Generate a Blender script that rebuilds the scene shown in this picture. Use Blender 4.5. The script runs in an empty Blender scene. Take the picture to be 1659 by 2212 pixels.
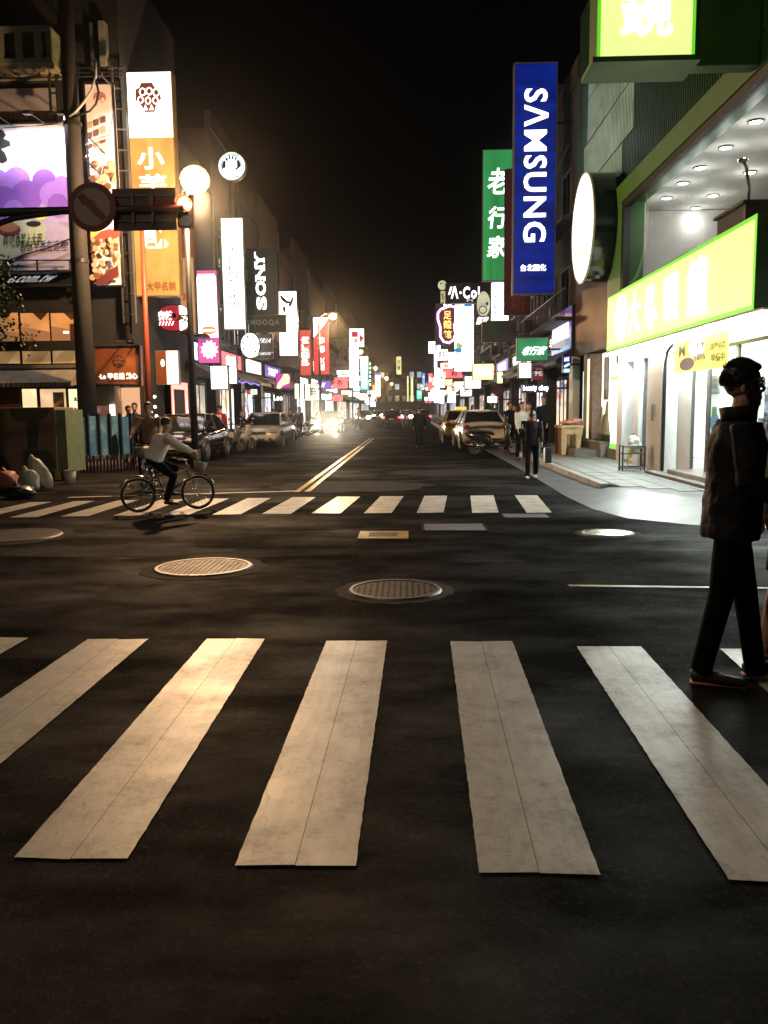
import bpy, math, random
from mathutils import Vector, Matrix
PI = math.pi
rnd = random.Random(7)
SC = bpy.context.scene
COL = SC.collection

# ------------------------------------------------------------------ camera, night sky, exposure
FPX, CX, CY, EYE = 1800.0, 829.5, 1106.0, 1.5      # focal length and centre in units of a 1659 x 2212 picture
ROLL = 0.011
def basis(a, p, r):
    F = Vector((-math.sin(a)*math.cos(p), math.cos(a)*math.cos(p), -math.sin(p)))
    R0 = Vector((math.cos(a), math.sin(a), 0)); U0 = R0.cross(F)
    return R0*math.cos(r)+U0*math.sin(r), U0*math.cos(r)-R0*math.sin(r), F
R_, U_, F_ = basis(math.atan((885-CX)/FPX), math.atan((CY-885)/FPX), -ROLL)
cam = bpy.data.cameras.new('camera'); camo = bpy.data.objects.new('camera', cam); COL.objects.link(camo)
M = Matrix((R_, U_, -F_)).transposed().to_4x4(); M.translation = (0, 0, EYE)
camo.matrix_world = M
cam.sensor_fit = 'VERTICAL'; cam.sensor_height = 36; cam.lens = 36*FPX/2212
cam.clip_end = 2000; cam.clip_start = 0.05
SC.camera = camo
w = bpy.data.worlds.new('World'); SC.world = w; w.use_nodes = True
nt = w.node_tree; bg = nt.nodes['Background']
sky = nt.nodes.new('ShaderNodeTexSky'); sky.sky_type = 'NISHITA'; sky.sun_disc = False
sky.sun_elevation = math.radians(2); sky.sun_rotation = math.radians(200)
hs = nt.nodes.new('ShaderNodeHueSaturation'); hs.inputs['Saturation'].default_value = 0.15
nt.links.new(sky.outputs[0], hs.inputs['Color']); nt.links.new(hs.outputs[0], bg.inputs[0])
bg.inputs[1].default_value = 0.0004
SC.view_settings.view_transform = 'Standard'; SC.view_settings.look = 'None'
SC.view_settings.exposure = 0; SC.view_settings.gamma = 1; SC.view_settings.use_curve_mapping = False
SC.cycles.max_bounces = 6; SC.cycles.diffuse_bounces = 3; SC.cycles.glossy_bounces = 3
SC.cycles.transmission_bounces = 5; SC.cycles.transparent_max_bounces = 12
SC.cycles.sample_clamp_indirect = 3.0; SC.cycles.caustics_reflective = False; SC.cycles.caustics_refractive = False
SC.cycles.use_light_tree = True

def ray(px, py): return (F_*FPX + R_*(px-CX) + U_*(CY-py)).normalized()
O = Vector((0, 0, EYE))
def P(px, py, Y):                      # the point at distance Y down the street that shows there
    d = ray(px, py); return O + d*(Y/d.y)
def PX(px, py, X):
    d = ray(px, py); return O + d*(X/d.x)
def G(px, py, z=0.0):
    d = ray(px, py); return O + d*((z-EYE)/d.z)

# ------------------------------------------------------------------ materials
MATS = {}
def _new(name):
    m = bpy.data.materials.new(name); m.use_nodes = True
    n = m.node_tree; b = n.nodes['Principled BSDF']; return m, n, b
def tex_noise(n, scale, detail=6, rough=.6, vec=None):
    t = n.nodes.new('ShaderNodeTexNoise'); t.inputs['Scale'].default_value = scale
    t.inputs['Detail'].default_value = detail; t.inputs['Roughness'].default_value = rough
    if vec: n.links.new(vec, t.inputs['Vector'])
    return t
def ramp(n, src, stops):
    r = n.nodes.new('ShaderNodeValToRGB'); e = r.color_ramp.elements
    while len(e) < len(stops): e.new(.5)
    for k, (p, c) in enumerate(stops):
        e[k].position = p; e[k].color = (*c, 1) if len(c) == 3 else c
    n.links.new(src, r.inputs[0]); return r
def mat(name, col, rough=.6, metal=0, vary=.25, scale=3.0, bump=0, coat=0, spec=.5):
    if name in MATS: return MATS[name]
    m, n, b = _new(name)
    tc = n.nodes.new('ShaderNodeTexCoord')
    t = tex_noise(n, scale, 7, .65, tc.outputs['Object'])
    r = ramp(n, t.outputs['Fac'], [(.25, tuple(c*(1-vary) for c in col)), (.75, tuple(min(1, c*(1+vary)) for c in col))])
    n.links.new(r.outputs[0], b.inputs['Base Color'])
    r2 = ramp(n, t.outputs['Fac'], [(.2, (min(1, rough*1.15),)*3), (.8, (rough*.85,)*3)])
    n.links.new(r2.outputs[0], b.inputs['Roughness'])
    b.inputs['Metallic'].default_value = metal; b.inputs['Coat Weight'].default_value = coat
    b.inputs['Specular IOR Level'].default_value = spec
    if bump:
        bp = n.nodes.new('ShaderNodeBump'); bp.inputs['Strength'].default_value = bump
        t3 = tex_noise(n, scale*9, 4, .6, tc.outputs['Object'])
        n.links.new(t3.outputs['Fac'], bp.inputs['Height']); n.links.new(bp.outputs[0], b.inputs['Normal'])
    MATS[name] = m; return m
def lit(name, col, strength, vary=.12, scale=(1, 1, 1.6), sample=True, base=None):
    """a back-lit sheet: its tubes make it a little uneven"""
    if name in MATS: return MATS[name]
    m, n, b = _new(name)
    b.inputs['Base Color'].default_value = (*(base or tuple(c*.6 for c in col)), 1); b.inputs['Roughness'].default_value = .35
    tc = n.nodes.new('ShaderNodeTexCoord'); mp = n.nodes.new('ShaderNodeMapping')
    mp.inputs['Scale'].default_value = scale; n.links.new(tc.outputs['Object'], mp.inputs[0])
    t = tex_noise(n, 1.3, 3, .5, mp.outputs[0])
    r = n.nodes.new('ShaderNodeMapRange'); r.inputs['From Min'].default_value = .3; r.inputs['From Max'].default_value = .7
    r.inputs['To Min'].default_value = strength*(1-vary); r.inputs['To Max'].default_value = strength*(1+vary)
    n.links.new(t.outputs['Fac'], r.inputs[0]); n.links.new(r.outputs[0], b.inputs['Emission Strength'])
    b.inputs['Emission Color'].default_value = (*col, 1)
    if not sample: m.cycles.emission_sampling = 'NONE'
    MATS[name] = m; return m
def goods(name, cols, strength, scale=(6, 6, 6), bgc=(1, .9, .7)):
    """a lit shop interior seen from the street: shelves of goods"""
    if name in MATS: return MATS[name]
    m, n, b = _new(name)
    tc = n.nodes.new('ShaderNodeTexCoord'); mp = n.nodes.new('ShaderNodeMapping')
    mp.inputs['Scale'].default_value = scale; n.links.new(tc.outputs['Object'], mp.inputs[0])
    v = n.nodes.new('ShaderNodeTexVoronoi'); v.distance = 'CHEBYCHEV'; v.inputs['Scale'].default_value = 1.0
    n.links.new(mp.outputs[0], v.inputs['Vector'])
    sp = n.nodes.new('ShaderNodeSeparateColor'); n.links.new(v.outputs['Color'], sp.inputs[0])
    k = len(cols); r = ramp(n, sp.outputs[0], [(i/k, c) for i, c in enumerate(cols)]); r.color_ramp.interpolation = 'CONSTANT'
    t = tex_noise(n, .6, 3, .5, tc.outputs['Object'])
    r2 = ramp(n, t.outputs['Fac'], [(.42, (0, 0, 0)), (.6, (1, 1, 1))])
    mx = n.nodes.new('ShaderNodeMix'); mx.data_type = 'RGBA'
    n.links.new(r2.outputs[0], mx.inputs[0]); n.links.new(r.outputs[0], mx.inputs[6]); mx.inputs[7].default_value = (*bgc, 1)
    n.links.new(mx.outputs[2], b.inputs['Emission Color']); b.inputs['Emission Strength'].default_value = strength
    b.inputs['Base Color'].default_value = (.2, .2, .2, 1)
    MATS[name] = m; return m
def glass(name, tint=(1, 1, 1), refl=.12, rough=.02):
    """window glass: mostly clear, with a reflecting film"""
    if name in MATS: return MATS[name]
    m, n, b = _new(name)
    out = n.nodes['Material Output']; n.nodes.remove(b)
    tr = n.nodes.new('ShaderNodeBsdfTransparent'); tr.inputs[0].default_value = (*tint, 1)
    gl = n.nodes.new('ShaderNodeBsdfGlossy'); gl.inputs['Roughness'].default_value = rough
    ge = n.nodes.new('ShaderNodeNewGeometry'); dt = n.nodes.new('ShaderNodeVectorMath'); dt.operation = 'DOT_PRODUCT'
    n.links.new(ge.outputs['Incoming'], dt.inputs[0]); n.links.new(ge.outputs['Normal'], dt.inputs[1]); last = dt.outputs['Value']
    for op, v in (('ABSOLUTE', 0), ('SUBTRACT', 1), ('POWER', 5), ('MULTIPLY', .9), ('ADD', refl*.4)):
        q = n.nodes.new('ShaderNodeMath'); q.operation = op; q.use_clamp = True
        if op == 'SUBTRACT': q.inputs[0].default_value = 1; n.links.new(last, q.inputs[1])
        else: n.links.new(last, q.inputs[0]); q.inputs[1].default_value = v
        last = q.outputs[0]
    mr = q
    mx = n.nodes.new('ShaderNodeMixShader'); n.links.new(mr.outputs[0], mx.inputs[0])
    n.links.new(tr.outputs[0], mx.inputs[1]); n.links.new(gl.outputs[0], mx.inputs[2]); n.links.new(mx.outputs[0], out.inputs[0])
    MATS[name] = m; return m

def asphalt():
    m, n, b = _new('asphalt')
    tc = n.nodes.new('ShaderNodeTexCoord'); ob = tc.outputs['Object']
    big = tex_noise(n, .35, 5, .6, ob); mid = tex_noise(n, 2.2, 8, .7, ob); fine = tex_noise(n, 60, 4, .8, ob); grit = tex_noise(n, 170, 2, .5, ob)
    base = ramp(n, mid.outputs['Fac'], [(.25, (.002, .0018, .0016)), (.5, (.0045, .004, .0037)), (.75, (.011, .0097, .009))])
    vc = n.nodes.new('ShaderNodeTexVoronoi'); vc.inputs['Scale'].default_value = 75; n.links.new(ob, vc.inputs['Vector'])
    vs_ = n.nodes.new('ShaderNodeSeparateColor'); n.links.new(vc.outputs['Color'], vs_.inputs[0])
    stn = ramp(n, vs_.outputs[0], [(.35, (.35,)*3), (.8, (1.3,)*3), (.97, (3.2, 3.0, 2.8))])
    bm_ = n.nodes.new('ShaderNodeMix'); bm_.data_type = 'RGBA'; bm_.blend_type = 'MULTIPLY'; bm_.inputs[0].default_value = 1; n.links.new(base.outputs[0], bm_.inputs[6]); n.links.new(stn.outputs[0], bm_.inputs[7])
    spk = ramp(n, fine.outputs['Fac'], [(.66, (0, 0, 0)), (.80, (1, 1, 1))])
    mx = n.nodes.new('ShaderNodeMix'); mx.data_type = 'RGBA'; n.links.new(spk.outputs[0], mx.inputs[0])
    n.links.new(bm_.outputs[2], mx.inputs[6]); mx.inputs[7].default_value = (.05, .042, .036, 1)
    n.links.new(mx.outputs[2], b.inputs['Base Color'])
    # worn, half damp: patches of lower roughness
    wet = ramp(n, big.outputs['Fac'], [(.35, (.86,)*3), (.58, (.66,)*3), (.72, (.46,)*3)])
    mp = n.nodes.new('ShaderNodeMapping'); mp.inputs['Scale'].default_value = (.7, 1.6, 1); mp.inputs['Rotation'].default_value = (0, 0, .12)
    n.links.new(ob, mp.inputs[0]); st = tex_noise(n, 1.1, 6, .65, mp.outputs[0])
    sr = ramp(n, st.outputs['Fac'], [(.42, (1, 1, 1)), (.66, (.70,)*3)])
    mu = n.nodes.new('ShaderNodeMath'); mu.operation = 'MULTIPLY'
    n.links.new(wet.outputs[0], mu.inputs[0]); n.links.new(sr.outputs[0], mu.inputs[1]); n.links.new(mu.outputs[0], b.inputs['Roughness'])
    b.inputs['Specular IOR Level'].default_value = 0
    ad = n.nodes.new('ShaderNodeMath'); ad.operation = 'ADD'
    n.links.new(grit.outputs['Fac'], ad.inputs[0]); n.links.new(fine.outputs['Fac'], ad.inputs[1])
    bp = n.nodes.new('ShaderNodeBump'); bp.inputs['Strength'].default_value = .2; bp.inputs['Distance'].default_value = .006
    n.links.new(ad.outputs[0], bp.inputs['Height'])
    bp2 = n.nodes.new('ShaderNodeBump'); bp2.inputs['Strength'].default_value = .12; bp2.inputs['Distance'].default_value = .03
    n.links.new(st.outputs['Fac'], bp2.inputs['Height']); n.links.new(bp.outputs[0], bp2.inputs['Normal']); n.links.new(bp2.outputs[0], b.inputs['Normal'])
    gl = n.nodes.new('ShaderNodeBsdfGlossy'); gl.inputs['Color'].default_value = (.9, .9, .9, 1)
    bg3 = n.nodes.new('ShaderNodeBump'); bg3.inputs['Strength'].default_value = .5; bg3.inputs['Distance'].default_value = .004; n.links.new(vs_.outputs[0], bg3.inputs['Height']); n.links.new(bp2.outputs[0], bg3.inputs['Normal']); n.links.new(bg3.outputs[0], gl.inputs['Normal'])
    rr = ramp(n, big.outputs['Fac'], [(.35, (.62,)*3), (.7, (.40,)*3)]); n.links.new(rr.outputs[0], gl.inputs['Roughness'])
    wa = ramp(n, big.outputs['Fac'], [(.38, (.013,)*3), (.56, (.034,)*3), (.72, (.085,)*3)])
    wb = ramp(n, st.outputs['Fac'], [(.38, (.35,)*3), (.68, (1.5,)*3)])
    wm = n.nodes.new('ShaderNodeMath'); wm.operation = 'MULTIPLY'; n.links.new(wa.outputs[0], wm.inputs[0]); n.links.new(wb.outputs[0], wm.inputs[1])
    ms = n.nodes.new('ShaderNodeMixShader'); n.links.new(wm.outputs[0], ms.inputs[0]); n.links.new(b.outputs[0], ms.inputs[1]); n.links.new(gl.outputs[0], ms.inputs[2])
    n.links.new(ms.outputs[0], n.nodes['Material Output'].inputs[0])
    MATS['asphalt'] = m; return m
def road_paint(name, col, worn=.5):
    if name in MATS: return MATS[name]
    m, n, b = _new(name)
    tc = n.nodes.new('ShaderNodeTexCoord'); ob = tc.outputs['Object']
    a = tex_noise(n, 2.6, 8, .7, ob); g = tex_noise(n, 22, 8, .8, ob)
    mp = n.nodes.new('ShaderNodeMapping'); mp.inputs['Scale'].default_value = (7, .9, 1); n.links.new(ob, mp.inputs[0])
    s = tex_noise(n, 3, 6, .6, mp.outputs[0])
    dirt = ramp(n, a.outputs['Fac'], [(.28, tuple(c*.42 for c in col)), (.48, tuple(c*.78 for c in col)), (.75, col)])
    sc = ramp(n, s.outputs['Fac'], [(.3, (.72,)*3), (.55, (1, 1, 1))])
    m1 = n.nodes.new('ShaderNodeMix'); m1.data_type = 'RGBA'; m1.blend_type = 'MULTIPLY'; m1.inputs[0].default_value = .8
    n.links.new(dirt.outputs[0], m1.inputs[6]); n.links.new(sc.outputs[0], m1.inputs[7])
    ch = ramp(n, g.outputs['Fac'], [(.50, (0, 0, 0)), (.60, (1, 1, 1))]); cmk = ramp(n, a.outputs['Fac'], [(.30, (.42,)*3), (.48, (.30,)*3), (.62, (.03,)*3)])
    mk = n.nodes.new('ShaderNodeMath'); mk.operation = 'MULTIPLY'; n.links.new(cmk.outputs[0], mk.inputs[1]); n.links.new(ch.outputs[0], mk.inputs[0])
    m2 = n.nodes.new('ShaderNodeMix'); m2.data_type = 'RGBA'; n.links.new(mk.outputs[0], m2.inputs[0])
    n.links.new(m1.outputs[2], m2.inputs[6]); m2.inputs[7].default_value = (.06, .05, .045, 1)
    n.links.new(m2.outputs[2], b.inputs['Base Color'])
    b.inputs['Specular IOR Level'].default_value = .65
    rr = ramp(n, a.outputs['Fac'], [(.3, (.48,)*3), (.7, (.30,)*3)]); n.links.new(rr.outputs[0], b.inputs['Roughness'])
    vo = n.nodes.new('ShaderNodeTexVoronoi'); vo.feature = 'DISTANCE_TO_EDGE'; vo.inputs['Scale'].default_value = 2.3
    wv = n.nodes.new('ShaderNodeMix'); wv.data_type = 'VECTOR'; wv.inputs[0].default_value = .12; n.links.new(ob, wv.inputs[4]); n.links.new(a.outputs['Color'], wv.inputs[5]); n.links.new(wv.outputs[1], vo.inputs['Vector'])
    cr = ramp(n, vo.outputs['Distance'], [(.0, (1, 1, 1)), (.012, (0, 0, 0))]); cm = ramp(n, s.outputs['Fac'], [(.5, (0, 0, 0)), (.62, (.4,)*3)])
    cmul = n.nodes.new('ShaderNodeMath'); cmul.operation = 'MULTIPLY'; n.links.new(cr.outputs[0], cmul.inputs[0]); n.links.new(cm.outputs[0], cmul.inputs[1])
    m3 = n.nodes.new('ShaderNodeMix'); m3.data_type = 'RGBA'; n.links.new(cmul.outputs[0], m3.inputs[0]); n.links.new(m2.outputs[2], m3.inputs[6]); m3.inputs[7].default_value = (.05, .04, .035, 1)
    n.links.new(m3.outputs[2], b.inputs['Base Color'])
    bp = n.nodes.new('ShaderNodeBump'); bp.inputs['Strength'].default_value = .35; bp.inputs['Distance'].default_value = .006
    n.links.new(g.outputs['Fac'], bp.inputs['Height']); n.links.new(bp.outputs[0], b.inputs['Normal'])
    MATS[name] = m; return m

# ------------------------------------------------------------------ mesh helpers
class MB:
    def __init__(s): s.v, s.f, s.m = [], [], []
    def add(s, vs, fs, m=0):
        k = len(s.v); s.v += [tuple(v) for v in vs]; s.f += [tuple(i+k for i in f) for f in fs]; s.m += [m]*len(fs); return s
    def box(s, x0, x1, y0, y1, z0, z1, m=0, M=None):
        if x0 > x1: x0, x1 = x1, x0
        if y0 > y1: y0, y1 = y1, y0
        if z0 > z1: z0, z1 = z1, z0
        vs = [Vector((x, y, z)) for z in (z0, z1) for x, y in ((x0, y0), (x1, y0), (x1, y1), (x0, y1))]
        if M: vs = [M @ v for v in vs]
        return s.add(vs, [(0, 3, 2, 1), (4, 5, 6, 7), (0, 1, 5, 4), (1, 2, 6, 5), (2, 3, 7, 6), (3, 0, 4, 7)], m)
    def cbox(s, c, sz, m=0, M=None):
        return s.box(c[0]-sz[0]/2, c[0]+sz[0]/2, c[1]-sz[1]/2, c[1]+sz[1]/2, c[2]-sz[2]/2, c[2]+sz[2]/2, m, M)
    def tube(s, pts, rad, n=8, m=0, side=None, cap=True):
        """tube through pts; rad a number, list of numbers or list of (a, b) across side / other axis"""
        pts = [Vector(p) for p in pts]; k = len(pts)
        if not isinstance(rad, (list,)): rad = [rad]*k
        vs, fs = [], []
        ref = Vector(side) if side else None; last = None
        for i, p in enumerate(pts):
            d = (pts[min(i+1, k-1)]-pts[max(i-1, 0)]).normalized()
            if ref is not None: a = ref - d*ref.dot(d)
            elif last is None:
                q = Vector((0, 0, 1)) if abs(d.z) < .9 else Vector((1, 0, 0)); a = q - d*q.dot(d)
            else: a = last - d*last.dot(d)
            if a.length < 1e-6: a = Vector((0, 1, 0)) if abs(d.y) < .9 else Vector((1, 0, 0)); a = a-d*a.dot(d)
            a.normalize(); b = d.cross(a); last = a
            r = rad[i]; ra, rb = (r if isinstance(r, tuple) else (r, r))
            for j in range(n):
                t = 2*PI*j/n; vs.append(p + a*(ra*math.cos(t)) + b*(rb*math.sin(t)))
        for i in range(k-1):
            for j in range(n):
                fs.append((i*n+j, i*n+(j+1) % n, (i+1)*n+(j+1) % n, (i+1)*n+j))
        if cap: fs.append(tuple(range(n-1, -1, -1))); fs.append(tuple((k-1)*n+j for j in range(n)))
        return s.add(vs, fs, m)
    def ell(s, c, r, n=12, m=0, M=None):
        c = Vector(c); vs, fs = [], []; h = n//2
        for i in range(h+1):
            a = PI*i/h
            for j in range(n):
                b = 2*PI*j/n
                v = Vector((r[0]*math.sin(a)*math.cos(b), r[1]*math.sin(a)*math.sin(b), r[2]*math.cos(a)))
                vs.append(c + (M @ v if M else v))
        for i in range(h):
            for j in range(n): fs.append((i*n+j, (i+1)*n+j, (i+1)*n+(j+1) % n, i*n+(j+1) % n))
        return s.add(vs, fs, m)
    def torus(s, c, R, r, n=28, k=8, ax='y', m=0, a0=0, a1=2*PI):
        pts = []; full = abs(a1-a0-2*PI) < 1e-6; q = n if full else n+1; vs, fs = [], []
        for i in range(q):
            t = a0+(a1-a0)*i/n; cs, sn = math.cos(t), math.sin(t)
            for j in range(k):
                u = 2*PI*j/k; rr = R+r*math.cos(u); h = r*math.sin(u)
                p = {'y': (rr*cs, h, rr*sn), 'z': (rr*cs, rr*sn, h), 'x': (h, rr*cs, rr*sn)}[ax]
                vs.append((c[0]+p[0], c[1]+p[1], c[2]+p[2]))
        for i in range(n):
            for j in range(k):
                a = i*k+j; b = i*k+(j+1) % k; i2 = (i+1) % q
                fs.append((a, i2*k+j, i2*k+(j+1) % k, b))
        return s.add(vs, fs, m)
    def prism(s, poly, o, R, U, N, w0, w1, m=0):
        """polygon of (u, v) standing on frame o, R, U, extruded along N from w0 to w1"""
        k = len(poly); o, R, U, N = Vector(o), Vector(R), Vector(U), Vector(N)
        area = sum(poly[i][0]*poly[(i+1) % k][1]-poly[(i+1) % k][0]*poly[i][1] for i in range(k))
        if area < 0: poly = poly[::-1]
        vs = [o+R*u+U*v+N*w for w in (w0, w1) for u, v in poly]
        fs = [tuple(range(k-1, -1, -1)), tuple(range(k, 2*k))] + [(i, (i+1) % k, k+(i+1) % k, k+i) for i in range(k)]
        return s.add(vs, fs, m)
    def build(s, name, mats, parent=None, world=True, smooth=False, bevel=0, kind=None, label=None):
        off = Vector((0, 0, 0))
        if parent is not None and world:
            q = parent
            while q is not None: off += q.location; q = q.parent
        me = bpy.data.meshes.new(name)
        me.from_pydata([(v[0]-off.x, v[1]-off.y, v[2]-off.z) for v in s.v], [], s.f)
        if not isinstance(mats, (list, tuple)): mats = [mats]
        for x in mats: me.materials.append(x)
        if len(mats) > 1: me.polygons.foreach_set('material_index', s.m)
        if smooth: me.polygons.foreach_set('use_smooth', [True]*len(s.f))
        o = bpy.data.objects.new(name, me); COL.objects.link(o)
        if parent is not None: o.parent = parent
        if bevel:
            b = o.modifiers.new('bevel', 'BEVEL'); b.width = bevel; b.segments = 2; b.limit_method = 'ANGLE'
            b.angle_limit = math.radians(40)
        if kind: o['kind'] = kind
        if label: o['label'] = label
        return o
ORD = 'first second third fourth fifth sixth seventh eighth ninth tenth eleventh twelfth thirteenth fourteenth fifteenth sixteenth seventeenth eighteenth nineteenth twentieth twenty-first twenty-second twenty-third twenty-fourth twenty-fifth twenty-sixth twenty-seventh'.split()
def tag(o, label, cat, group=None, kind=None):
    o['label'] = label; o['category'] = cat
    if group: o['group'] = group
    if kind: o['kind'] = kind
    return o
def thing(name, label, cat, loc=(0, 0, 0), rz=0, group=None):
    o = bpy.data.objects.new(name, None); COL.objects.link(o); o.empty_display_size = .2
    o.location = Vector(loc); o.rotation_euler = (0, 0, rz); return tag(o, label, cat, group)
def copy_tree(o, parent=None):
    c = o.copy(); COL.objects.link(c); c.parent = parent
    for ch in list(o.children): copy_tree(ch, c)
    return c
def struct(o, label=None):
    o['kind'] = 'structure'
    if label: o['label'] = label
    return o

FR = {'S': (Vector((1, 0, 0)), Vector((0, -1, 0))), 'W': (Vector((0, -1, 0)), Vector((-1, 0, 0))), 'E': (Vector((0, 1, 0)), Vector((1, 0, 0)))}
UPV = Vector((0, 0, 1))
TXT = {}
def glyphs(text, bold=.012, sp=1.0):
    if not text.isascii() and 'Λ' not in text: bold = min(bold, .018)
    key = (text, bold, sp)
    if key in TXT: return TXT[key]
    c = bpy.data.curves.new('lettering', 'FONT'); c.body = text; c.size = 1; c.offset = bold; c.resolution_u = 3; c.space_character = sp
    o = bpy.data.objects.new('lettering', c); me = bpy.data.meshes.new_from_object(o)
    vs = [v.co.copy() for v in me.vertices]; fs = [tuple(p.vertices) for p in me.polygons]
    bpy.data.objects.remove(o); bpy.data.curves.remove(c); bpy.data.meshes.remove(me)
    x0 = min(v.x for v in vs); x1 = max(v.x for v in vs); y0 = min(v.y for v in vs); y1 = max(v.y for v in vs)
    vs = [((v.x-x0)/(x1-x0), (v.y-y0)/(y1-y0)) for v in vs]
    TXT[key] = (vs, fs); return TXT[key]
def letter(mb, text, o, R, N, u0, u1, v0, v1, w, rot=0, bold=.012, skew=0, back=None):
    """flat raised letters filling the rectangle; rot 90 = reads upwards, -90 = reads downwards"""
    vs, fs = glyphs(text, bold, 1+max(0, bold)*(6.5 if text.isascii() or 'Λ' in text else 1.2)); out = []
    for x, y in vs:
        if rot == 90: x, y = 1-y, x
        elif rot == -90: x, y = y, 1-x
        x += skew*(y-.5)
        out.append(o+R*(u0+(u1-u0)*x)+UPV*(v0+(v1-v0)*y)+N*w)
    mb.add(out, fs)
    k = len(vs); edges = {}
    for f in fs:
        for a, b in zip(f, f[1:]+f[:1]):
            if (b, a) in edges: del edges[(b, a)]
            else: edges[(a, b)] = 1
    if back is None: back = .012
    side = [p-N*back for p in out]
    mb.add(out+side, [(a, a+k, b+k, b) for a, b in edges])
def circ(cu, cv, ru, rv=None, n=28, a0=0, a1=2*PI):
    rv = rv or ru; e = 0 if abs(a1-a0-2*PI) < 1e-6 else 1
    return [(cu+ru*math.cos(a0+(a1-a0)*i/n), cv+rv*math.sin(a0+(a1-a0)*i/n)) for i in range(n+e)]
def rect(u0, u1, v0, v1): return [(u0, v0), (u1, v0), (u1, v1), (u0, v1)]
# ------------------------------------------------------------------ shared materials
ASPH = asphalt()
WHITE_PAINT = road_paint('white_road_paint', (.62, .58, .50)); YEL_PAINT = road_paint('yellow_road_paint', (.55, .35, .03), .8); YEL_PAINT.node_tree.nodes['Principled BSDF'].inputs['Specular IOR Level'].default_value = .15; YEL_WORN = mat('yellow_paint_worn', (.07, .05, .02), .7, vary=.6, scale=6)
CONC = mat('concrete', (.12, .12, .115), .7, vary=.3, scale=2, bump=.3)
CONC2 = mat('concrete_apron', (.042, .046, .046), .42, vary=.6, scale=1.6, bump=.3)
KERB = mat('kerb_stone', (.17, .17, .16), .6, vary=.25, scale=5, bump=.3)
SLAB = mat('paving_slab', (.12, .13, .125), .6, vary=.3, scale=1.3, bump=.3)
IRON = mat('cast_iron', (.055, .048, .042), .55, metal=.4, vary=.3, scale=9, bump=.4)
IRONB = mat('worn_iron_rim', (.15, .14, .125), .42, metal=.7, vary=.2, scale=9)
STEEL = mat('painted_steel_dark', (.03, .03, .032), .45, metal=.3, vary=.3)
STEELG = mat('steel_grey', (.22, .22, .22), .4, metal=.7, vary=.25)
CHROME = mat('chrome', (.7, .7, .7), .15, metal=1, vary=.05)
RUBBER = mat('rubber', (.018, .018, .018), .7, vary=.2)
WALLD = mat('wall_dark', (.03, .026, .024), .8, vary=.35, scale=1.2, bump=.2)
BLACKP = mat('black_plastic', (.015, .015, .016), .4, vary=.2)
GLASSD = mat('dark_glass', (.012, .014, .016), .06, vary=.1, spec=.8)
CLEAR = glass('clear_glass', (.97, .98, .98), .06)
LW = lit('lit_white', (1, .99, .96), 3.2); LWB = lit('lit_white_blue', (.86, .93, 1), 3.2); LWG = lit('lit_white_green', (.88, 1, .84), 3.0)
TXW = lit('lit_letter_white', (1, 1, 1), 2.6, sample=False); TXWD = lit('lit_letter_dim', (.75, .85, .82), .9, sample=False)
TXK = mat('letter_black', (.012, .012, .014), .5, vary=.1); TXR = mat('letter_red', (.25, .02, .03), .5); TXBR = mat('letter_brown', (.16, .05, .02), .5)
TXB = mat('letter_blue', (.01, .03, .25), .4)

# ------------------------------------------------------------------ ground
mb = MB()
def grid(mb, x0, x1, y0, y1, z, n, k, m=0, amp=0):
    vs = []; r = random.Random(3)
    for j in range(k+1):
        for i in range(n+1): vs.append((x0+(x1-x0)*i/n, y0+(y1-y0)*j/k, z+amp*r.uniform(-1, 1)))
    fs = [(j*(n+1)+i, j*(n+1)+i+1, (j+1)*(n+1)+i+1, (j+1)*(n+1)+i) for j in range(k) for i in range(n)]
    mb.add(vs, fs, m)
grid(mb, -60, 60, -20, 400, -.004, 1, 1)
road = struct(mb.build('road', ASPH), 'dark damp asphalt of the street and the crossing')
def stripe(quad, name, m, z=.002, seam=True):
    """painted bar given by its four ground corners: near left, near right, far right, far left"""
    a, b, c, d = quad; mb = MB(); N = 70; r = random.Random(int(a.x*977+a.y*31))
    def pt(u, v):
        p = a.lerp(b, u).lerp(d.lerp(c, u), v); return p
    spans = [(0, .497), (.503, 1)] if seam else [(0, 1)]
    for s0, s1 in spans:
        vs = []
        for j in range(N+1):
            v = j/N
            for u in (s0, s1):
                e = r.uniform(-.005, .005) if u in (0, 1) else 0
                p = pt(u+e, v + (r.uniform(-.004, .004) if j in (0, N) else 0)); vs.append((p.x, p.y, z))
        mb.add(vs, [(2*j, 2*j+1, 2*j+3, 2*j+2) for j in range(N)])
    return mb.build(name, m, road)
near = [((-560, 1838), (-330, 1842), (160, 1380-2), (35, 1377)) , ((-230, 1846), (-0, 1850), (62, 1377), (-70, 1375))]
bars = [((-520, 1840), (-262, 1845), (62, 1378), (-68, 1376)), ((-240+270-0, 1852), (275, 1854), (320, 1380), (190, 1380)),
        ((508-476, 1852), (276, 1855), (572, 1380), (447, 1380)), ((508, 1868), (768, 1870), (836, 1385), (705, 1385)),
        ((1035, 1888), (1297, 1890), (1107, 1386), (973, 1386)), ((1577, 1905), (1850, 1912), (1385, 1397), (1245, 1396)),
        ((2130, 1925), (2390, 1930), (1690, 1404), (1556, 1402))]
bars[1] = ((-495, 1846), (-235, 1850), (320, 1381), (190, 1381)); bars[0] = ((-1015, 1838), (-760, 1842), (62, 1378), (-68, 1376))
for q in bars: stripe([G(*p) for p in q], 'crosswalk_stripe', WHITE_PAINT)
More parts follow.
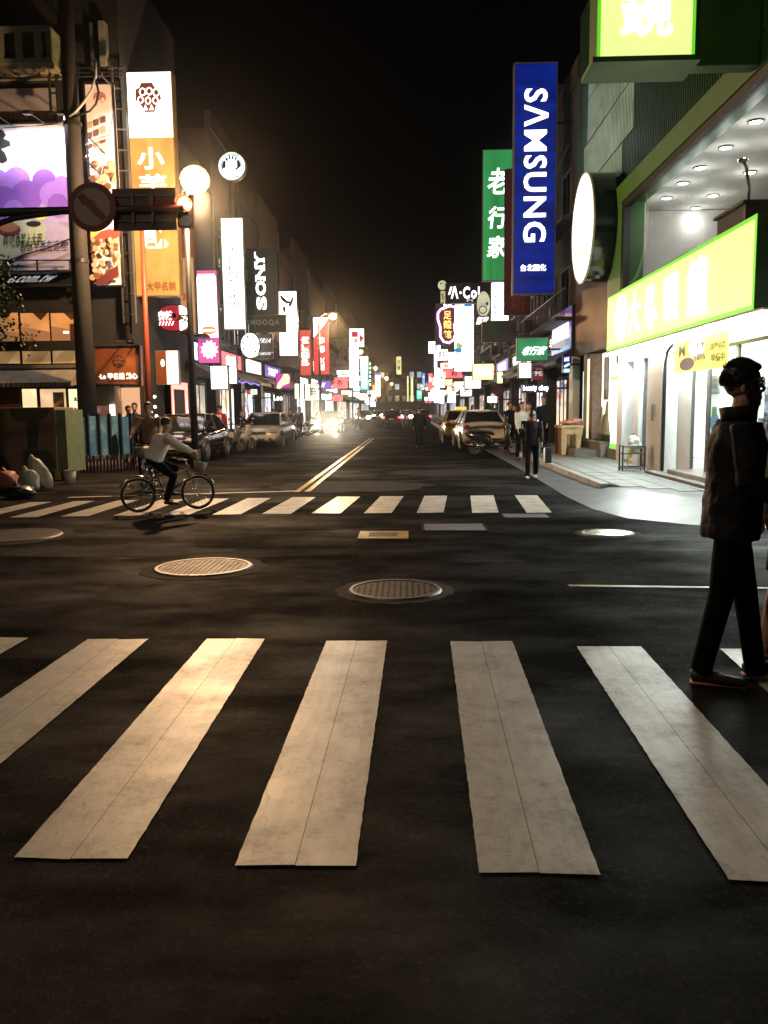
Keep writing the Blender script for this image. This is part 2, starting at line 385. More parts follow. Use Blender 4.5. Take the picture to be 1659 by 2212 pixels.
far = [((1138, 1108), (1192, 1107), (1160, 1070), (1112, 1070)), ((1020, 1108), (1077, 1107), (1066, 1070), (1016, 1071)),
       ((900, 1108), (958, 1107), (966, 1071), (917, 1071)), ((786, 1109), (846, 1108), (872, 1072), (822, 1072)),
       ((673, 1109), (735, 1109), (778, 1073), (728, 1073)), ((566, 1110), (628, 1110), (682, 1074), (632, 1074)),
       ((458, 1112), (520, 1111), (585, 1076), (535, 1076)), ((350, 1113), (408, 1112), (495, 1077), (445, 1077)),
       ((245, 1114), (300, 1114), (398, 1079), (350, 1079)), ((130, 1116), (190, 1115), (300, 1080), (255, 1081)),
       ((20, 1118), (80, 1117), (205, 1082), (160, 1083)), ((-90, 1119), (-35, 1119), (112, 1084), (65, 1085))]
for q in far: stripe([G(*p) for p in q], 'crosswalk_stripe', WHITE_PAINT, seam=False)
for dx in (0, .19):
    a = G(636, 1062); x = a.x+dx
    stripe([Vector((x, a.y, 0)), Vector((x+.10, a.y, 0)), Vector((x+.10+.03, 34.5, 0)), Vector((x+.03, 34.5, 0))], 'centre_line', YEL_PAINT, seam=False)
    stripe([Vector((x+.03, 34.6, 0)), Vector((x+.13, 34.6, 0)), Vector((x+.14, 44, 0)), Vector((x+.04, 44, 0))], 'centre_line', YEL_WORN, seam=False)
s0, s1 = G(150, 1074), G(648, 1061)
stripe([Vector((s0.x, s0.y-.12, 0)), Vector((s1.x, s1.y-.02, 0)), Vector((s1.x, s1.y+.12, 0)), Vector((s0.x, s0.y+.04, 0))], 'stop_line', WHITE_PAINT, z=.0015, seam=False)
a, b = G(1228, 1265), G(1560, 1271)
stripe([Vector((a.x, a.y-.03, 0)), Vector((b.x+.4, b.y-.03, 0)), Vector((b.x+.4, b.y+.035, 0)), Vector((a.x, a.y+.03, 0))], 'yellow_edge_line', YEL_PAINT, seam=False)
# asphalt repair patches (darker, slightly proud)
PATCH = mat('asphalt_patch', (.005, .0045, .004), .85, vary=.4, scale=4, bump=.5, spec=.12); PATCH2 = mat('asphalt_patch_pale', (.012, .0105, .0095), .85, vary=.4, scale=7, bump=.5, spec=.15)
def patch(cx, cy, ru, rv, m, seed, z=-.001):
    r = random.Random(seed); mb = MB(); n = 26; ph = [r.uniform(.86, 1.1) for _ in range(n)]
    vs = [(cx+ru*math.cos(2*PI*i/n)*ph[i], cy+rv*math.sin(2*PI*i/n)*ph[i], z) for i in range(n)]
    mb.add(vs, [tuple(range(n))]); mb.build('asphalt_patch', m, road)
for k, (px, py, ru, rv) in enumerate([(760, 1050, 1.6, 1.2), (1000, 1020, 1.9, 1.1), (250, 1190, 1.2, .4)]):
    c = G(px, py); patch(c.x, c.y, ru, rv, PATCH, k)
# metal covers in the road
def manhole(px, py, rad, label, ridge=True, mcol=IRON, rim=IRONB):
    c = G(px, py); t = thing('manhole_cover', label, 'manhole cover', (c.x, c.y, 0))
    mb = MB(); n = 40
    def ringf(r0, r1, z0, z1):
        vs = [(c.x+r0*math.cos(2*PI*i/n), c.y+r0*math.sin(2*PI*i/n), z0) for i in range(n)]+[(c.x+r1*math.cos(2*PI*i/n), c.y+r1*math.sin(2*PI*i/n), z1) for i in range(n)]
        mb.add(vs, [(i, (i+1) % n, n+(i+1) % n, n+i) for i in range(n)][::1])
    ringf(rad*1.0, rad*.93, .016, .016); ringf(rad*1.04, rad, .0, .016); ringf(rad*.93, rad*.93, .016, .004)
    mb.build('rim', rim, t)
    col = MB(); 
    vs = [(c.x+rad*1.04*math.cos(2*PI*i/n), c.y+rad*1.04*math.sin(2*PI*i/n), .002) for i in range(n)]+[(c.x+rad*(1.3+.06*math.sin(i*1.7))*math.cos(2*PI*i/n), c.y+rad*(1.3+.06*math.cos(i*2.3))*math.sin(2*PI*i/n), .0) for i in range(n)]
    col.add(vs, [(i, (i+1) % n, n+(i+1) % n, n+i) for i in range(n)]); col.build('collar', PATCH2, t)
    p = MB(); p.tube([(c.x, c.y, -.02), (c.x, c.y, .010)], rad*.92, 40)
    if ridge:
        q = int(rad/.045)
        for i in range(-q, q+1):
            for j in range(-q, q+1):
                x, y = i*.05, j*.05+.025*(i % 2)
                if x*x+y*y < (rad*.84)**2: p.box(c.x+x-.011, c.x+x+.011, c.y+y-.011, c.y+y+.011, .010, .0128)
    p.build('cover', mcol, t); return t
manhole(440, 1226, .46, 'large round manhole cover shining in the orange lamp light, left of the road centre')
manhole(853, 1275, .38, 'dull round manhole cover in the middle of the crossing', mcol=mat('cast_iron_dull', (.025, .022, .022), .55, metal=.6, bump=.4))
manhole(30, 1158, .55, 'round manhole cover at the left edge of the photo in front of the rubbish bags', rim=IRONB)
manhole(1313, 1152, .30, 'small bright wet metal cover beside the right-hand pavement corner', ridge=False, mcol=mat('polished_cover', (.55, .58, .55), .22, metal=1, vary=.15, scale=8), rim=CONC2)
def plate(px0, px1, py0, py1, label, frame_m, cover_m, inner=None):
    a, b, c, d = G(px0, py1), G(px1, py1), G(px1+ (885-px1)*(py1-py0)/(py1-885), py0), G(px0+(885-px0)*(py1-py0)/(py1-885), py0)
    t = thing('metal_utility_cover', label, 'utility cover', (a+c)/2)
    mb = MB(); k = .2 if inner is None else inner; cc = (a+b+c+d)/4
    o = [a, b, c, d]; i_ = [p.lerp(cc, k) for p in o]
    vs = [(p.x, p.y, .006) for p in o]+[(p.x, p.y, .006) for p in i_]+[(p.x, p.y, -.002) for p in o]
    mb.add(vs, [(j, (j+1) % 4, 4+(j+1) % 4, 4+j) for j in range(4)]+[(8+j, 8+(j+1) % 4, (j+1) % 4, j) for j in range(4)])
    mb.build('painted_frame', frame_m, t)
    m2 = MB(); m2.add([(p.x, p.y, .004) for p in i_], [(0, 1, 2, 3)]); m2.build('cover', cover_m, t)
plate(772, 882, 1148, 1164, 'small dark valve cover with a yellow painted border', YEL_PAINT, TXK, .42)
plate(912, 1056, 1131, 1147, 'long grey rectangular cover between the crossings', PATCH2, mat('cover_grey', (.10, .095, .10), .45, metal=.4, bump=.3), .08)
plate(1088, 1192, 1110, 1119, 'narrow grey cover touching the far crossing', PATCH2, mat('cover_grey', (.10, .095, .10), .45), .08)

# right-hand pavement with rounded corner
ZS = .14
inner = [(3.58, 260), (3.58, 15.2), (3.66, 14.3), (3.95, 13.2), (4.5, 12.3), (5.3, 11.6), (6.6, 11.2), (14, 11.0)]
mb = MB()
top = [(x, y, ZS) for x, y in inner]+[(14, 260, ZS)]
mb.add(top, [tuple(range(len(top)))][::1])
k = len(inner)
mb.add([(x, y, 0) for x, y in inner]+[(x, y, ZS-.003) for x, y in inner], [(i, i+1, k+i+1, k+i) for i in range(k-1)])
side = struct(mb.build('pavement_right', CONC), 'raised concrete pavement along the right side shops')
# kerb stones
def kerb(p, q, ramp0=1, ramp1=1):
    p, q = Vector((*p, 0)), Vector((*q, 0)); d = (q-p).normalized(); nrm = Vector((d.y, -d.x, 0)); L = (q-p).length
    mb = MB(); g = .006
    a, b = p+d*g, q-d*g
    for (s, e, h0, h1) in ((a, b, ZS*ramp0+.004, ZS*ramp1+.004),):
        vs = [s, e, e+nrm*.15, s+nrm*.15]; vs = [Vector((v.x, v.y, .0)) for v in vs]+[Vector((s.x, s.y, h0)), Vector((e.x, e.y, h1)), Vector((e.x+nrm.x*.15, e.y+nrm.y*.15, h1)), Vector((s.x+nrm.x*.15, s.y+nrm.y*.15, h0))]
        mb.add(vs, [(0, 1, 5, 4), (1, 2, 6, 5), (2, 3, 7, 6), (3, 0, 4, 7), (4, 5, 6, 7)])
    mb.build('kerb_stone', KERB, side, bevel=.012)
y = 50.0
while y > 15.3: kerb((3.575, y), (3.575, y-.98)); y -= 1.0
# paving slabs
smesh = None
for j in range(40):
    yy = 11.9+j*.45
    for i in range(5):
        xx = 3.80+i*.36
        if xx < 4.6 and yy < 13.4+ (4.6-xx)*1.5: continue
        if xx > 4.5 and yy < 12.4: continue
        if smesh is None:
            b_ = MB(); b_.box(-.172, .172, -.217, .217, 0, .016); so = b_.build('paving_slab', SLAB, side); smesh = so.data
        else: so = bpy.data.objects.new('paving_slab', smesh); COL.objects.link(so); so.parent = side
        so.location = (xx, yy, ZS-.004+rnd.uniform(-.002, .003)); so.rotation_euler = (rnd.uniform(-.004, .004), rnd.uniform(-.006, .006), rnd.uniform(-.006, .006))
# apron between the kerb and the asphalt, curling round the corner
outer = [(2.75, 260), (2.75, 22), (2.72, 17.4), (2.66, 14.2), (2.72, 12.4), (2.95, 11.3), (3.6, 10.6), (4.6, 10.2), (6.6, 9.9), (14, 9.8)]
innr = [(3.56, 260), (3.56, 22), (3.56, 17.4), (3.56, 15.2), (3.64, 14.3), (3.93, 13.2), (4.48, 12.3), (5.28, 11.6), (6.6, 11.18), (14, 10.98)]
hz = [.02, .02, .03, .06, .14, .142, .142, .12, .08, .05]
mb = MB(); k = len(outer); vs = []
def lerp(a, b, t): return a+(b-a)*t
for t, f in ((0, 0), (.35, .18), (.7, .62), (1, 1)):
    for (ox, oy), (ix, iy), h in zip(outer, innr, hz): vs.append((lerp(ox, ix, t), lerp(oy, iy, t), .004+(h-.004)*f))
for a in range(3):
    for i in range(k-1): mb.f.append((a*k+i, (a+1)*k+i, (a+1)*k+i+1, a*k+i+1)[::-1])
mb.v = [tuple(v) for v in vs]; mb.m = [0]*len(mb.f)
ap = struct(mb.build('pavement_apron', CONC2, smooth=True), 'worn concrete ramp curving round the right pavement corner')
# left pavement
mb = MB()
pl = [(-7.7, 260), (-7.7, 22.6), (-8.3, 20.4), (-9.4, 19.0), (-11, 18.2), (-40, 17.6), (-40, 260)]
mb.add([(x, y, ZS) for x, y in pl], [tuple(range(len(pl)))[::-1]]); k = len(pl)-1
mb.add([(x, y, 0) for x, y in pl]+[(x, y, ZS) for x, y in pl], [(i+1, i, k+1+i, k+2+i) for i in range(k)])
left_side = struct(mb.build('pavement_left', CONC), 'raised pavement along the left side shops')
# ------------------------------------------------------------------ the street lamps (lit lamps in view, and one inferred beside the camera)
SOD = (1.0, .60, .30)
BULB = lit('sodium_bulb', (1, .66, .27), 3.4, vary=.05, sample=False)
def street_lamp(x, y, z, label, power, pole_dx=-.9, r=.16, bowl=1.0, post=True, col=SOD):
    t = thing('street_lamp', label, 'street lamp', (x+pole_dx, y, 0), group='orange street lamps along the road')
    s = 1 if pole_dx < 0 else -1
    mb = MB(); px = x+pole_dx
    mb.tube([(px, y, 0), (px, y, 3), (px, y, z-.3)], [.10, .085, .06], 12); mb.tube([(px, y, 0), (px, y, .5)], .14, 12)
    mb.build('pole', STEEL, t, smooth=True)
    m2 = MB(); m2.tube([(px, y, z-.5), (px+s*.12, y, z-.05), (px+s*.4, y, z+.14), (x-s*.1, y, z+.16)], .035, 8); m2.build('arm', STEELG, t, smooth=True)
    m3 = MB(); m3.ell((x, y, z+.13), (.36, .20, .10), 16); m3.build('lamp_housing', STEELG, t, smooth=True)
    m4 = MB(); m4.ell((x, y, z), (.20*bowl, .20*bowl, .18*bowl), 16); m4.build('lamp_bowl', BULB, t, smooth=True)  # bowl factor enlarges it so its shape takes in the glare
    l = bpy.data.lights.new('street_light', 'POINT'); l.energy = power; l.color = col; l.shadow_soft_size = r
    lo = bpy.data.objects.new('street_light', l); COL.objects.link(lo); lo.location = (x, y, z-.20*bowl-.17); return t
def lamp_at(px, py, Y, label, power, **k):
    p = P(px, py, Y); street_lamp(p.x, p.y, p.z, label, power, **k)
lamp_at(421, 388, 22, 'brightest orange street lamp, glaring beside the tall yellow shop sign', 4200, pole_dx=-.26, bowl=1.9)
street_lamp(-4.6, 2.6, 7.6, 'orange street lamp standing left of the camera over the near crosswalk', 520, pole_dx=-1.2, col=(1, .78, .54))
lamp_at(719, 682, 54, 'second orange street lamp, above the red banner sign with white stripes', 1800, bowl=1.3)
lamp_at(779, 759, 87, 'third orange street lamp, beside the tall white sign with a red flag top', 1200, bowl=1.3)
lamp_at(811, 795, 122, 'fourth orange street lamp, right of the turquoise sign', 900, bowl=1.35)
lamp_at(835, 817, 158, 'fifth orange street lamp, small and far down the left side', 700, bowl=1.7)
lamp_at(846, 829, 190, 'sixth orange street lamp, the lowest and farthest on the left side', 900, bowl=1.7)
lamp_at(914, 833, 150, 'orange street lamp far down the right side under a blue light', 1200, pole_dx=.9, bowl=1.5)

# ------------------------------------------------------------------ signs
XL, XR = -8.2, 5.3
CASEK = mat('sign_case_black', (.02, .02, .022), .4, metal=.3); CASEG = mat('sign_case_grey', (.18, .18, .17), .45, metal=.4)
def sign(name, label, px, Y, face, items=(), depth=.22, case=CASEK, attach=None, cat='shop sign', rim=.035, back=True, group=None, ell=False, nb=2):
    x0, y0, x1, y1 = px; mx, my = (x0+x1)/2, (y0+y1)/2
    X0, X1 = P(x0, my, Y).x, P(x1, my, Y).x; Z1, Z0 = P(mx, y0, Y).z, P(mx, y1, Y).z
    t = thing(name, label, cat, ((X0+X1)/2, Y, Z0), group=group)
    U = lambda x: (x-x0)/(x1-x0)*(X1-X0); V = lambda y: (y1-y)/(y1-y0)*(Z1-Z0)
    R, N = FR['S']; o = Vector((X0, Y, Z0)); W, H = X1-X0, Z1-Z0
    cp = circ(W/2, H/2, W/2, H/2, 40) if ell else rect(0, W, 0, H)
    mb = MB(); mb.prism(cp, o, R, UPV, N, -depth, 0); mb.build('sign_case', case, t)
    fp = circ(W/2, H/2, W/2-rim, H/2-rim, 40) if ell else rect(rim, W-rim, rim, H-rim)
    if face is not None:
        mb = MB(); mb.prism(fp, o, R, UPV, N, .0, .006)
        if back: mb.prism(fp, o, R, UPV, N, -depth-.006, -depth)
        mb.build('sign_face', face, t)
    w = .006
    for it in items:
        k = it[0]; w += .0025; mb = MB(); nm = 'emblem'
        if k == 't':
            _, text, a, b, c, d, m, *e = it; e = dict(e[0]) if e else {}
            letter(mb, text, o, R, N, U(a), U(c), V(d), V(b), w+.012, rot=e.get('rot', 0), bold=e.get('bold', .015), skew=e.get('skew', 0), back=.014); nm = 'lettering'
        elif k == 'r': _, a, b, c, d, m = it; mb.prism(rect(U(a), U(c), V(d), V(b)), o, R, UPV, N, w-.002, w+.002); nm = 'sign_panel'
        elif k == 'e':
            _, a, b, ra, rb, m = it; mb.prism(circ(U(a), V(b), ra/(x1-x0)*W, rb/(y1-y0)*H), o, R, UPV, N, w-.002, w+.003)
        elif k == 'o':      # ring
            _, a, b, ra, rb, th, m = it; q = 30; A = circ(U(a), V(b), ra/(x1-x0)*W, rb/(y1-y0)*H, q); B = circ(U(a), V(b), (ra-th)/(x1-x0)*W, (rb-th)/(y1-y0)*H, q)
            for i in range(q): j = (i+1) % q; mb.prism([A[i], A[j], B[j], B[i]], o, R, UPV, N, w, w+.004)
        elif k == 'p': _, pts, m = it; mb.prism([(U(a), V(b)) for a, b in pts], o, R, UPV, N, w-.002, w+.002)
        elif k == 'tube':
            _, pts, rr, m = it; mb.tube([o+R*U(a)+UPV*V(b)+N*(w+.03) for a, b in pts], rr, 6); nm = 'neon_tube'
        mb.build(nm, m, t)
    if attach is not None:
        xe = X0 if attach < X0 else X1
        fr = (.25, .75) if nb == 2 else ((.5,) if nb == 1 else (.15, .5, .85))
        for f in fr:
            mb = MB(); z = Z0+H*f
            mb.tube([(attach-.1*(1 if attach < X0 else -1), Y+depth/2, z), (xe, Y+depth/2, z)], .03, 6)
            mb.build('bracket', STEEL, t)
    return t
# right-hand signs
BLUE = lit('lit_deep_blue', (.004, .025, .40), .42, vary=.6, scale=(.4, .4, 2.2), base=(.002, .008, .08))
tm = 60; L_ = [('t', 'SΛMSUNG', 1131, 190, 1183, 520, TXW, {'rot': -90, 'bold': .021}), ('t', '台北囲化', 1126, 569, 1182, 584, TXW, {'bold': .02})]
sign('vertical_shop_sign', 'tall deep blue illuminated sign with large white letters reading downwards', (1109, 134, 1202, 636), 28, BLUE, L_, depth=.35, attach=XR, case=CASEG)
GREEN = lit('lit_green', (.03, .26, .075), .85, vary=.45, scale=(2.5, 2.5, .15))
sign('vertical_shop_sign', 'tall green illuminated sign with three white brushed characters, behind the blue sign', (1042, 322, 1136, 607), 34, GREEN,
     [('t', '老', 1054, 362, 1096, 418, TXW, {'bold': .03, 'skew': .15}), ('t', '行', 1054, 444, 1096, 492, TXW, {'bold': .03, 'skew': .15}), ('t', '家', 1054, 508, 1096, 556, TXW, {'bold': .03, 'skew': .15})], attach=XR, case=CASEG)
MAROON = mat('maroon_board', (.07, .012, .014), .5, vary=.3)
sign('unlit_shop_sign', 'unlit maroon sign board between the tall green sign and the tall blue sign', (1090, 364, 1147, 680), 31, MAROON, [('t', '茶行', 1104, 640, 1134, 668, mat('maroon_print', (.16, .05, .04), .5), {})], attach=XR)
sign('small_shop_sign', 'small square green illuminated sign with three white characters below the tall signs', (1116, 729, 1185, 780), 29, lit('lit_green_small', (.03, .25, .10), .9, vary=.35),
     [('t', '老行家', 1129, 748, 1179, 767, TXW, {'bold': .03, 'skew': .2})], attach=XR, case=CASEG, nb=1)
sign('small_shop_sign', 'small blank white lightbox hanging below the square green sign', (1120, 782, 1149, 818), 29.6, LWB, [('t', '營業', 1126, 790, 1143, 800, TXWD, {})], attach=XR, nb=1)
sign('small_shop_sign', 'small dim red sign board right of the blank white lightbox', (1150, 790, 1176, 823), 29.9, lit('dim_red', (.25, .02, .03), .5), [('t', '手機', 1154, 797, 1172, 812, TXWD, {})], attach=XR, nb=1)
sign('vertical_shop_sign', 'white illuminated sign with blue lettering left of the maroon board', (1060, 609, 1100, 694), 38, LWB,
     [('t', '房屋仲介', 1066, 618, 1074, 684, TXB, {'rot': 90, 'bold': .02})], attach=XR)
sign('unlit_shop_sign', 'dark grey board with a dim green oval, below the white sign with blue lettering', (1041, 695, 1113, 739), 37, mat('dim_board', (.05, .055, .065), .5),
     [('e', 1066, 716, 26, 21, mat('dim_green', (.03, .07, .035), .5))], attach=XR, nb=1)
sign('bar_sign', 'wide black sign with white letters above the tall white sign', (962, 611, 1060, 655), 50, mat('black_sign_face', (.012, .012, .014), .4),
     [('t', '/', 968, 619, 977, 636, TXW, {'bold': .05}), ('t', 'Λ·Col', 974, 618, 1036, 645, TXW, {'bold': .03}), ('t', '輕食', 1008, 646, 1024, 652, TXWD, {})], attach=XR, nb=1)
sign('round_shop_sign', 'oval cream face-like illuminated sign right of the black letter sign', (1029, 628, 1060, 686), 46, lit('lit_cream', (.62, .60, .42), .9, vary=.3),
     [('o', 1043, 669, 9, 9, 2, TXK), ('e', 1052, 656, 2.5, 4, TXK)], attach=XR, nb=1, ell=True)
sign('small_shop_sign', 'dark board with small white brush characters below the oval cream sign', (1026, 682, 1056, 704), 45, mat('black_sign_face', (.012, .012, .014), .4),
     [('t', '部屋', 1030, 684, 1054, 701, TXW, {'bold': .03, 'skew': .2})], attach=XR, nb=1)
FOOT = [(958, 666), (972, 661), (983, 664), (985, 690), (981, 702), (983, 722), (980, 734), (970, 741), (958, 738), (951, 726), (951, 706), (946, 690), (946, 676), (952, 668), (958, 666)]
PINKN = lit('pink_neon', (1, .45, .85), 5, sample=False); ORN = lit('orange_neon', (1, .45, .12), 2.5, sample=False)
sign('neon_foot_sign', 'foot-shaped massage sign outlined in pink neon with glowing orange characters', (940, 655, 990, 745), 60, mat('purple_board', (.03, .012, .04), .5),
     [('p', FOOT, mat('brown_foot', (.10, .035, .05), .5)), ('tube', FOOT, .07, PINKN), ('t', '足', 958, 672, 975, 690, ORN, {'bold': .05}), ('t', '體', 958, 692, 975, 710, ORN, {'bold': .04}), ('t', '館', 958, 713, 975, 731, ORN, {'bold': .04}),
      ('t', 'foot', 958, 656, 976, 662, TXW, {'bold': .03})], attach=XR)
sign('vertical_shop_sign', 'very tall glaring white illuminated sign with blue and green blobs near its middle', (981, 657, 1024, 803), 54, LW,
     [('e', 1011, 660, 9, 3, lit('blob_blue', (.03, .25, .7), 1, sample=False)), ('e', 990, 756, 8, 6, lit('blob_blue', (.03, .25, .7), 1)), ('p', [(988, 738), (1001, 745), (996, 754), (984, 748)], lit('blob_green', (.35, .55, .12), 1, sample=False)), ('e', 996, 776, 6, 9, LWB)], attach=XR)
sign('round_shop_sign', 'small round sign on top of the small vertical neon sign, far right side', (945, 605, 966, 627), 66, lit('lit_olive', (.6, .6, .42), 1), [('t', '麵', 950, 610, 961, 622, TXK, {'bold': .04})], attach=XR, nb=1, ell=True)
sign('vertical_shop_sign', 'narrow yellowish vertical sign hanging below the small round sign', (951, 628, 963, 660), 66, lit('lit_yellowish', (.6, .55, .25), 1), [('t', '牛肉麵', 953, 630, 961, 658, TXK, {'rot': 90})], attach=XR, nb=1)
sign('wide_shop_sign', 'yellow-green illuminated sign above the parked silver car on the right', (1020, 785, 1067, 821), 44, lit('lit_yellowgreen', (.85, 1, .30), 2.2), [('t', '大時鐘', 1025, 792, 1062, 812, lit('letter_pale', (1, 1, .8), 4, sample=False), {})], attach=XR, nb=1)
sign('small_shop_sign', 'smaller yellow lightbox right of the yellow-green sign', (1073, 802, 1087, 829), 43, lit('lit_yellowgreen', (.85, 1, .30), 2.2), [('t', '茶', 1075, 808, 1085, 820, TXW, {})], attach=XR, nb=1)
sign('wide_shop_sign', 'glaring pinkish white sign under the yellow-green sign', (1003, 812, 1040, 840), 47, lit('lit_pinkwhite', (1, .82, .86), 3), [('t', '服飾', 1010, 818, 1034, 834, TXW, {})], attach=XR, nb=1)
sign('small_shop_sign', 'white lightbox over the pavement just above the parked cars on the right', (1052, 855, 1075, 871), 40, LW, [('t', '停車', 1055, 858, 1072, 867, TXR, {})], attach=XR, nb=1)
NEONB = lit('blue_white_neon', (.72, .74, 1), 5, sample=True)
sign('neon_name_sign', 'long horizontal bluish white neon name over the doorway behind the pedestrians', (1127, 830, 1187, 848), 28.5, mat('neon_backing', (.03, .03, .09), .5),
     [('t', 'beauty shop', 1130, 832, 1184, 846, NEONB, {'bold': .12})], attach=XR, nb=1)
# far right cluster
far_r = [((925, 737, 952, 764), 80, LWB, 'square glaring white sign projecting highest in the far right cluster', '眼鏡'), ((940, 754, 968, 779), 76, LW, 'white sign just right of and below the square one in the far right cluster', '鞋'),
         ((938, 794, 950, 868), 84, LWB, 'tall narrow bluish white sign in the far right cluster', '藥局'), ((948, 806, 961, 838), 82, LW, 'short white sign right of the tall narrow one in the far right cluster', '書'),
         ((948, 842, 960, 872), 78, LWB, 'low white sign close to street level in the far right cluster', '皮'), ((937, 762, 945, 794), 90, lit('lit_neonpurple', (.8, .7, 1), 3), 'pale violet sign with stacked lamps in the far right cluster', '飾'),
         ((925, 806, 935, 842), 96, lit('lit_redpink', (.9, .12, .14), 1.6), 'dim red vertical sign left of the far right cluster', '燒烤'), ((960, 818, 978, 834), 74, lit('lit_orange', (1, .38, .10), 2), 'flaming orange low sign right of the far right cluster', '火鍋'),
         ((967, 846, 985, 862), 66, LWG, 'white sign over the row of parked scooters on the right', '鞋'), ((912, 806, 918, 836), 130, lit('lit_purebl', (.05, .2, 1), 2), 'small blue vertical light sign far away right of the centre', '酒'),
         ((900, 843, 911, 862), 115, lit('lit_tealgreen', (.1, 1, .5), 1.6), 'green glowing sign far away right of the road centre', '藥'), ((879, 812, 883, 868), 150, lit('lit_paleyellow', (.8, .8, .35), 1.1), 'thin pale yellow sign, farthest one right of the centre', '書'),
         ((887, 815, 893, 868), 140, lit('lit_paleyellow', (.8, .8, .35), 1.1), 'second thin pale yellow sign, slightly right of the farthest one', '食')]
for px, Y, f, lb, tx in far_r:
    a, b, c, d = px; vert = (d-b) > (c-a)
    it = [('t', tx, a+(c-a)*.22, b+(d-b)*.2, c-(c-a)*.22, b+(d-b)*(.2+.6*(min(1, (c-a)/(d-b)*len(tx)) if vert else 1)), TXK if f in (LW, LWB) else TXW, {'rot': 90 if vert and len(tx) > 1 else 0})]
    sign('distant_shop_sign', lb, px, Y, f, it, attach=XR, nb=1)

# left-hand signs
ORANGE = lit('lit_amber', (.78, .39, .085), .95, vary=.45, scale=(1.3, 1.3, .6), base=(.12, .06, .02)); WARMW = lit('lit_letter_warm', (1, .95, .8), 3, sample=False)
logo = [('p', [(314, 178), (338, 178), (343, 188), (352, 190), (356, 212), (345, 226), (341, 240), (320, 240), (313, 226), (301, 214), (302, 192), (310, 188)], mat('logo_brown', (.16, .055, .025), .5))]
for cx_, cy_ in ((317, 197), (331, 196), (346, 199)): logo.append(('o', cx_, cy_, 7.5, 8.5, 2.6, TXW))
for cx_, cy_ in ((312, 214), (328, 216), (344, 216)): logo.append(('o', cx_, cy_, 6.5, 8, 2.4, TXW))
for cx_ in (322, 335): logo.append(('p', [(cx_-5, 236), (cx_, 224), (cx_+5, 236)], TXW))
sign('vertical_shop_sign', 'tall yellow sign with a white top and brown honeycomb emblem at the left corner', (282, 154, 380, 640), 25.6, ORANGE,
     [('r', 284, 156, 378, 294, lit('lit_white_top', (.95, 1, .93), 2.6))]+logo +
     [('t', '小', 300, 316, 358, 362, WARMW, {'bold': .05}), ('t', '芋', 302, 374, 360, 412, WARMW, {'bold': .05}), ('t', '頭', 304, 430, 362, 470, WARMW, {'bold': .04}), ('t', '酥', 306, 484, 364, 534, WARMW, {'bold': .045}),
      ('t', '大甲名舖', 308, 608, 372, 628, TXBR, {'bold': .025})], depth=.4, attach=XL, case=mat('sign_case_brass', (.22, .15, .06), .4, metal=.3), nb=3)
PINK = lit('lit_pink', (.62, .10, .38), .75)
burst = [(450+(19 if i % 2 else 14)*math.cos(2*PI*i/24), 755+(19 if i % 2 else 14)*math.sin(2*PI*i/24)*1.1) for i in range(24)]
sign('vertical_shop_sign', 'white illuminated sign with a pink border and a white starburst on its pink foot', (424, 582, 473, 786), 32, PINK,
     [('p', [(428, 600), (431, 592), (466, 592), (469, 600), (470, 728), (428, 728)], LW), ('e', 450, 713, 17, 9, lit('bun', (.75, .30, .10), .8, sample=False)), ('e', 450, 713, 15, 2.5, LW), ('p', burst, LW)], attach=XL)
sign('vertical_shop_sign', 'tall narrow white sign with dark blue letters reading upwards', (480, 470, 528, 712), 36.5, LWG,
     [('t', 'BIRKENSTOCK', 495, 528, 515, 658, TXB, {'rot': 90, 'bold': -.006})], attach=XL, case=mat('sign_case_cream', (.4, .42, .3), .5))
sign('unlit_shop_sign', 'unlit sign with a maroon upper part and a pale lower part behind the yellow sign', (386, 470, 421, 722), 29, mat('pale_board', (.27, .22, .19), .6, vary=.15),
     [('r', 386, 470, 421, 556, MAROON), ('t', '咖啡', 402, 610, 408, 650, TXR, {'rot': 90}), ('e', 396, 640, 4, 9, TXR), ('e', 396, 668, 4, 8, TXR)], attach=XL)
REDL = lit('lit_crimson', (.50, .025, .05), .85, vary=.3)
sign('oval_shop_sign', 'oval red and white illuminated sign under the tall yellow sign', (336, 657, 412, 717), 27.8, REDL,
     [('p', [(388+ (0 if i in (0, 12) else 23*math.sin(PI*i/12)), 687-27*math.cos(PI*i/12)) for i in range(13)], LW), ('t', '麻辣', 341, 671, 373, 692, TXW, {'bold': .05}), ('t', '/////', 342, 694, 376, 703, TXW, {'bold': .03}),
      ('e', 377, 682, 4.5, 5, TXK), ('p', [(381, 694), (388, 677), (398, 690)], MAROON), ('t', '女', 391, 674, 408, 698, TXK, {'bold': .02})], attach=XL, ell=True, nb=1)
sign('vertical_shop_sign', 'black sign board with white serif letters reading upwards', (534, 536, 600, 679), 42, mat('black_sign_face', (.012, .012, .014), .4),
     [('t', 'S', 553, 640, 575, 669, TXW, {'rot': 90, 'bold': .05}), ('t', 'O', 552, 606, 574, 638, TXW, {'rot': 90, 'bold': .045}), ('t', 'N', 552, 574, 573, 604, TXW, {'rot': 90, 'bold': .035}), ('t', 'Y', 551, 548, 572, 576, TXW, {'rot': 90, 'bold': .04}),
      ('r', 570, 571, 573, 585, TXW), ('r', 552, 594, 555, 608, TXW), ('r', 570, 597, 573, 607, TXW), ('r', 552, 571, 555, 579, TXW), ('r', 570, 557, 573, 568, TXW), ('r', 551, 544, 554, 556, TXW), ('r', 551, 565, 554, 577, TXW)], attach=XL)
sign('wide_shop_sign', 'dark unlit board with grey block letters under the black serif sign', (537, 680, 618, 718), 40, mat('darkgrey_board', (.03, .03, .026), .6),
     [('t', 'MOOQA', 541, 690, 604, 704, mat('letter_grey', (.24, .25, .20), .6), {'bold': .04})], attach=XL, nb=1)
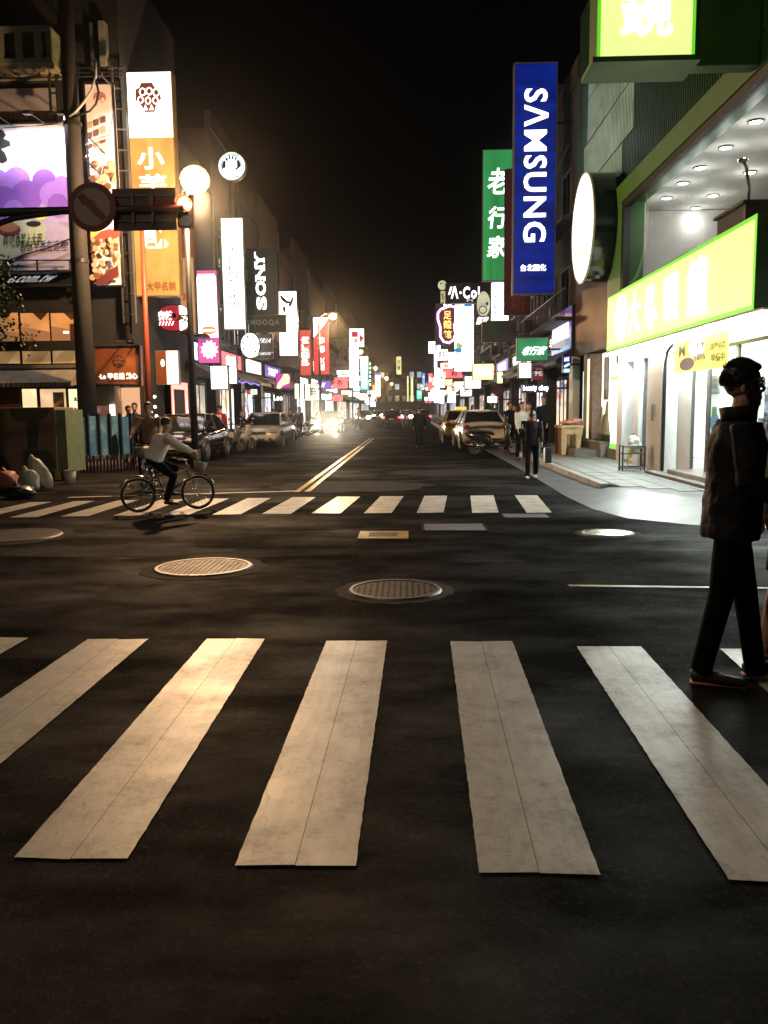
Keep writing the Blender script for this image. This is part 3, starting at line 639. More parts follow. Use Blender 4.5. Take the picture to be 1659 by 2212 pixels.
sign('wide_shop_sign', 'black board with pale letters partly behind a white disc sign', (524, 722, 589, 775), 39, mat('black_sign_face', (.012, .012, .014), .4),
     [('t', 'ERIA', 560, 731, 587, 741, TXWD, {'skew': .2, 'bold': .03}), ('t', 'LIVE MUSIC', 546, 761, 587, 767, TXWD, {'skew': .2, 'bold': .02})], attach=XL, nb=1)
wedge = [('p', [(541+11*math.cos(a)+0, 745+12*math.sin(a)), (541+19*math.cos(a-.14), 745+21*math.sin(a-.14)), (541+19*math.cos(a+.14), 745+21*math.sin(a+.14))], TXB) for a in (-.1, .9, 2.7, 3.5, 4.35, 5.1)]
sign('round_shop_sign', 'white disc sign with a ring of blue marks below the grey lettered board', (519, 718, 562, 774), 38, LW, wedge, attach=XL, ell=True, nb=1)
em = [('o', 500, 358, 22, 24, 1.2, TXB), ('e', 500, 359, 20, 22, TXB), ('r', 493, 345, 508, 383, TXW), ('r', 488, 350, 512, 362, TXW), ('p', [(478, 368), (490, 360), (496, 384), (486, 382)], TXW), ('p', [(505, 372), (521, 360), (517, 374), (509, 380)], TXW)]
em += [('p', [(500+8*math.cos(a), 356+8*math.sin(a)), (500+20*math.cos(a-.09), 357+22*math.sin(a-.09)), (500+20*math.cos(a+.09), 357+22*math.sin(a+.09))], TXW) for a in (-2.5, -2.0, -1.57, -1.15, -.7)]
em += [('t', 'CITY BAR LOUNGE', 484, 333, 517, 338, mat('letter_greygreen', (.15, .22, .18), .5), {}), ('t', 'SINCE 1988', 486, 380, 515, 384, mat('letter_greygreen', (.15, .22, .18), .5), {})]
sign('round_shop_sign', 'round white sign with a blue emblem, highest sign on the left side', (470, 327, 531, 391), 37, lit('lit_disc', (.75, .88, .80), 1.3), em, ell=True, case=CASEG, depth=.3)
mb = MB(); p = P(500, 391, 37); q = P(500, 452, 37); mb.tube([(p.x, 37.15, p.z), (q.x, 37.15, q.z-.6)], .09, 8)
mb.tube([(p.x, 37.15, q.z-.5), (XL-.2, 37.15, q.z-.9)], .06, 6)
tag(mb.build('sign_mast', STEELG), 'short mast carrying the highest round sign', 'mast')
sign('vertical_shop_sign', 'white sign with red brush strokes at the top and a darker grey foot', (602, 628, 643, 792), 48, lit('lit_whitewarm', (1, .97, .88), 2.4),
     [('r', 602, 768, 643, 792, mat('grey_foot', (.25, .22, .19), .6)), ('p', [(606, 640), (610, 638), (622, 650), (636, 652), (622, 656), (612, 650)], TXR), ('p', [(624, 660), (633, 642), (636, 644), (630, 662)], TXR), ('p', [(612, 663), (618, 662), (617, 676), (613, 672)], TXR), ('e', 619, 684, 3, 2, TXR)], attach=XL)  # bottom panel in a darker grey than the white face
sign('vertical_shop_sign', 'orange-red sign with white characters between two taller signs on the left', (647, 712, 672, 812), 53, lit('lit_orangered', (.62, .055, .03), .9),
     [('t', '韓國烤肉', 651, 728, 668, 790, WARMW, {'rot': 90, 'bold': .03})], attach=XL)
sign('vertical_shop_sign', 'crimson banner sign with a white striped top corner', (677, 684, 711, 809), 57, lit('lit_crimson2', (.46, .022, .035), .95),
     [('p', [(678, 686), (709, 686), (709, 692), (678, 729)], LW), ('p', [(678, 722), (709, 690), (709, 692), (678, 724)], TXR), ('p', [(678, 715), (709, 687), (709, 689), (678, 717)], TXR),
      ('t', '韓', 687, 728, 701, 744, WARMW, {'bold': .05}), ('t', '博', 687, 747, 701, 763, WARMW, {'bold': .05}), ('t', '語文', 690, 772, 700, 800, WARMW, {'rot': 90})], attach=XL)
sign('vertical_shop_sign', 'tall white sign on the far left side with a red flag panel on top', (754, 728, 775, 838), 80, LW, [('t', '鞋全家福', 759, 745, 770, 800, TXWD, {'rot': 90})], attach=XL)
sign('wide_shop_sign', 'white and red flag panel over the far tall white sign', (754, 709, 787, 750), 79, lit('lit_white_dim', (1, .97, .95), 1.6), [('r', 760, 716, 773, 728, lit('redflag', (.5, .01, .05), .9)), ('p', [(776, 722), (786, 730), (778, 742)], lit('redflag', (.5, .01, .05), .9)), ('t', '遠', 763, 730, 772, 742, TXR, {})], attach=XL, nb=1)
sign('vertical_shop_sign', 'turquoise illuminated sign right of the far tall white sign', (778, 770, 796, 843), 88, lit('lit_turquoise', (.12, .72, .60), 1.0), [('r', 781, 775, 793, 838, lit('lit_paleturq', (.62, 1, .93), 1.6)), ('t', '當鋪', 784, 790, 790, 820, TXWD, {'rot': 90})], attach=XL)
sign('vertical_shop_sign', 'dark sign with a column of pale lamps beside the turquoise sign', (797, 780, 802, 838), 92, mat('black_sign_face', (.012, .012, .014), .4), [('e', 799.5, 786+9*i, 1.6, 2.6, LWG) for i in range(6)], attach=XL, nb=1)
sign('vertical_shop_sign', 'violet-topped white and yellow sign, far left side', (810, 806, 822, 856), 118, lit('lit_paleyel2', (1, .9, .6), 2), [('r', 810, 806, 822, 811, lit('lit_violet', (.25, .15, .8), 1)), ('t', '洋裝', 813, 820, 819, 845, TXK, {'rot': 90})], attach=XL, nb=1)
sign('vertical_shop_sign', 'lone pale yellow sign high above the far end of the road', (856, 770, 867, 809), 170, lit('lit_paleyellow', (.8, .8, .35), 1.1), [('t', '書店', 858, 776, 865, 800, TXK, {'rot': 90})], attach=-8.4, nb=1)
sign('small_shop_sign', 'small violet sign below the crimson banner', (686, 822, 716, 842), 62, lit('lit_violet2', (.20, .10, .55), .8), [('t', 'LUV', 688, 827, 702, 837, TXW, {'skew': .2})], attach=XL, nb=1)
sign('small_shop_sign', 'magenta sign with a glowing orange shell shape', (595, 806, 627, 839), 46, lit('lit_magenta', (.55, .03, .40), 1.0),
     [('p', [(597, 838), (600, 828), (608, 818), (613, 808), (622, 808), (626, 816), (624, 828), (612, 832), (604, 840)], lit('orange_shell', (1, .55, .3), 2.2, sample=False))], attach=XL, nb=1)
sign('small_shop_sign', 'plain white lightbox with a small pink mark, low on the left side', (454, 789, 493, 842), 31, LW, [('t', '文', 459, 800, 463, 812, lit('pinkmark', (.6, .05, .3), .8, sample=False), {})], attach=XL, nb=1)
sign('small_shop_sign', 'pale green white lightbox behind the white lightbox with a pink mark', (487, 769, 512, 830), 34.5, LWG, [('t', 'ERKE', 491, 787, 508, 797, mat('letter_green', (.03, .2, .06), .5), {})], attach=XL, nb=1)
sign('small_shop_sign', 'red and green mini sign over a shop door on the left', (534, 841, 555, 852), 40, lit('minired', (.8, .03, .08), 1.2), [('r', 542, 841, 555, 852, lit('minigreen', (.7, 1, .7), 1.6)), ('t', 'OK', 544, 843, 552, 850, TXK, {})], attach=XL, nb=1)
for k, (a, b, c, d, Y, nm) in enumerate([(636, 828, 646, 862, 51, 'first'), (648, 826, 657, 862, 51.6, 'middle'), (659, 829, 670, 862, 52.2, 'last')]):
    sign('small_shop_sign', nm+' of three white lanterns-like boxes under the orange-red sign', (a, b, c, d), Y, lit('lit_whitewarm2', (1, .93, .75), 2.4), [('t', '茶', a+2, b+8, c-2, b+18, TXBR, {})], attach=XL, nb=1)
sign('small_shop_sign', 'short white script name over a dark shopfront on the left', (588, 852, 612, 866), 44, mat('black_sign_face', (.012, .012, .014), .4), [('t', 'Lee', 591, 853, 610, 865, TXW, {'bold': .04})], attach=XL, nb=1)
for k in range(46):     # far small lights and signs at street level
    Y = 62+k*2.9; sd = -1 if k % 2 else 1; z = rnd.uniform(2.0, 6.2); wd = rnd.uniform(.9, 1.8); hh = rnd.uniform(.5, 1.4)
    X = (XL+.2) if sd < 0 else (XR-.2-wd); c = P(885, 885, Y)
    tx = rnd.choice(['茶', '麵', '鞋', '藥', '酒', '飯'])
    FN = ['plain white', 'bluish white', 'greenish white', 'red', 'orange', 'pale yellow']; fi = rnd.randrange(6)
    f = ([LW, LWB, LWG, lit('lit_redpink', (.9, .12, .14), 1.6), lit('lit_orange', (1, .38, .10), 2), lit('lit_paleyel2', (1, .9, .6), 2)])[fi]
    def px_of(v):
        d = Vector(v)-O; return CX+FPX*d.dot(R_)/d.dot(F_), CY-FPX*d.dot(U_)/d.dot(F_)
    a, b = px_of((X, Y, z+hh)), px_of((X+wd, Y, z))
    o_ = sign('distant_shop_sign', ORD[k//2]+' nearest of the tiny lit signs far down the '+('left' if sd < 0 else 'right')+' side, '+FN[fi], (a[0], a[1], b[0], b[1]), Y, f, [('t', tx, a[0]+(b[0]-a[0])*.3, a[1]+(b[1]-a[1])*.2, b[0]-(b[0]-a[0])*.3, b[1]-(b[1]-a[1])*.2, TXK, {})], attach=XL if sd < 0 else XR, nb=1, group='tiny lit signs at the far end of the street')
# ------------------------------------------------------------------ signs that lie along a facade
def sign_par(name, label, fr, X, Ya, Yb, z0, z1, face, items=(), depth=.25, case=CASEK, cat='shop sign', rim=.03, rimm=None):
    """fr 'W' faces the street from the right side, 'E' from the left; items in fractions left-right, bottom-top"""
    R, N = FR[fr]; o = Vector((X, max(Ya, Yb) if fr == 'W' else min(Ya, Yb), z0)); W, H = abs(Yb-Ya), z1-z0
    t = thing(name, label, cat, (X, (Ya+Yb)/2, z0))
    mb = MB(); mb.prism(rect(0, W, 0, H), o, R, UPV, N, -depth, 0); mb.build('sign_case', case, t)
    if rimm:
        mb = MB(); mb.prism(rect(0, W, 0, H), o, R, UPV, N, 0.001, .006); mb.build('lit_border', rimm, t)
    mb = MB(); mb.prism(rect(rim, W-rim, rim, H-rim), o, R, UPV, N, .001, .012); mb.build('sign_face', face, t)
    w = .012
    for it in items:
        w += .003; mb = MB(); nm = 'emblem'
        if it[0] == 't': _, tx, u0, u1, v0, v1, m, *e = it; e = e[0] if e else {}; letter(mb, tx, o, R, N, u0*W, u1*W, v0*H, v1*H, w+.012, bold=e.get('bold', .03), skew=e.get('skew', 0), rot=e.get('rot', 0)); nm = 'lettering'
        if it[0] == 'e': _, cu, cv, ru, rv, m = it; mb.prism(circ(cu*W, cv*H, ru*H, rv*H), o, R, UPV, N, w-.002, w+.004)
        if it[0] == 'r': _, u0, u1, v0, v1, m = it; mb.prism(rect(u0*W, u1*W, v0*H, v1*H), o, R, UPV, N, w-.002, w+.002); nm = 'sign_panel'
        mb.build(nm, m, t)
    return t
# ------------------------------------------------------------------ generic shophouses
WCOL = [mat('plaster_grey', (.024, .021, .02), .85, vary=.35, scale=.9, bump=.2), mat('plaster_brown', (.022, .015, .012), .85, vary=.35, scale=.9, bump=.2),
        mat('tile_beige', (.03, .025, .02), .7, vary=.3, scale=1.4, bump=.2), mat('plaster_dark', (.012, .011, .011), .85, vary=.4, scale=.9, bump=.2)]
FRAME = mat('window_frame', (.10, .10, .10), .5, metal=.4)
WLIT = [lit('window_warm', (1, .62, .28), .55, vary=.5, sample=False), lit('window_cool', (.7, .85, 1), .45, vary=.5, sample=False)]
GCOL = [((1, .35, .2), (1, .9, .7), (.2, .25, .5), (.9, .9, .9), (.4, .15, .1), (.1, .1, .12)), ((.9, .8, .6), (.5, .3, .2), (1, 1, .95), (.15, .12, .1), (.6, .1, .3)), ((.6, .8, 1), (1, 1, 1), (.1, .12, .2), (.4, .2, .5), (.9, .5, .3))]
SHOPS = [goods('shop_warm', GCOL[0], 1.1, (3, 3, 3.3), (1, .85, .6)), goods('shop_white', GCOL[2], 1.7, (2.4, 2.4, 3), (.95, 1, 1)), goods('shop_amber', GCOL[1], 1.2, (2, 2, 2.6), (1, .78, .42)), goods('shop_dim', GCOL[0], .4, (3.2, 3.2, 3.2), (.7, .6, .5))]
AWN = [mat('awning_red', (.08, .01, .01), .6), mat('awning_dark', (.015, .017, .025), .6), mat('awning_green', (.01, .045, .025), .6), mat('awning_cream', (.12, .10, .07), .6)]
def wall_windows(t, fr, X, Ya, Yb, H, r, z0=4.6, litp=.12):
    R, N = FR[fr]; W = Yb-Ya; nf = max(1, int((H-z0)/3.1)); nw = max(1, min(3, int(W/2.6)))
    o = Vector((X, Yb if fr == 'W' else Ya, 0))
    for f in range(nf):
        for k in range(nw):
            u = W*(k+.5)/nw; v = z0+f*3.1; ww, hh = r.uniform(.6, .95), r.uniform(.6, .75)
            mb = MB(); 
            for a, b, c, d in ((u-ww, u+ww, v-.07, v), (u-ww, u+ww, v+2*hh, v+2*hh+.07), (u-ww-.07, u-ww, v-.07, v+2*hh+.07), (u+ww, u+ww+.07, v-.07, v+2*hh+.07), (u-.02, u+.02, v, v+2*hh)):
                mb.prism(rect(a, b, c, d), o, R, UPV, N, .002, .09)
            w_ = mb.build('window', FRAME, t)
            mb = MB(); mb.prism(rect(u-ww, u+ww, v, v+2*hh), o, R, UPV, N, .001, .03)
            mb.build('pane', WLIT[r.randrange(2)] if r.random() < litp else GLASSD, w_)
        if r.random() < .6:
            mb = MB(); v = z0+f*3.1-.35; mb.prism(rect(.1, W-.1, v, v+.12), o, R, UPV, N, .002, r.uniform(.35, .8)); l_ = mb.build('ledge', WCOL[0], t)
            if r.random() < .6:
                mb = MB()
                for i in range(int(W/.25)): mb.prism(rect(.15+i*.25, .17+i*.25, v+.12, v+1.0), o, R, UPV, N, .3, .32)
                mb.prism(rect(.1, W-.1, v+1.0, v+1.04), o, R, UPV, N, .29, .33); mb.build('railing', STEEL, t)
        if r.random() < .7:
            u = r.uniform(.5, W-.9); v = z0+f*3.1-.1; mb = MB(); mb.prism(rect(u, u+.75, v, v+.5), o, R, UPV, N, .3, .62)
            for i in range(5): mb.prism(rect(u+.06, u+.69, v+.07+i*.08, v+.1+i*.08), o, R, UPV, N, .62, .63)
            mb.build('air_conditioner', WCOL[2], t)
def shophouse(fr, Ya, Yb, H, wc, sh, aw, seed, label, depth=9):
    r = random.Random(seed); X = XL if fr == 'E' else XR; s = -1 if fr == 'E' else 1
    t = thing('shophouse', label, 'building', (X, (Ya+Yb)/2, ZS))
    R, N = FR[fr]; W = Yb-Ya; o = Vector((X, Yb if fr == 'W' else Ya, 0))
    mb = MB(); mb.box(X, X+s*depth, Ya+.01, Yb-.01, 3.3, H); mb.box(X+s*1.9, X+s*depth, Ya+.01, Yb-.01, .15, 3.3)
    mb.box(X-s*.05, X+s*.2, Ya+.05, Yb-.05, H, H+.7)
    mb.build('wall', WCOL[wc], t)
    for y in (Ya+.02, Yb-.42):
        mb = MB(); mb.box(X, X+s*.4, y, y+.4, ZS, 3.3); mb.build('pillar', WCOL[(wc+1) % 4], t)
    nb = max(1, round(W/3))
    for k in range(nb):
        a, b = Ya+.5+(W-1)*k/nb+.08, Ya+.5+(W-1)*(k+1)/nb-.08
        mb = MB(); mb.box(X+s*1.78, X+s*1.88, a, b, .2, 2.75); mb.build('shop_interior', SHOPS[sh if r.random() < .75 else r.randrange(4)], t)
        mb = MB(); mb.box(X+s*1.2, X+s*1.24, a, a+.05, .15, 2.8); mb.box(X+s*1.2, X+s*1.24, (a+b)/2-.03, (a+b)/2+.03, .15, 2.8); mb.box(X+s*1.2, X+s*1.24, a, b, 2.75, 2.8); mb.build('door_frame', FRAME, t)
    mb = MB(); z = r.uniform(2.85, 3.1); pr = r.uniform(.4, 1.0)
    q = [(0, z), (0, z+.5), (-pr, z+.05), (-pr, z-.08)]
    vs = []
    for y in (Ya+.1, Yb-.1): vs += [(X+s*a, y, b) for a, b in q]
    mb.add(vs, [(0, 1, 2, 3), (4, 5, 6, 7), (0, 1, 5, 4), (1, 2, 6, 5), (2, 3, 7, 6), (3, 0, 4, 7)]); mb.build('awning', AWN[aw], t)
    wall_windows(t, fr, X, Ya, Yb, H, r)
    mb = MB(); mb.tube([(X-s*.08, Yb-.2, 3.3), (X-s*.08, Yb-.2, H)], .05, 6); mb.build('drain_pipe', STEELG, t)
    # a lit fascia sign over the shop
    if r.random() < .8:
        m = r.choice([LW, LWB, lit('lit_redpink', (.9, .12, .14), 1.6), lit('lit_paleyel2', (1, .9, .6), 2), lit('lit_violet2', (.20, .10, .55), .8), WCOL[3]])
        tx = r.choice(['精品服飾', '鞋子專賣', '日本料理', '藥妝生活', '眼鏡鐘錶', '咖啡簡餐', '手機通訊'])
        sign_par('fascia_sign', 'fascia sign of the '+label, fr, X-s*.06, Ya+.6, Yb-.6, 3.45, 4.15, m, [('t', tx, .2, .8, .2, .8, TXR if m in (LW, LWB) else TXW)], depth=.05)
    return t
Lh = [(31, 36, 10.5, 0, 1, 1, 'narrow grey building behind the pink bordered sign'), (36, 41.5, 13.2, 1, 3, 1, 'brown building carrying the sign with letters reading upwards'),
      (41.5, 47, 11.5, 3, 2, 0, 'dark building behind the black serif sign with an amber shop'), (47, 54, 12.6, 2, 1, 1, 'beige tiled building carrying the red brush stroke sign'),
      (54, 61, 11.0, 1, 1, 3, 'brown building behind the crimson banner sign'), (61, 70, 13.0, 0, 3, 2, 'grey building above the small violet sign'),
      (70, 82, 12.2, 3, 1, 1, 'dark building by the far tall white sign'), (82, 96, 13.5, 1, 0, 0, 'brown building behind the turquoise sign'),
      (96, 116, 12.0, 2, 1, 1, 'beige building near the fourth orange street lamp'), (116, 145, 14.5, 0, 0, 2, 'long grey building near the far end on the left'), (145, 210, 13, 3, 1, 1, 'longest dark building closing the left side')]
Rh = [(27.02, 33, 11.5, 3, 3, 1, 'dark building behind the tall blue sign'), (33, 38, 13.5, 0, 0, 0, 'grey building behind the tall green sign'), (38, 44, 10.5, 1, 0, 3, 'brown building with the yellow-green sign'),
      (44, 51, 9.5, 3, 1, 1, 'dark building behind the wide black letter sign'), (51, 59, 9.0, 2, 1, 0, 'beige building behind the very tall white sign'), (59, 68, 9.4, 1, 0, 2, 'brown building behind the pink neon foot sign'),
      (68, 80, 9.0, 0, 1, 1, 'grey building behind the far right cluster of white signs'), (80, 95, 9.5, 3, 1, 3, 'dark building beyond the far right cluster'), (95, 118, 10, 2, 0, 0, 'beige building far down the right side'),
      (118, 150, 11, 1, 1, 1, 'brown building near the far end on the right'), (150, 210, 10, 0, 1, 2, 'long grey building closing the right side')]
for k, (a, b, H, wc, sh, aw, lb) in enumerate(Lh): shophouse('E', a, b, H, wc, sh, aw, 40+k, lb)
for k, (a, b, H, wc, sh, aw, lb) in enumerate(Rh): shophouse('W', a, b, H, wc, sh, aw, 70+k, lb)
t = thing('office_building', 'dark building with rows of faint windows across the far end of the street', 'building', (-2, 216, 0))
mb = MB(); mb.box(-24, 4, 216, 228, 0, 13); mb.box(4.02, 22, 219, 230, 0, 8.5); mb.build('wall', WCOL[3], t)
r = random.Random(5)
for i in range(9):
    for j in range(3):
        mb = MB(); x = -13+i*1.9; z = 3.6+j*3; mb.box(x, x+1.1, 215.9, 215.99, z, z+1.4); mb.build('window', WLIT[1] if r.random() < .2 else GLASSD, t)

# ------------------------------------------------------------------ optician building on the right
GRN = mat('green_cladding', (.045, .15, .022), .45, vary=.2, scale=1.2); GRND = mat('green_cladding_dark', (.018, .05, .02), .5, vary=.3)
BRZ = mat('bronze_fins', (.17, .10, .055), .35, metal=.6, vary=.35, scale=.7); FINS = mat('green_fins', (.05, .12, .06), .35, metal=.5, vary=.25)
WHT = mat('white_render', (.55, .57, .55), .5, vary=.08); GRYT = mat('grey_stone_base', (.14, .12, .11), .4, vary=.3, scale=4)
YG = lit('lit_lime', (.80, .93, .30), 1.12, vary=.06); YGE = lit('lit_lime_edge', (.17, .75, .03), .85, vary=.05)
bld = thing('optician_building', 'green clad optician building with a long window and a lime illuminated sign on the right', 'building', (7, 19, ZS))
N0, N1 = 12.0, 27.0
mb = MB()
mb.box(5.55, 15, 21.7, N1, .15, 13.4)                       # solid far part
mb.box(5.55, 15, N0, 21.7, 6.65, 13.4)                      # upper storeys
mb.box(9.6, 15, N0, 21.7, .15, 6.65)                        # core behind the rooms
mb.box(5.3, 9.6, N0, 21.6, 3.45, 3.75)                      # floor slab
mb.box(6.2, 9.6, 21.45, 21.69, .15, 6.65)
mb.box(5.3, 15, N0-.2, N0-.005, 6.2, 13.4)
mb.build('wall', GRND, bld)
# fins
def fins(name, Ya, Yb, z0, z1, m, X=5.3, st=.13):
    mb = MB(); y = Ya
    while y < Yb: mb.box(X-.02, X+.05, y, y+.055, z0, z1); y += st
    return mb.build(name, m, bld, kind='stuff')
fins('metal_fins', N0, N1, 6.72, 13.2, FINS); fins('bronze_fins', 21.75, N1, 3.1, 6.68, BRZ)
mb = MB(); mb.box(5.4, 5.5, 21.7, N1, 3.1, 6.68); mb.build('backing_sheet', BRZ, bld)
REFL_GLOW = lit('reflection_pale_green', (.36, .60, .46), .17, vary=.8, scale=(1, .9, 1.6), sample=False)  # glow painted in for the reflections of lit signs on the fins
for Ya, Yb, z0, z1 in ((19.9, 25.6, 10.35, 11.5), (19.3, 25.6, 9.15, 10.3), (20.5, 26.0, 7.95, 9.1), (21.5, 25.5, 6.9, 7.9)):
    mb = MB(); mb.box(5.262, 5.27, Ya, Yb, z0, z1); refl_sheet = mb.build('window', REFL_GLOW, bld)  # no window: sheet added over the fins to carry the reflected glow
    mb = MB(); y = Ya+.05
    while y < Yb: mb.box(5.255, 5.261, y, y+.035, z0, z1); y += .14
    mb.build('refl_sheet_rib', FINS, refl_sheet, kind='stuff')
# green window surround
mb = MB(); mb.box(4.97, 5.52, N0, 21.5, 6.22, 6.66); mb.build('window_surround', GRN, bld)
mb = MB(); mb.box(4.98, 5.5, 20.2, 21.5, 4.2, 6.215); mb.build('window_surround', GRN, bld)
mb = MB(); mb.box(5.0, 5.15, N0, 20.19, 6.08, 6.21); mb.box(5.0, 5.15, 20.08, 20.19, 4.2, 6.08); mb.build('window_frame', BLACKP, bld)
ys = [N0, 14.0, 16.05, 18.1, 20.07]
for a, b in zip(ys, ys[1:]):
    mb = MB(); mb.box(5.07, 5.085, a+.012, b-.012, 3.95, 6.08); mb.build('window_pane', CLEAR, bld)
# upper room
WALLI = mat('interior_wall', (.6, .57, .53), .7, vary=.05); CEIL = mat('interior_ceiling', (.66, .62, .57), .7, vary=.04); FLRI = mat('interior_floor', (.5, .47, .42), .4)
mb = MB(); mb.box(9.4, 9.58, N0, 21.4, 3.76, 6.24); mb.box(5.6, 9.4, 21.25, 21.44, 3.76, 6.24); mb.box(5.2, 5.55, 20.25, 21.2, 4.21, 6.2); mb.build('interior_wall', WALLI, bld)
mb = MB(); mb.box(5.2, 9.4, N0, 21.25, 6.25, 6.4); mb.build('ceiling', CEIL, bld)
mb = MB(); mb.box(5.2, 9.4, N0, 21.25, 3.755, 3.8); mb.build('interior_floor', FLRI, bld)
mb = MB(); mb.box(6.9, 7.5, 14.3, 14.9, 3.8, 6.25); mb.build('interior_column', WHT, bld)
mb = MB(); mb.box(7.7, 8.2, 18.3, 18.7, 3.8, 6.25); mb.build('interior_column', WHT, bld)
DISC = lit('downlight_disc', (1, .98, .95), 40, vary=.02)
for px, py in ((1633, 262), (1568, 318), (1513, 362), (1475, 395), (1440, 427), (1540, 422), (1503, 449), (1700, 300), (1620, 372)):
    c = G(px, py, 6.24); mb = MB(); mb.tube([(c.x, c.y, 6.225), (c.x, c.y, 6.245)], .10, 20); d_ = mb.build('downlight', DISC, bld)
    mb = MB(); mb.torus((c.x, c.y, 6.235), .12, .018, 20, 6, 'z'); mb.build('trim_ring', CHROME, d_)
    l = bpy.data.lights.new('downlight_light', 'POINT'); l.energy = 11; l.color = (.95, 1, .93); l.shadow_soft_size = .12; lo = bpy.data.objects.new('downlight_light', l); COL.objects.link(lo); lo.location = (c.x, c.y, 5.95)
t = thing('exam_desk', 'tall dark counter behind the long upstairs window', 'counter', (6.1, 15.6, 3.8))
mb = MB(); mb.box(5.75, 6.6, 14.9, 16.2, 3.8, 4.92); mb.build('body', mat('dark_walnut', (.05, .035, .03), .4), t, bevel=.02); mb = MB(); mb.box(5.7, 6.65, 14.85, 16.25, 4.92, 4.97); mb.build('top', mat('dark_walnut', (.05, .035, .03), .4), t)
t = thing('exam_desk', 'lower dark cabinet further down behind the upstairs window', 'counter', (6.1, 18.5, 3.8))
mb = MB(); mb.box(5.7, 6.6, 17.6, 19.4, 3.8, 4.55); mb.build('body', mat('dark_walnut', (.05, .035, .03), .4), t, bevel=.02); mb = MB(); mb.box(5.66, 6.64, 17.56, 19.44, 4.55, 4.6); mb.build('top', mat('dark_walnut', (.05, .035, .03), .4), t)
t = thing('eye_test_lamp', 'bent metal lamp arm standing on the upstairs counter', 'lamp', (6.0, 15.4, 4.97))
mb = MB(); mb.tube([(6.0, 15.4, 4.97), (6.0, 15.4, 5.3), (5.9, 15.3, 5.62), (5.8, 15.2, 5.72)], .03, 8); mb.build('arm', STEELG, t, smooth=True); mb = MB(); mb.ell((5.78, 15.15, 5.7), (.09, .09, .05), 12); mb.build('head', CHROME, t, smooth=True)
# signs of the optician
sign_par('long_shop_sign', 'long lime illuminated sign with a round logo and four large white characters', 'W', 4.99, 12.45, 21.45, 2.88, 4.22, YG,
         [('e', .155, .5, .40, .40, TXW), ('e', .135, .45, .12, .2, lit('logo_mint', (.45, .85, .6), 1.0, sample=False)), ('t', '大', .235, .335, .16, .82, TXW, {'bold': .05}), ('t', '學', .385, .475, .16, .82, TXW, {'bold': .05}),
          ('t', '眼', .53, .62, .16, .82, TXW, {'bold': .05}), ('t', '鏡', .68, .785, .12, .86, TXW, {'bold': .05})], depth=.29, case=GRN, rim=.07, rimm=YGE)
a, b = P(1290, 60, 12.4), P(1500, 128, 12.4); zb = b.z
t = thing('square_projecting_sign', 'big lime projecting sign with a white character, cut by the top edge of the photo', 'shop sign', ((a.x+b.x)/2, 12.4, zb))
def bx(x0, x1, y0, y1, z0, z1, name, m, bev=0):
    mb = MB(); mb.box(x0, x1, y0, y1, z0, z1); return mb.build(name, m, t, bevel=bev)
H = 5.2
bx(a.x, b.x, 12.4, 12.9, zb, zb+H, 'sign_case', GRN)
mb = MB(); mb.prism(rect(0, b.x-a.x, 0, H), Vector((a.x, 12.4, zb)), *(Vector((1, 0, 0)), UPV, Vector((0, -1, 0))), .001, .01); mb.build('lit_border', YGE, t)
mb = MB(); mb.prism(rect(.05, b.x-a.x-.05, .05, H-.05), Vector((a.x, 12.4, zb)), Vector((1, 0, 0)), UPV, Vector((0, -1, 0)), .002, .02); mb.build('sign_face', YG, t)
mb = MB(); u0, u1 = P(1338, 60, 12.4).x-a.x, P(1452, 60, 12.4).x-a.x
vtop, vbot = P(1395, -46, 12.4).z-zb, P(1395, 80, 12.4).z-zb
letter(mb, '鏡', Vector((a.x, 12.4, zb)), Vector((1, 0, 0)), Vector((0, -1, 0)), u0, u1, vbot, vtop, .035, bold=.05); mb.build('lettering', TXW, t)
mb = MB(); letter(mb, '眼', Vector((a.x, 12.4, zb)), Vector((1, 0, 0)), Vector((0, -1, 0)), u0, u1, vbot+1.15, vtop+1.15, .035, bold=.05); mb.build('lettering', TXW, t)
mb = MB(); mb.add([(a.x-.10, 12.18, zb-.02), (b.x+.02, 12.18, zb-.02), (b.x+.02, 12.95, zb-.02), (a.x-.10, 12.95, zb-.02), (a.x-.10, 12.18, zb-.09), (b.x+.02, 12.18, zb-.09), (b.x+.02, 12.95, zb-.09), (a.x-.10, 12.95, zb-.09)],
               [(0, 1, 2, 3), (4, 5, 6, 7), (0, 1, 5, 4), (1, 2, 6, 5), (2, 3, 7, 6), (3, 0, 4, 7)]); mb.build('bottom_lip', GRN, t)
bx(b.x+.01, 4.95, 12.5, 12.8, zb-.05, zb+H, 'mounting_panel', GRN, .02); bx(4.97, 5.6, 12.45, 12.85, zb-.05+.45, zb+H, 'mounting_panel', GRN, .02)
# round drum sign
c = P(1249, 495, 22); dx = (1249-885)/1800*22
t = thing('drum_sign', 'white oval-looking round drum sign sticking out from the green fins, seen almost edge on', 'shop sign', (4.43, 22, c.z-1.3))
mb = MB(); n = 48; R_d = 1.33
for xa, xb, rr in ((4.45, 5.28, R_d),): mb.prism(circ(0, 0, rr, rr, n), Vector((xa, 22, c.z)), Vector((0, -1, 0)), UPV, Vector((1, 0, 0)), 0, xb-xa)
mb.build('drum', mat('drum_black', (.02, .028, .02), .12, metal=.4, vary=.2), t)
mb = MB(); mb.prism(circ(0, 0, R_d-.03, R_d-.03, n), Vector((4.45, 22, c.z)), Vector((0, -1, 0)), UPV, Vector((-1, 0, 0)), 0, .02); mb.build('sign_face', lit('lit_disc_white', (1, 1, .97), 1.5), t)
mb = MB(); mb.torus((4.45, 22, c.z), R_d, .03, 48, 6, 'x'); mb.build('rim', mat('disc_rim', (.6, .65, .6), .4), t, smooth=True)
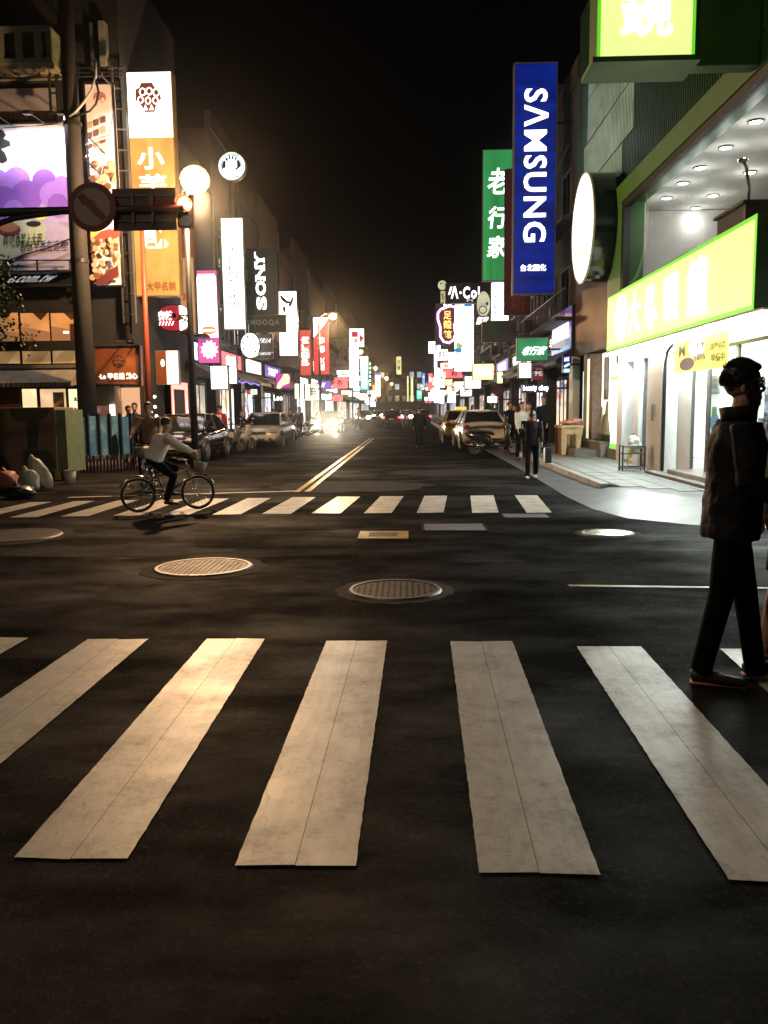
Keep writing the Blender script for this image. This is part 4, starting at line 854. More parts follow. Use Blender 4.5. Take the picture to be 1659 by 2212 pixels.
mb = MB(); mb.ell((4.42, 22.15, c.z-.62), (.008, .1, .13), 10); mb.build('emblem', lit('small_amber', (1, .75, .3), 1.2, sample=False), t)
# ground floor front
def fx(y0, y1, z0, z1, name, m, x0=5.3, x1=5.42, bev=0, parent=None):
    mb = MB(); mb.box(x0, x1, y0, y1, z0, z1); return mb.build(name, m, parent or bld, bevel=bev)
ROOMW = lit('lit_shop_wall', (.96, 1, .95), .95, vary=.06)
fx(N0, 21.4, 3.3, 3.44, 'ceiling', WHT, 5.3, 9.55)
for k in range(4):
    mb = MB(); y0 = 12.6+k*2.2; mb.box(6.2, 8.6, y0, y0+.9, 3.26, 3.295); mb.build('ceiling_lamp', lit('fluorescent_panel', (.93, 1, .97), 22), bld)
fx(N0, 21.4, .15, 3.3, 'interior_wall', ROOMW, 9.3, 9.5)
fx(21.2, 21.4, .15, 3.3, 'interior_wall', ROOMW, 5.6, 9.3)
fx(N0, 21.2, .15, .24, 'interior_floor', mat('shop_floor', (.35, .36, .35), .3), 5.3, 9.3)
mb = MB(); mb.box(5.02, 5.24, 12.6, 21.3, 2.80, 2.83); mb.build('strip_light', lit('strip_light', (.90, 1, .95), 100), bld)
fx(12.1, 21.45, 2.84, 2.87, 'soffit', WHT, 4.98, 5.5)
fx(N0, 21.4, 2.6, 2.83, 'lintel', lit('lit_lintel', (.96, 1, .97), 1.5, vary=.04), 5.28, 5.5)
Yx = lambda px: 5.3*1800/(px-885)
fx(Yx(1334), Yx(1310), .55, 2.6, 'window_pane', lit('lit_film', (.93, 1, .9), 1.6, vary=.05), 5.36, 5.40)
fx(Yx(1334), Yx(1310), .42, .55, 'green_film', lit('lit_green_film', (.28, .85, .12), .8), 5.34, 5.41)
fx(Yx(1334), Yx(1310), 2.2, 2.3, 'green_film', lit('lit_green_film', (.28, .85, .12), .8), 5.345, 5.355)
fx(Yx(1334), Yx(1310), .15, .42, 'stone_base', GRYT, 5.3, 5.5)
fx(Yx(1346), Yx(1334.5), .15, 2.6, 'pillar', WHT, 5.22, 5.5)
fx(Yx(1366), Yx(1346.3), .15, 2.6, 'recess_panel', mat('brown_panel', (.15, .125, .11), .5), 5.5, 5.56)
mb = MB(); mb.cbox((5.48, Yx(1354), 1.52), (.03, .16, .2)); mb.build('red_notice', lit('dim_red_notice', (.5, .06, .05), .35), bld)
fx(Yx(1378), Yx(1366.3), .15, 2.6, 'pillar', WHT, 5.25, 5.5)
fx(Yx(1409), Yx(1378.3), .62, 2.6, 'window_pane', CLEAR, 5.38, 5.395); fx(Yx(1409), Yx(1378.3), .15, .62, 'stone_base', GRYT, 5.3, 5.5)
for q in (1378.3, 1393, 1408): fx(Yx(q)-.025, Yx(q)+.025, .62, 2.6, 'window_frame', FRAME, 5.35, 5.42)
fx(Yx(1439.5), Yx(1409.3), .15, 2.6, 'pillar', WHT, 5.12, 5.6, .01)
mb = MB(); mb.cbox((5.105, Yx(1424), 1.38), (.02, .26, .34)); mb.build('notice_plate', mat('notice_grey', (.2, .24, .22), .5), bld)
mb = MB(); y = Yx(1441.5); mb.tube([(5.16, y, .2), (5.16, y, 2.35), (5.16, y-.12, 2.6), (5.16, y-.5, 2.72)], .035, 8); mb.build('drain_pipe', STEEL, bld, smooth=True)
fx(Yx(1470), Yx(1443), .24, 2.6, 'white_panel', WHT, 5.42, 5.46)
# entrance
fx(12.1, Yx(1470)-.02, .15, .30, 'entrance_step', GRYT, 5.0, 6.0, .01)
fx(12.1, 17.2, .15, .21, 'door_step', CONC, 4.82, 5.0)
for a, b in ((Yx(1503), Yx(1471)), (Yx(1560), Yx(1503.5)), (Yx(1640), Yx(1560.5))):
    d_ = fx(a+.03, b-.03, .32, 2.5, 'glass_door', CLEAR, 5.44, 5.452)
    mb = MB()
    for y in (a, b-.05): mb.box(5.42, 5.47, y, y+.05, .3, 2.55)
    mb.box(5.42, 5.47, a+.05, b-.05, 2.5, 2.55); mb.build('door_frame', FRAME, d_)
# goods and posters inside the optician's
def poster(label, y0, y1, z0, z1, x, bits, base, name='poster'):
    t = thing(name, label, 'poster', (x, (y0+y1)/2, z0)); mb = MB(); mb.box(x, x+.02, y0, y1, z0, z1); mb.build('sheet', base, t)
    for k, (nm, u0, u1, v0, v1, m) in enumerate(bits):
        mb = MB(); w_ = y1-y0; h_ = z1-z0
        if nm == 'e': mb.prism(circ((u0+u1)/2*w_, (v0+v1)/2*h_, (u1-u0)/2*w_, (v1-v0)/2*h_, 18), Vector((x, y1, z0)), Vector((0, -1, 0)), UPV, Vector((-1, 0, 0)), .001+k*.001, .003+k*.001)
        elif nm == 'r': mb.prism(rect(u0*w_, u1*w_, v0*h_, v1*h_), Vector((x, y1, z0)), Vector((0, -1, 0)), UPV, Vector((-1, 0, 0)), .001+k*.001, .003+k*.001)
        else: letter(mb, nm, Vector((x, y1, z0)), Vector((0, -1, 0)), Vector((-1, 0, 0)), u0*w_, u1*w_, v0*h_, v1*h_, .004+k*.001, bold=.02, back=.002)
        mb.build('print', m, t)
PB = lit('print_blue', (.12, .35, .62), .5, sample=False); PG = lit('print_green', (.12, .42, .12), .5, sample=False); PP = mat('print_purple', (.10, .05, .12), .5); PGY = mat('print_grey', (.25, .27, .28), .5)
BAN = lit('banner_yellow', (.80, .76, .12), .95, vary=.08, base=(.5, .45, .05))
poster('tall white poster with blue and green shapes behind the entrance glass', 15.0, 15.95, .5, 1.95, 5.6, [('e', .2, .7, .35, .6, PB), ('e', .45, .9, .15, .4, PG), ('r', .1, .7, .84, .9, PB), ('e', .15, .6, .12, .25, PB), ('r', .3, .55, .55, .68, PG)], lit('poster_white', (.9, 1, .93), .75))
poster('green leafy display panel next to the tall white poster', 14.35, 14.85, .35, 1.3, 5.62, [('e', .2, .8, .2, .7, mat('display_green', (.06, .13, .03), .6)), ('r', .1, .9, .8, .95, PGY)], mat('display_olive', (.14, .17, .08), .6))
poster('small grey framed notice high inside the entrance', 15.3, 15.75, 1.75, 2.05, 5.56, [('r', .15, .85, .2, .8, PGY)], mat('notice_pale', (.5, .52, .5), .5))
poster('blue and red product picture behind the walking man', 13.5, 14.2, 1.3, 2.2, 5.62, [('r', .1, .5, .3, .9, PB), ('e', .35, .75, .1, .45, mat('print_red', (.3, .05, .04), .5)), ('e', .5, .9, .5, .9, TXW)], lit('poster_white', (.9, 1, .93), .75))
poster('yellow banner with rows of dark print and a crown shape under the lime sign', Yx(1584), Yx(1470), 2.12, 2.70, 5.08,
       [('e', .12, .42, .05, .45, PP), ('e', .30, .62, .42, .98, lit('banner_white', (1, 1, .95), 1.3, sample=False)), ('優惠活動', .40, .60, .66, .86, TXR), ('配鏡特價', .42, .64, .30, .52, PGY), ('3期零利率', .70, .97, .52, .74, mat('print_olive', (.22, .20, .02), .5)), ('特價中', .74, .97, .18, .42, mat('print_olive', (.22, .20, .02), .5)), ('M', .10, .24, .50, .92, mat('print_olive', (.22, .20, .02), .5))], BAN, name='banner')
for k, (y, z, w_, c_) in enumerate([(14.6, 1.1, 1.6, 'nearest'), (17.6, 1.0, 1.3, 'farther')]):
    t = thing('display_shelf', c_+' white display shelf with small products inside the bright shop', 'shelf', (7.6, y, .24))
    mb = MB(); mb.box(7.5, 7.9, y-w_/2, y+w_/2, .24, .3); mb.box(7.86, 7.9, y-w_/2, y+w_/2, .3, 2.1); mb.box(7.5, 7.9, y-w_/2, y-w_/2+.03, .3, 2.1); mb.box(7.5, 7.9, y+w_/2-.03, y+w_/2, .3, 2.1); mb.build('frame', mat('shelf_grey', (.3, .31, .3), .5), t)
    for q in range(4):
        mb = MB(); mb.box(7.5, 7.86, y-w_/2+.03, y+w_/2-.03, .6+q*.38, .63+q*.38); sh_ = mb.build('shelf_board', mat('shelf_grey', (.3, .31, .3), .5), t)
        mb = MB(); yy = y-w_/2+.1
        while yy < y+w_/2-.15: mb.box(7.58, 7.7, yy, yy+.08, .63+q*.38, .63+q*.38+rnd.uniform(.1, .24)); yy += rnd.uniform(.1, .2)
        mb.build('products', mat('products', (.12, .16, .3), .5, vary=.9, scale=7), sh_, kind='stuff')
# phone shop next door
sign_par('phone_shop_sign', 'violet to blue illuminated fascia sign with white letters next to the bronze fins', 'W', 5.2, 27.15, 31.0, 3.2, 4.75, lit('lit_violet_blue', (.10, .05, .24), .8, vary=.3),
         [('r', .02, .98, .03, .42, lit('lit_teal_blue', (.02, .16, .35), .75, sample=False)), ('r', .08, .92, .08, .2, lit('lit_skyblue', (.15, .4, .85), .8, sample=False)), ('t', 'SAMSUNG', .12, .88, .36, .72, lit('letter_lav', (.85, .85, 1), 3.5, sample=False), {'bold': .06})], depth=.1)
sign('small_shop_sign', 'small neon blue sign in two tiers below the violet fascia sign', (1216, 768, 1232, 806), 26.6, mat('neon_backing', (.03, .03, .09), .5),
     [('p', [(1218, 772), (1230, 770), (1230, 779), (1218, 782)], lit('neon_ultra', (.12, .08, 1), 2.5, sample=False)), ('p', [(1218, 790), (1229, 784), (1231, 788), (1220, 794)], lit('neon_sky', (.3, .7, 1), 3, sample=False)), ('r', 1218, 797, 1230, 804, lit('neon_sky', (.3, .7, 1), 3)), ('t', 'ABC', 1219, 773, 1229, 780, TXW, {})], attach=XR, nb=1)
pb = thing('display_window_bay', 'bright corner display window with white shapes between the optician and the doorway', 'shop window', (5.3, 24.6, ZS))
def px_(y0, y1, z0, z1, name, m, x0, x1): mb = MB(); mb.box(x0, x1, y0, y1, z0, z1); return mb.build(name, m, pb)
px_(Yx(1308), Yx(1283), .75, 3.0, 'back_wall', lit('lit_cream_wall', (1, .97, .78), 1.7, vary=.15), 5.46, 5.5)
px_(Yx(1305), Yx(1296), 1.7, 2.85, 'dark_poster', mat('grey_poster', (.10, .10, .11), .5), 5.33, 5.36)
px_(Yx(1283)+.03, Yx(1276), .6, 3.0, 'brick_pier', mat('pier_brown', (.16, .12, .10), .8, vary=.4, scale=8), 5.2, 5.5)
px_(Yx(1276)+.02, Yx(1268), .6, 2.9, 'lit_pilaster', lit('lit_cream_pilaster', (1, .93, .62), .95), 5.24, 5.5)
px_(Yx(1268)+.02, Yx(1262), .5, 3.05, 'pier', mat('pier_grey', (.18, .17, .15), .7), 5.22, 5.5)
px_(Yx(1306), Yx(1275), .15, .55, 'plinth', GRYT, 5.15, 5.5); px_(Yx(1300), Yx(1252), .15, .34, 'step', CONC, 4.55, 5.14)
for k, (q, h_) in enumerate(((1290, .75), (1296, .55), (1302, .9))):
    mb = MB(); y = Yx(q); mb.tube([(5.36, y, .76), (5.36, y+.05, .76+h_*.5), (5.36, y-.05, .76+h_)], [.10, .06, .03], 8); mb.build('sculpture', mat('sculpture_bronze', (.16, .13, .08), .5), pb)
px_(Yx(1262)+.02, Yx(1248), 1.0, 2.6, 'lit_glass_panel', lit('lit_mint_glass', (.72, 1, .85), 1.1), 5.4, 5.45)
px_(Yx(1240), Yx(1232), .15, 3.1, 'white_post', WHT, 5.2, 5.42)
# wooden table with things on it
TBL = mat('table_cream', (.50, .38, .20), .5, vary=.15); TBS = mat('table_side', (.16, .07, .03), .5)
t = thing('wooden_table', 'cream wooden table with splayed legs on the pavement beside the steps', 'table', (4.6, 24.6, ZS)); z0 = ZS+.01
a, b = P(1212, 925, 24).x, P(1262, 925, 24).x
mb = MB(); mb.box(a, b, 24, 25.1, .92, 1.0); mb.build('table_top', TBL, t, bevel=.01)
mb = MB(); mb.box(a+.04, b-.04, 24.03, 24.06, .74, .92); mb.build('apron_board', TBL, t); mb = MB(); mb.box(a+.02, a+.05, 24.06, 25.05, z0, .92); mb.build('side_board', TBS, t)
for xx in (a+.12, b-.12):
    for yy in (24.07, 25.0):
        s = 1 if xx < (a+b)/2 else -1
        mb = MB(); mb.prism([(xx-.09, z0), (xx+.03 if s > 0 else xx-.0, z0), (xx+.09, .92), (xx-.09, .92)], Vector((0, yy, 0)), Vector((1, 0, 0)), UPV, Vector((0, -1, 0)), -.03, .03); mb.build('leg', TBL, t)
t = thing('cloth_pile', 'pile of pinkish crumpled cloth lying on the cream table', 'cloth', (4.6, 24.5, 1.0)); r = random.Random(2)
mb = MB()
for k in range(9): mb.ell((a+.15+k*.06+r.uniform(-.05, .05), 24.3+r.uniform(0, .4), 1.04+r.uniform(0, .1)), (.14, .12, .05+r.uniform(0, .05)), 8, M=Matrix.Rotation(r.uniform(-.5, .5), 3, 'Y'))
mb.build('cloth', mat('pink_cloth', (.50, .32, .30), .8, vary=.5, scale=9), t, smooth=True)
# black rack with yellow umbrella and plastic bag
c = G(1362, 1018, ZS); t = thing('umbrella_rack', 'black tubular rack standing at the foot of the white pillar', 'rack', (c.x, c.y, ZS))
x0, x1, y0, y1 = c.x-.20, c.x+.26, c.y-.12, c.y+.16
for xx in (x0, x1):
    for yy in (y0, y1): mb = MB(); mb.tube([(xx, yy, ZS+.01), (xx, yy, .70)], .018, 8); mb.build('post', STEEL, t)
for zz in (.24, .52, .67):
    mb = MB(); mb.tube([(x0, y0, zz), (x1, y0, zz), (x1, y1, zz), (x0, y1, zz), (x0, y0, zz)], .013, 6); mb.build('rail', STEEL, t)
mb = MB(); mb.box(x0, x1, y0, y1, .19, .21); mb.build('tray', STEEL, t)
um = thing('umbrella', 'folded yellow umbrella standing in the black rack', 'umbrella', (c.x-.05, c.y, .22))
mb = MB(); mb.tube([(c.x-.08, c.y, .22), (c.x-.05, c.y, .5), (c.x-.02, c.y, .74), (c.x+.0, c.y, .80)], [.012, .03, .045, .02], 10); mb.build('canopy', mat('yellow_fabric', (.65, .58, .12), .6), um, smooth=True)
mb = MB(); mb.tube([(c.x, c.y, .80), (c.x+.01, c.y, .92), (c.x+.04, c.y, .95), (c.x+.06, c.y, .91)], .009, 6); mb.build('handle', STEEL, um, smooth=True)
bg_ = thing('plastic_bag', 'crumpled white plastic bag hanging in the black rack', 'plastic bag', (c.x+.12, c.y, .4)); mb = MB(); r = random.Random(8)
for k in range(7): mb.ell((c.x+.10+r.uniform(-.07, .09), c.y+r.uniform(-.04, .04), .62+k*.035+r.uniform(-.03, .03)), (.10, .07, .09), 8, M=Matrix.Rotation(r.uniform(-1, 1), 3, 'Y'))
mb.build('bag', mat('white_plastic', (.6, .62, .6), .35, vary=.2, scale=12, bump=.6), bg_, smooth=True)
d = G(1405, 1012, ZS); bb = thing('plastic_bag', 'small blue and white bag lying on the pavement right of the black rack', 'plastic bag', (d.x, d.y, ZS)); mb = MB()
for k in range(5): mb.ell((d.x-.06+k*.035, d.y+r.uniform(-.05, .05), ZS+.05), (.09, .08, .055), 8)
mb.build('bag', mat('blue_plastic', (.12, .14, .5), .35, vary=.7, scale=14), bb, smooth=True)
# ------------------------------------------------------------------ left corner building
YB = 25.0
def at(px, py, Y=YB): p = P(px, py, Y); return p.x, p.z
def prect(px0, py0, px1, py1, Y=YB):
    mx, my = (px0+px1)/2, (py0+py1)/2
    return P(px0, my, Y).x, P(px1, my, Y).x, P(mx, py1, Y).z, P(mx, py0, Y).z
cb = thing('corner_building', 'dark corner building with warm lit windows left of the tall yellow sign', 'building', (-16, YB, 0))
mb = MB(); mb.box(-30, XL, YB, 31, 3.35, 14.6); mb.box(-30, XL, YB+1.6, 31, 0, 3.35); mb.box(-30, XL+.15, YB-.35, YB-.01, 3.36, 3.62)
mb.build('wall', WCOL[3], cb)
def cbx(px, name, m, y0=-.06, y1=-.01, parent=None, Y=YB):
    a, b, z0, z1 = prect(*px, Y=Y); mb = MB(); mb.box(a, b, Y+y0, Y+y1, z0, z1); return mb.build(name, m, parent or cb)
WARMP = lit('room_warm', (.82, .38, .13), .50, vary=.45, scale=(.8, 1, 1.2)); WARMD = lit('room_warm_low', (.85, .50, .20), .42, vary=.4)
FRB = mat('frame_black', (.018, .014, .012), .5)
for px in ((-60, 677, 44, 754), (49, 677, 110, 751), (114, 677, 177, 749)):
    f = cbx((px[0]-3, px[1]-4, px[2]+3, px[3]+3), 'window', FRB, -.09, -.005)
    cbx(px, 'pane', WARMP, -.10, -.091, f); a, b, z0, z1 = prect(*px)
    mb = MB(); mb.prism([(0, 0), (b-a, 0), (b-a, (z1-z0)*.45), (0, (z1-z0)*.62)], Vector((a, YB-.101, z0)), Vector((1, 0, 0)), UPV, Vector((0, -1, 0)), 0, .004); mb.build('room_wall', lit('room_warm_back', (.50, .24, .10), .38, vary=.3), f)
    mb = MB(); u = (b-a)*.72; mb.prism([(u-.22, (z1-z0)), (u+.22, z1-z0), (u, (z1-z0)*.78)], Vector((a, YB-.106, z0)), Vector((1, 0, 0)), UPV, Vector((0, -1, 0)), 0, .004); mb.build('curtain', mat('curtain_brown', (.08, .02, .012), .7), f)
for px in ((-60, 760, 46, 786), (52, 759, 112, 786), (117, 758, 178, 785)):
    f = cbx((px[0]-3, px[1]-3, px[2]+3, px[3]+4), 'window', FRB, -.09, -.005); cbx(px, 'pane', WARMD, -.10, -.091, f)
    a, b, z0, z1 = prect(*px); mb = MB(); n = 0; u = a+.02
    while u < b-.36: mb.add([(u, YB-.104, z0), (u+.02, YB-.104, z0), (u+.34, YB-.104, z1), (u+.32, YB-.104, z1)], [(0, 1, 2, 3)]); u += .075
    mb.build('lattice', mat('lattice_brown', (.10, .05, .02), .5), f, kind='stuff')
cbx((155, 700, 175, 745), 'room_picture', mat('curtain_brown', (.08, .02, .012), .7), -.112, -.107); cbx((140, 716, 152, 721), 'room_lamp', lit('room_lamp', (1, .9, .7), 2, sample=False), -.118, -.112)
# ledge / awning over the ground floor
a, b, z0, z1 = prect(-80, 797, 168, 830, YB-.5)
mb = MB(); mb.add([(a, YB-1.1, z0+.02), (b, YB-1.1, z0+.02), (b, YB-.36, z1), (a, YB-.36, z1), (a, YB-1.1, z0-.1), (b, YB-1.1, z0-.1), (b, YB-.36, z0), (a, YB-.36, z0)], [(0, 1, 2, 3), (4, 5, 6, 7), (0, 1, 5, 4), (1, 2, 6, 5), (3, 0, 4, 7)])
mb.build('awning', mat('awning_beige', (.24, .20, .13), .75, vary=.4, scale=4), cb)
mb = MB()
for i in range(24): x = a+(b-a)*i/24; mb.box(x, x+.02, YB-1.12, YB-1.09, z0-.1, z0+.03)
mb.build('awning_rib', FRB, cb)
cbx((0, 790, 185, 797), 'cornice', mat('cornice', (.14, .12, .10), .7), -.45, -.3)
# ground floor lit windows
for px, m in (((-40, 839, 18, 878), mat('dim_red_wall', (.10, .035, .03), .7)), ((23, 839, 54, 880), lit('lit_goldwin', (1, .74, .40), 1.25, vary=.2)), ((63, 839, 119, 880), lit('lit_peachwin', (1, .66, .36), .85, vary=.3)), ((127, 839, 185, 909), lit('lit_yellowwin', (1, .88, .52), 1.35, vary=.2))):
    f = cbx((px[0]-3, px[1]-3, px[2]+3, px[3]+3), 'window', FRB, .80, .9, Y=YB); cbx(px, 'pane', m, .77, .799, f)
    if px[0] == 127:
        for q, yy in enumerate((864, 889)):
            cbx((138, yy, 184, yy+1.5), 'shelf_board', FRB, .74, .77, f)
            for e in range(7): cbx((140+e*6, yy-rnd.uniform(6, 14), 144+e*6, yy), 'product', mat('gift_box', (.45, .3, .15), .5, vary=.6, scale=9), .72, .76, f)
    if px[0] == 63:
        cbx((92, 846, 116, 880), 'figure_print', mat('print_peach', (.5, .3, .18), .5), .75, .768, f)
mb = MB(); mb.box(-30, XL, YB+.9, YB+1.59, 0, 3.34); mb.build('shop_wall', WCOL[1], cb)
# upper white panel, tan tile strip, scaffold frame
cbx((-60, 195, 128, 245), 'wall_panel', mat('panel_pale', (.30, .27, .29), .6, vary=.15), -.12, -.01)
x = -60
while x < 126: cbx((x, 246, min(x+10.4, 127), 262), 'wall_tile', mat('tan_tile', (.42, .24, .12), .6, vary=.25), -.14, -.01); x += 12
mb = MB()
for px in ((127, 172, 131, 264), (142, 172, 146, 262)): a, b, z0, z1 = prect(*px); mb.box(a, b, YB-.7, YB-.62, z0, z1)
for py in (178, 186, 218, 258): a, b, z0, z1 = prect(127, py, 146, py+3); mb.box(a, b, YB-.68, YB-.63, z0, z1)
mb.build('scaffold_frame', STEEL, cb)
mb = MB()
for py in (170, 180, 188): a, b, z0, z1 = prect(-80, py, 285, py+2.2); mb.box(a, b, YB-.75, YB-.70, z0, z1)
for q in range(9): a, b, z0, z1 = prect(-60+q*42, 168, -58+q*42, 192); mb.box(a, b, YB-.80, YB-.755, z0, z1)
mb.build('pipe_run', STEEL, cb)
# projecting balcony cage at the top left
a, b, z0, z1 = prect(-90, 58, 110, 138, YB-1.2)
BAL = mat('balcony_paint', (.22, .21, .16), .6, vary=.3, scale=3)
bc = thing('balcony_cage', 'pale metal balcony cage with upright bars at the top left corner of the photo', 'balcony', (a, YB-1.2, z0))
mb = MB(); mb.box(a, b, YB-1.25, YB, z1-.16, z1); mb.build('top_rail', BAL, bc); mb = MB(); mb.box(a, b, YB-1.25, YB, z0, z0+.12); mb.build('floor_tray', BAL, bc)
xx = a
while xx < b-.1: mb = MB(); mb.box(xx, xx+.2, YB-1.25, YB-1.18, z0+.12, z1-.16); mb.build('bar', BAL, bc); xx += .53
mb = MB(); mb.box(b-.12, b-.0, YB-1.25, YB-1.14, z0+.12, z1-.16); mb.box(b-.09, b-.03, YB-1.13, YB-.02, z0+.12, z1-.16); mb.build('side_panel', mat('balcony_side', (.15, .18, .10), .6), bc)
for i in range(8): mb = MB(); x = a+.15+i*(b-a)/8; mb.box(x, x+.22, YB-1.2, YB-.8, z0-.14, z0-.005); mb.build('fringe', mat('fringe', (.35, .28, .16), .7), bc)
cbx((222, 55, 235, 150), 'pilaster', mat('pilaster', (.24, .24, .20), .7), -.3, -.01)
cbx((150, 60, 156, 150), 'pipe', STEELG, -.2, -.1); cbx((201, 55, 206, 165), 'pipe', STEELG, -.2, -.1)
# billboard with a purple and white print (the cartoon child of the photo is left out)
PURB = mat('print_lilac', (.34, .17, .58), .55, vary=.12); PUR2 = mat('print_violet', (.22, .09, .45), .55, vary=.12); BWH = mat('billboard_white', (1, .93, 1), .55, vary=.12)
BGRY = mat('billboard_lower', (.30, .27, .33), .6, vary=.1)
def flat_sign(name, label, corners, Y, base, items, cat='billboard', depth=.12, th=.006):
    pts = [at(*c, Y=Y) for c in corners]; xs = [p[0] for p in pts]; zs = [p[1] for p in pts]
    t = thing(name, label, cat, (sum(xs)/4, Y, min(zs)))
    o = Vector((0, Y, 0)); R = Vector((1, 0, 0)); N = Vector((0, -1, 0))
    mb = MB(); mb.prism([(a, b) for a, b in pts], o, R, UPV, N, -depth, 0); mb.build('board', base, t)
    mb = MB()
    for i in range(4):
        a, b = pts[i], pts[(i+1) % 4]; mb.tube([(a[0], Y-.01, a[1]), (b[0], Y-.01, b[1])], .035, 6)
    mb.build('frame', STEEL, t); w = .002
    for it in items:
        w += .0022; mb = MB(); nm = 'print'
        if it[0] == 'p': mb.prism([at(*c, Y=Y) for c in it[1]], o, R, UPV, N, w-.001, w+.001)
        elif it[0] == 'e':
            _, a, b, ra, rb, m = it; q = [at(a+ra*math.cos(2*PI*i/26), b+rb*math.sin(2*PI*i/26), Y=Y) for i in range(26)]; mb.prism(q, o, R, UPV, N, w-.001, w+.001)
        elif it[0] == 't':
            _, tx, a, b, c, d, m, *e = it; e = e[0] if e else {}; p, q = at(a, b, Y=Y), at(c, d, Y=Y); letter(mb, tx, o, R, N, p[0], q[0], q[1], p[1], w+.004, rot=e.get('rot', 0), bold=e.get('bold', .02), skew=e.get('skew', 0), back=.003); nm = 'lettering'
        elif it[0] == 'l':
            q = [at(*c, Y=Y) for c in it[1]]; mb.tube([(a, Y-w-.004, b) for a, b in q], it[2], 5); nm = 'line_print'
        mb.build(nm, it[-1] if not isinstance(it[-1], dict) else it[-2], t)
    return t
its = [('p', [(-60, 480), (163, 470), (167, 586), (-60, 590)], BGRY), ('p', [(-60, 400), (158, 395), (160, 480), (-60, 485)], mat('print_mauve', (.42, .32, .55), .55, vary=.12))]
for cx_, cy_, rr, m in ((-10, 400, 34, PURB), (36, 392, 30, PURB), (58, 425, 34, PUR2), (8, 440, 36, PUR2), (96, 392, 26, PUR2), (112, 420, 26, PURB), (138, 400, 24, PURB), (140, 436, 22, PUR2), (128, 450, 18, PURB), (30, 455, 22, PURB)): its.append(('e', cx_, cy_, rr, rr*1.05, m))
its = [i for i in its if not (i[0] == 'e' and i[1]+i[3] > 160)] + [('e', 134, 404, 20, 24, PURB), ('e', 126, 440, 22, 22, PUR2)]
its += [('p', [(40, 466), (90, 460), (158, 500), (160, 540), (120, 560), (60, 600-28), (0, 575), (-40, 500)], mat('print_paleviolet', (.40, .34, .48), .55, vary=.12)),
        ('p', [(-40, 486), (60, 476), (100, 486), (100, 520), (60, 545), (-40, 575)], mat('print_palegreen', (.42, .46, .28), .55, vary=.12)),
        ('e', 20, 497, 26, 14, mat('print_darkred', (.14, .03, .03), .5)), ('e', 20, 491, 20, 11, mat('print_cake', (.30, .14, .06), .55, vary=.12)), ('e', 88, 468, 14, 9, mat('print_lime', (.55, .62, .12), .55, vary=.12)), ('e', 74, 484, 16, 6, TXK),
        ('p', [(-14, 285), (6, 280), (14, 292), (8, 300), (22, 306), (24, 314), (2, 322), (12, 330), (18, 346), (6, 352), (-14, 340)], TXK),
        ('t', '啊!吃香芋上大甲', 8, 505, 92, 532, TXK, {'skew': .05, 'bold': -.004}), ('t', '香酥芋香在這裡!', 44, 520, 150, 543, TXK, {'bold': -.004}), ('l', [(0, 572), (50, 552), (110, 535), (156, 515)], .02, TXK)]
flat_sign('billboard', 'large lit billboard with purple round shapes on white at the left edge', [(-60, 590), (166, 587), (152, 264), (-60, 268)], YB-.45, BWH, its)
flat_sign('web_address_board', 'dark strip with pale web address letters below the purple billboard', [(-60, 620), (170, 616), (169, 590), (-60, 592)], YB-.46, mat('black_sign_face', (.012, .012, .014), .4), [('t', 'e.com.tw', 22, 594, 118, 609, lit('letter_dim_white', (.7, .68, .7), .55, sample=False), {'skew': .25, 'bold': .02})], cat='sign board')
mb = MB()
for px in (8, 81, 152):
    p, q = at(px-1, 562, YB-.75), at(px, 588, YB-.75); mb.tube([(p[0], YB-.75, p[1]), (q[0], YB-.75, q[1])], .03, 6)
p, q = at(-60, 562, YB-.75), at(168, 562, YB-.75); mb.tube([(p[0], YB-.75, p[1]), (q[0], YB-.75, q[1])], .02, 6); p, q = at(-60, 589, YB-.6), at(168, 589, YB-.6); mb.box(p[0], q[0], YB-.85, YB-.5, p[1]-.06, p[1])
tag(mb.build('catwalk_railing', STEEL), 'thin dark railing in front of the foot of the purple billboard', 'railing')
# pastry poster: print pieces
CR = mat('pastry_cream', (.50, .36, .22), .55, vary=.12); BR = mat('pastry_brown', (.17, .08, .04), .6, vary=.5, scale=6); PK = mat('pale_pink', (.95, .80, .84), .55, vary=.12)
its = [('e', 215, 211, 14, 13, mat('pink_logo', (.55, .22, .22), .55, vary=.12))]
its += [('o' if 0 else 'e', 208+7*i, 216+(i % 2)*6, 4, 5, PK) for i in range(3)]
def quad(cx_, cy_, w_, h_, sk): return [(cx_-w_, cy_+sk), (cx_+w_, cy_-sk), (cx_+w_, cy_-sk-h_), (cx_-w_, cy_+sk-h_)]
for i in range(3):
    for j in range(3): its.append(('p', quad(193+i*15, 278+j*22-i*6, 6, 13, 2), (CR, BR, BR)[(i+j) % 3]))
its += [('p', quad(212, 306, 26, 4, 9), PK), ('p', quad(212, 332, 26, 5, 9), PK)]
r = random.Random(4)
for k in range(26): its.append(('e', 196+r.uniform(0, 50)+ (k/26)*4, 352+k*2.1, r.uniform(5, 9), r.uniform(4, 8), (CR, BR, mat('pastry_pale', (.55, .45, .33), .55, vary=.12))[k % 3]))
its += [('p', [(197, 508), (238, 496), (262, 500), (262, 512), (198, 548)], mat('print_redslash', (.42, .08, .06), .55, vary=.12)), ('p', [(198, 500), (225, 498), (200, 518)], mat('print_lime', (.55, .62, .12), .55, vary=.12))]
for k in range(70): its.append(('e', 203+r.uniform(0, 56), 520+r.uniform(0, 84), r.uniform(3.5, 7), r.uniform(3.5, 7), (CR, mat('pastry_pale', (.55, .45, .33), .55, vary=.12), BR)[k % 3]))
its += [('p', [(206, 616), (240, 590), (262, 575), (262, 600), (230, 618)], mat('print_darkred', (.14, .03, .03), .5))]
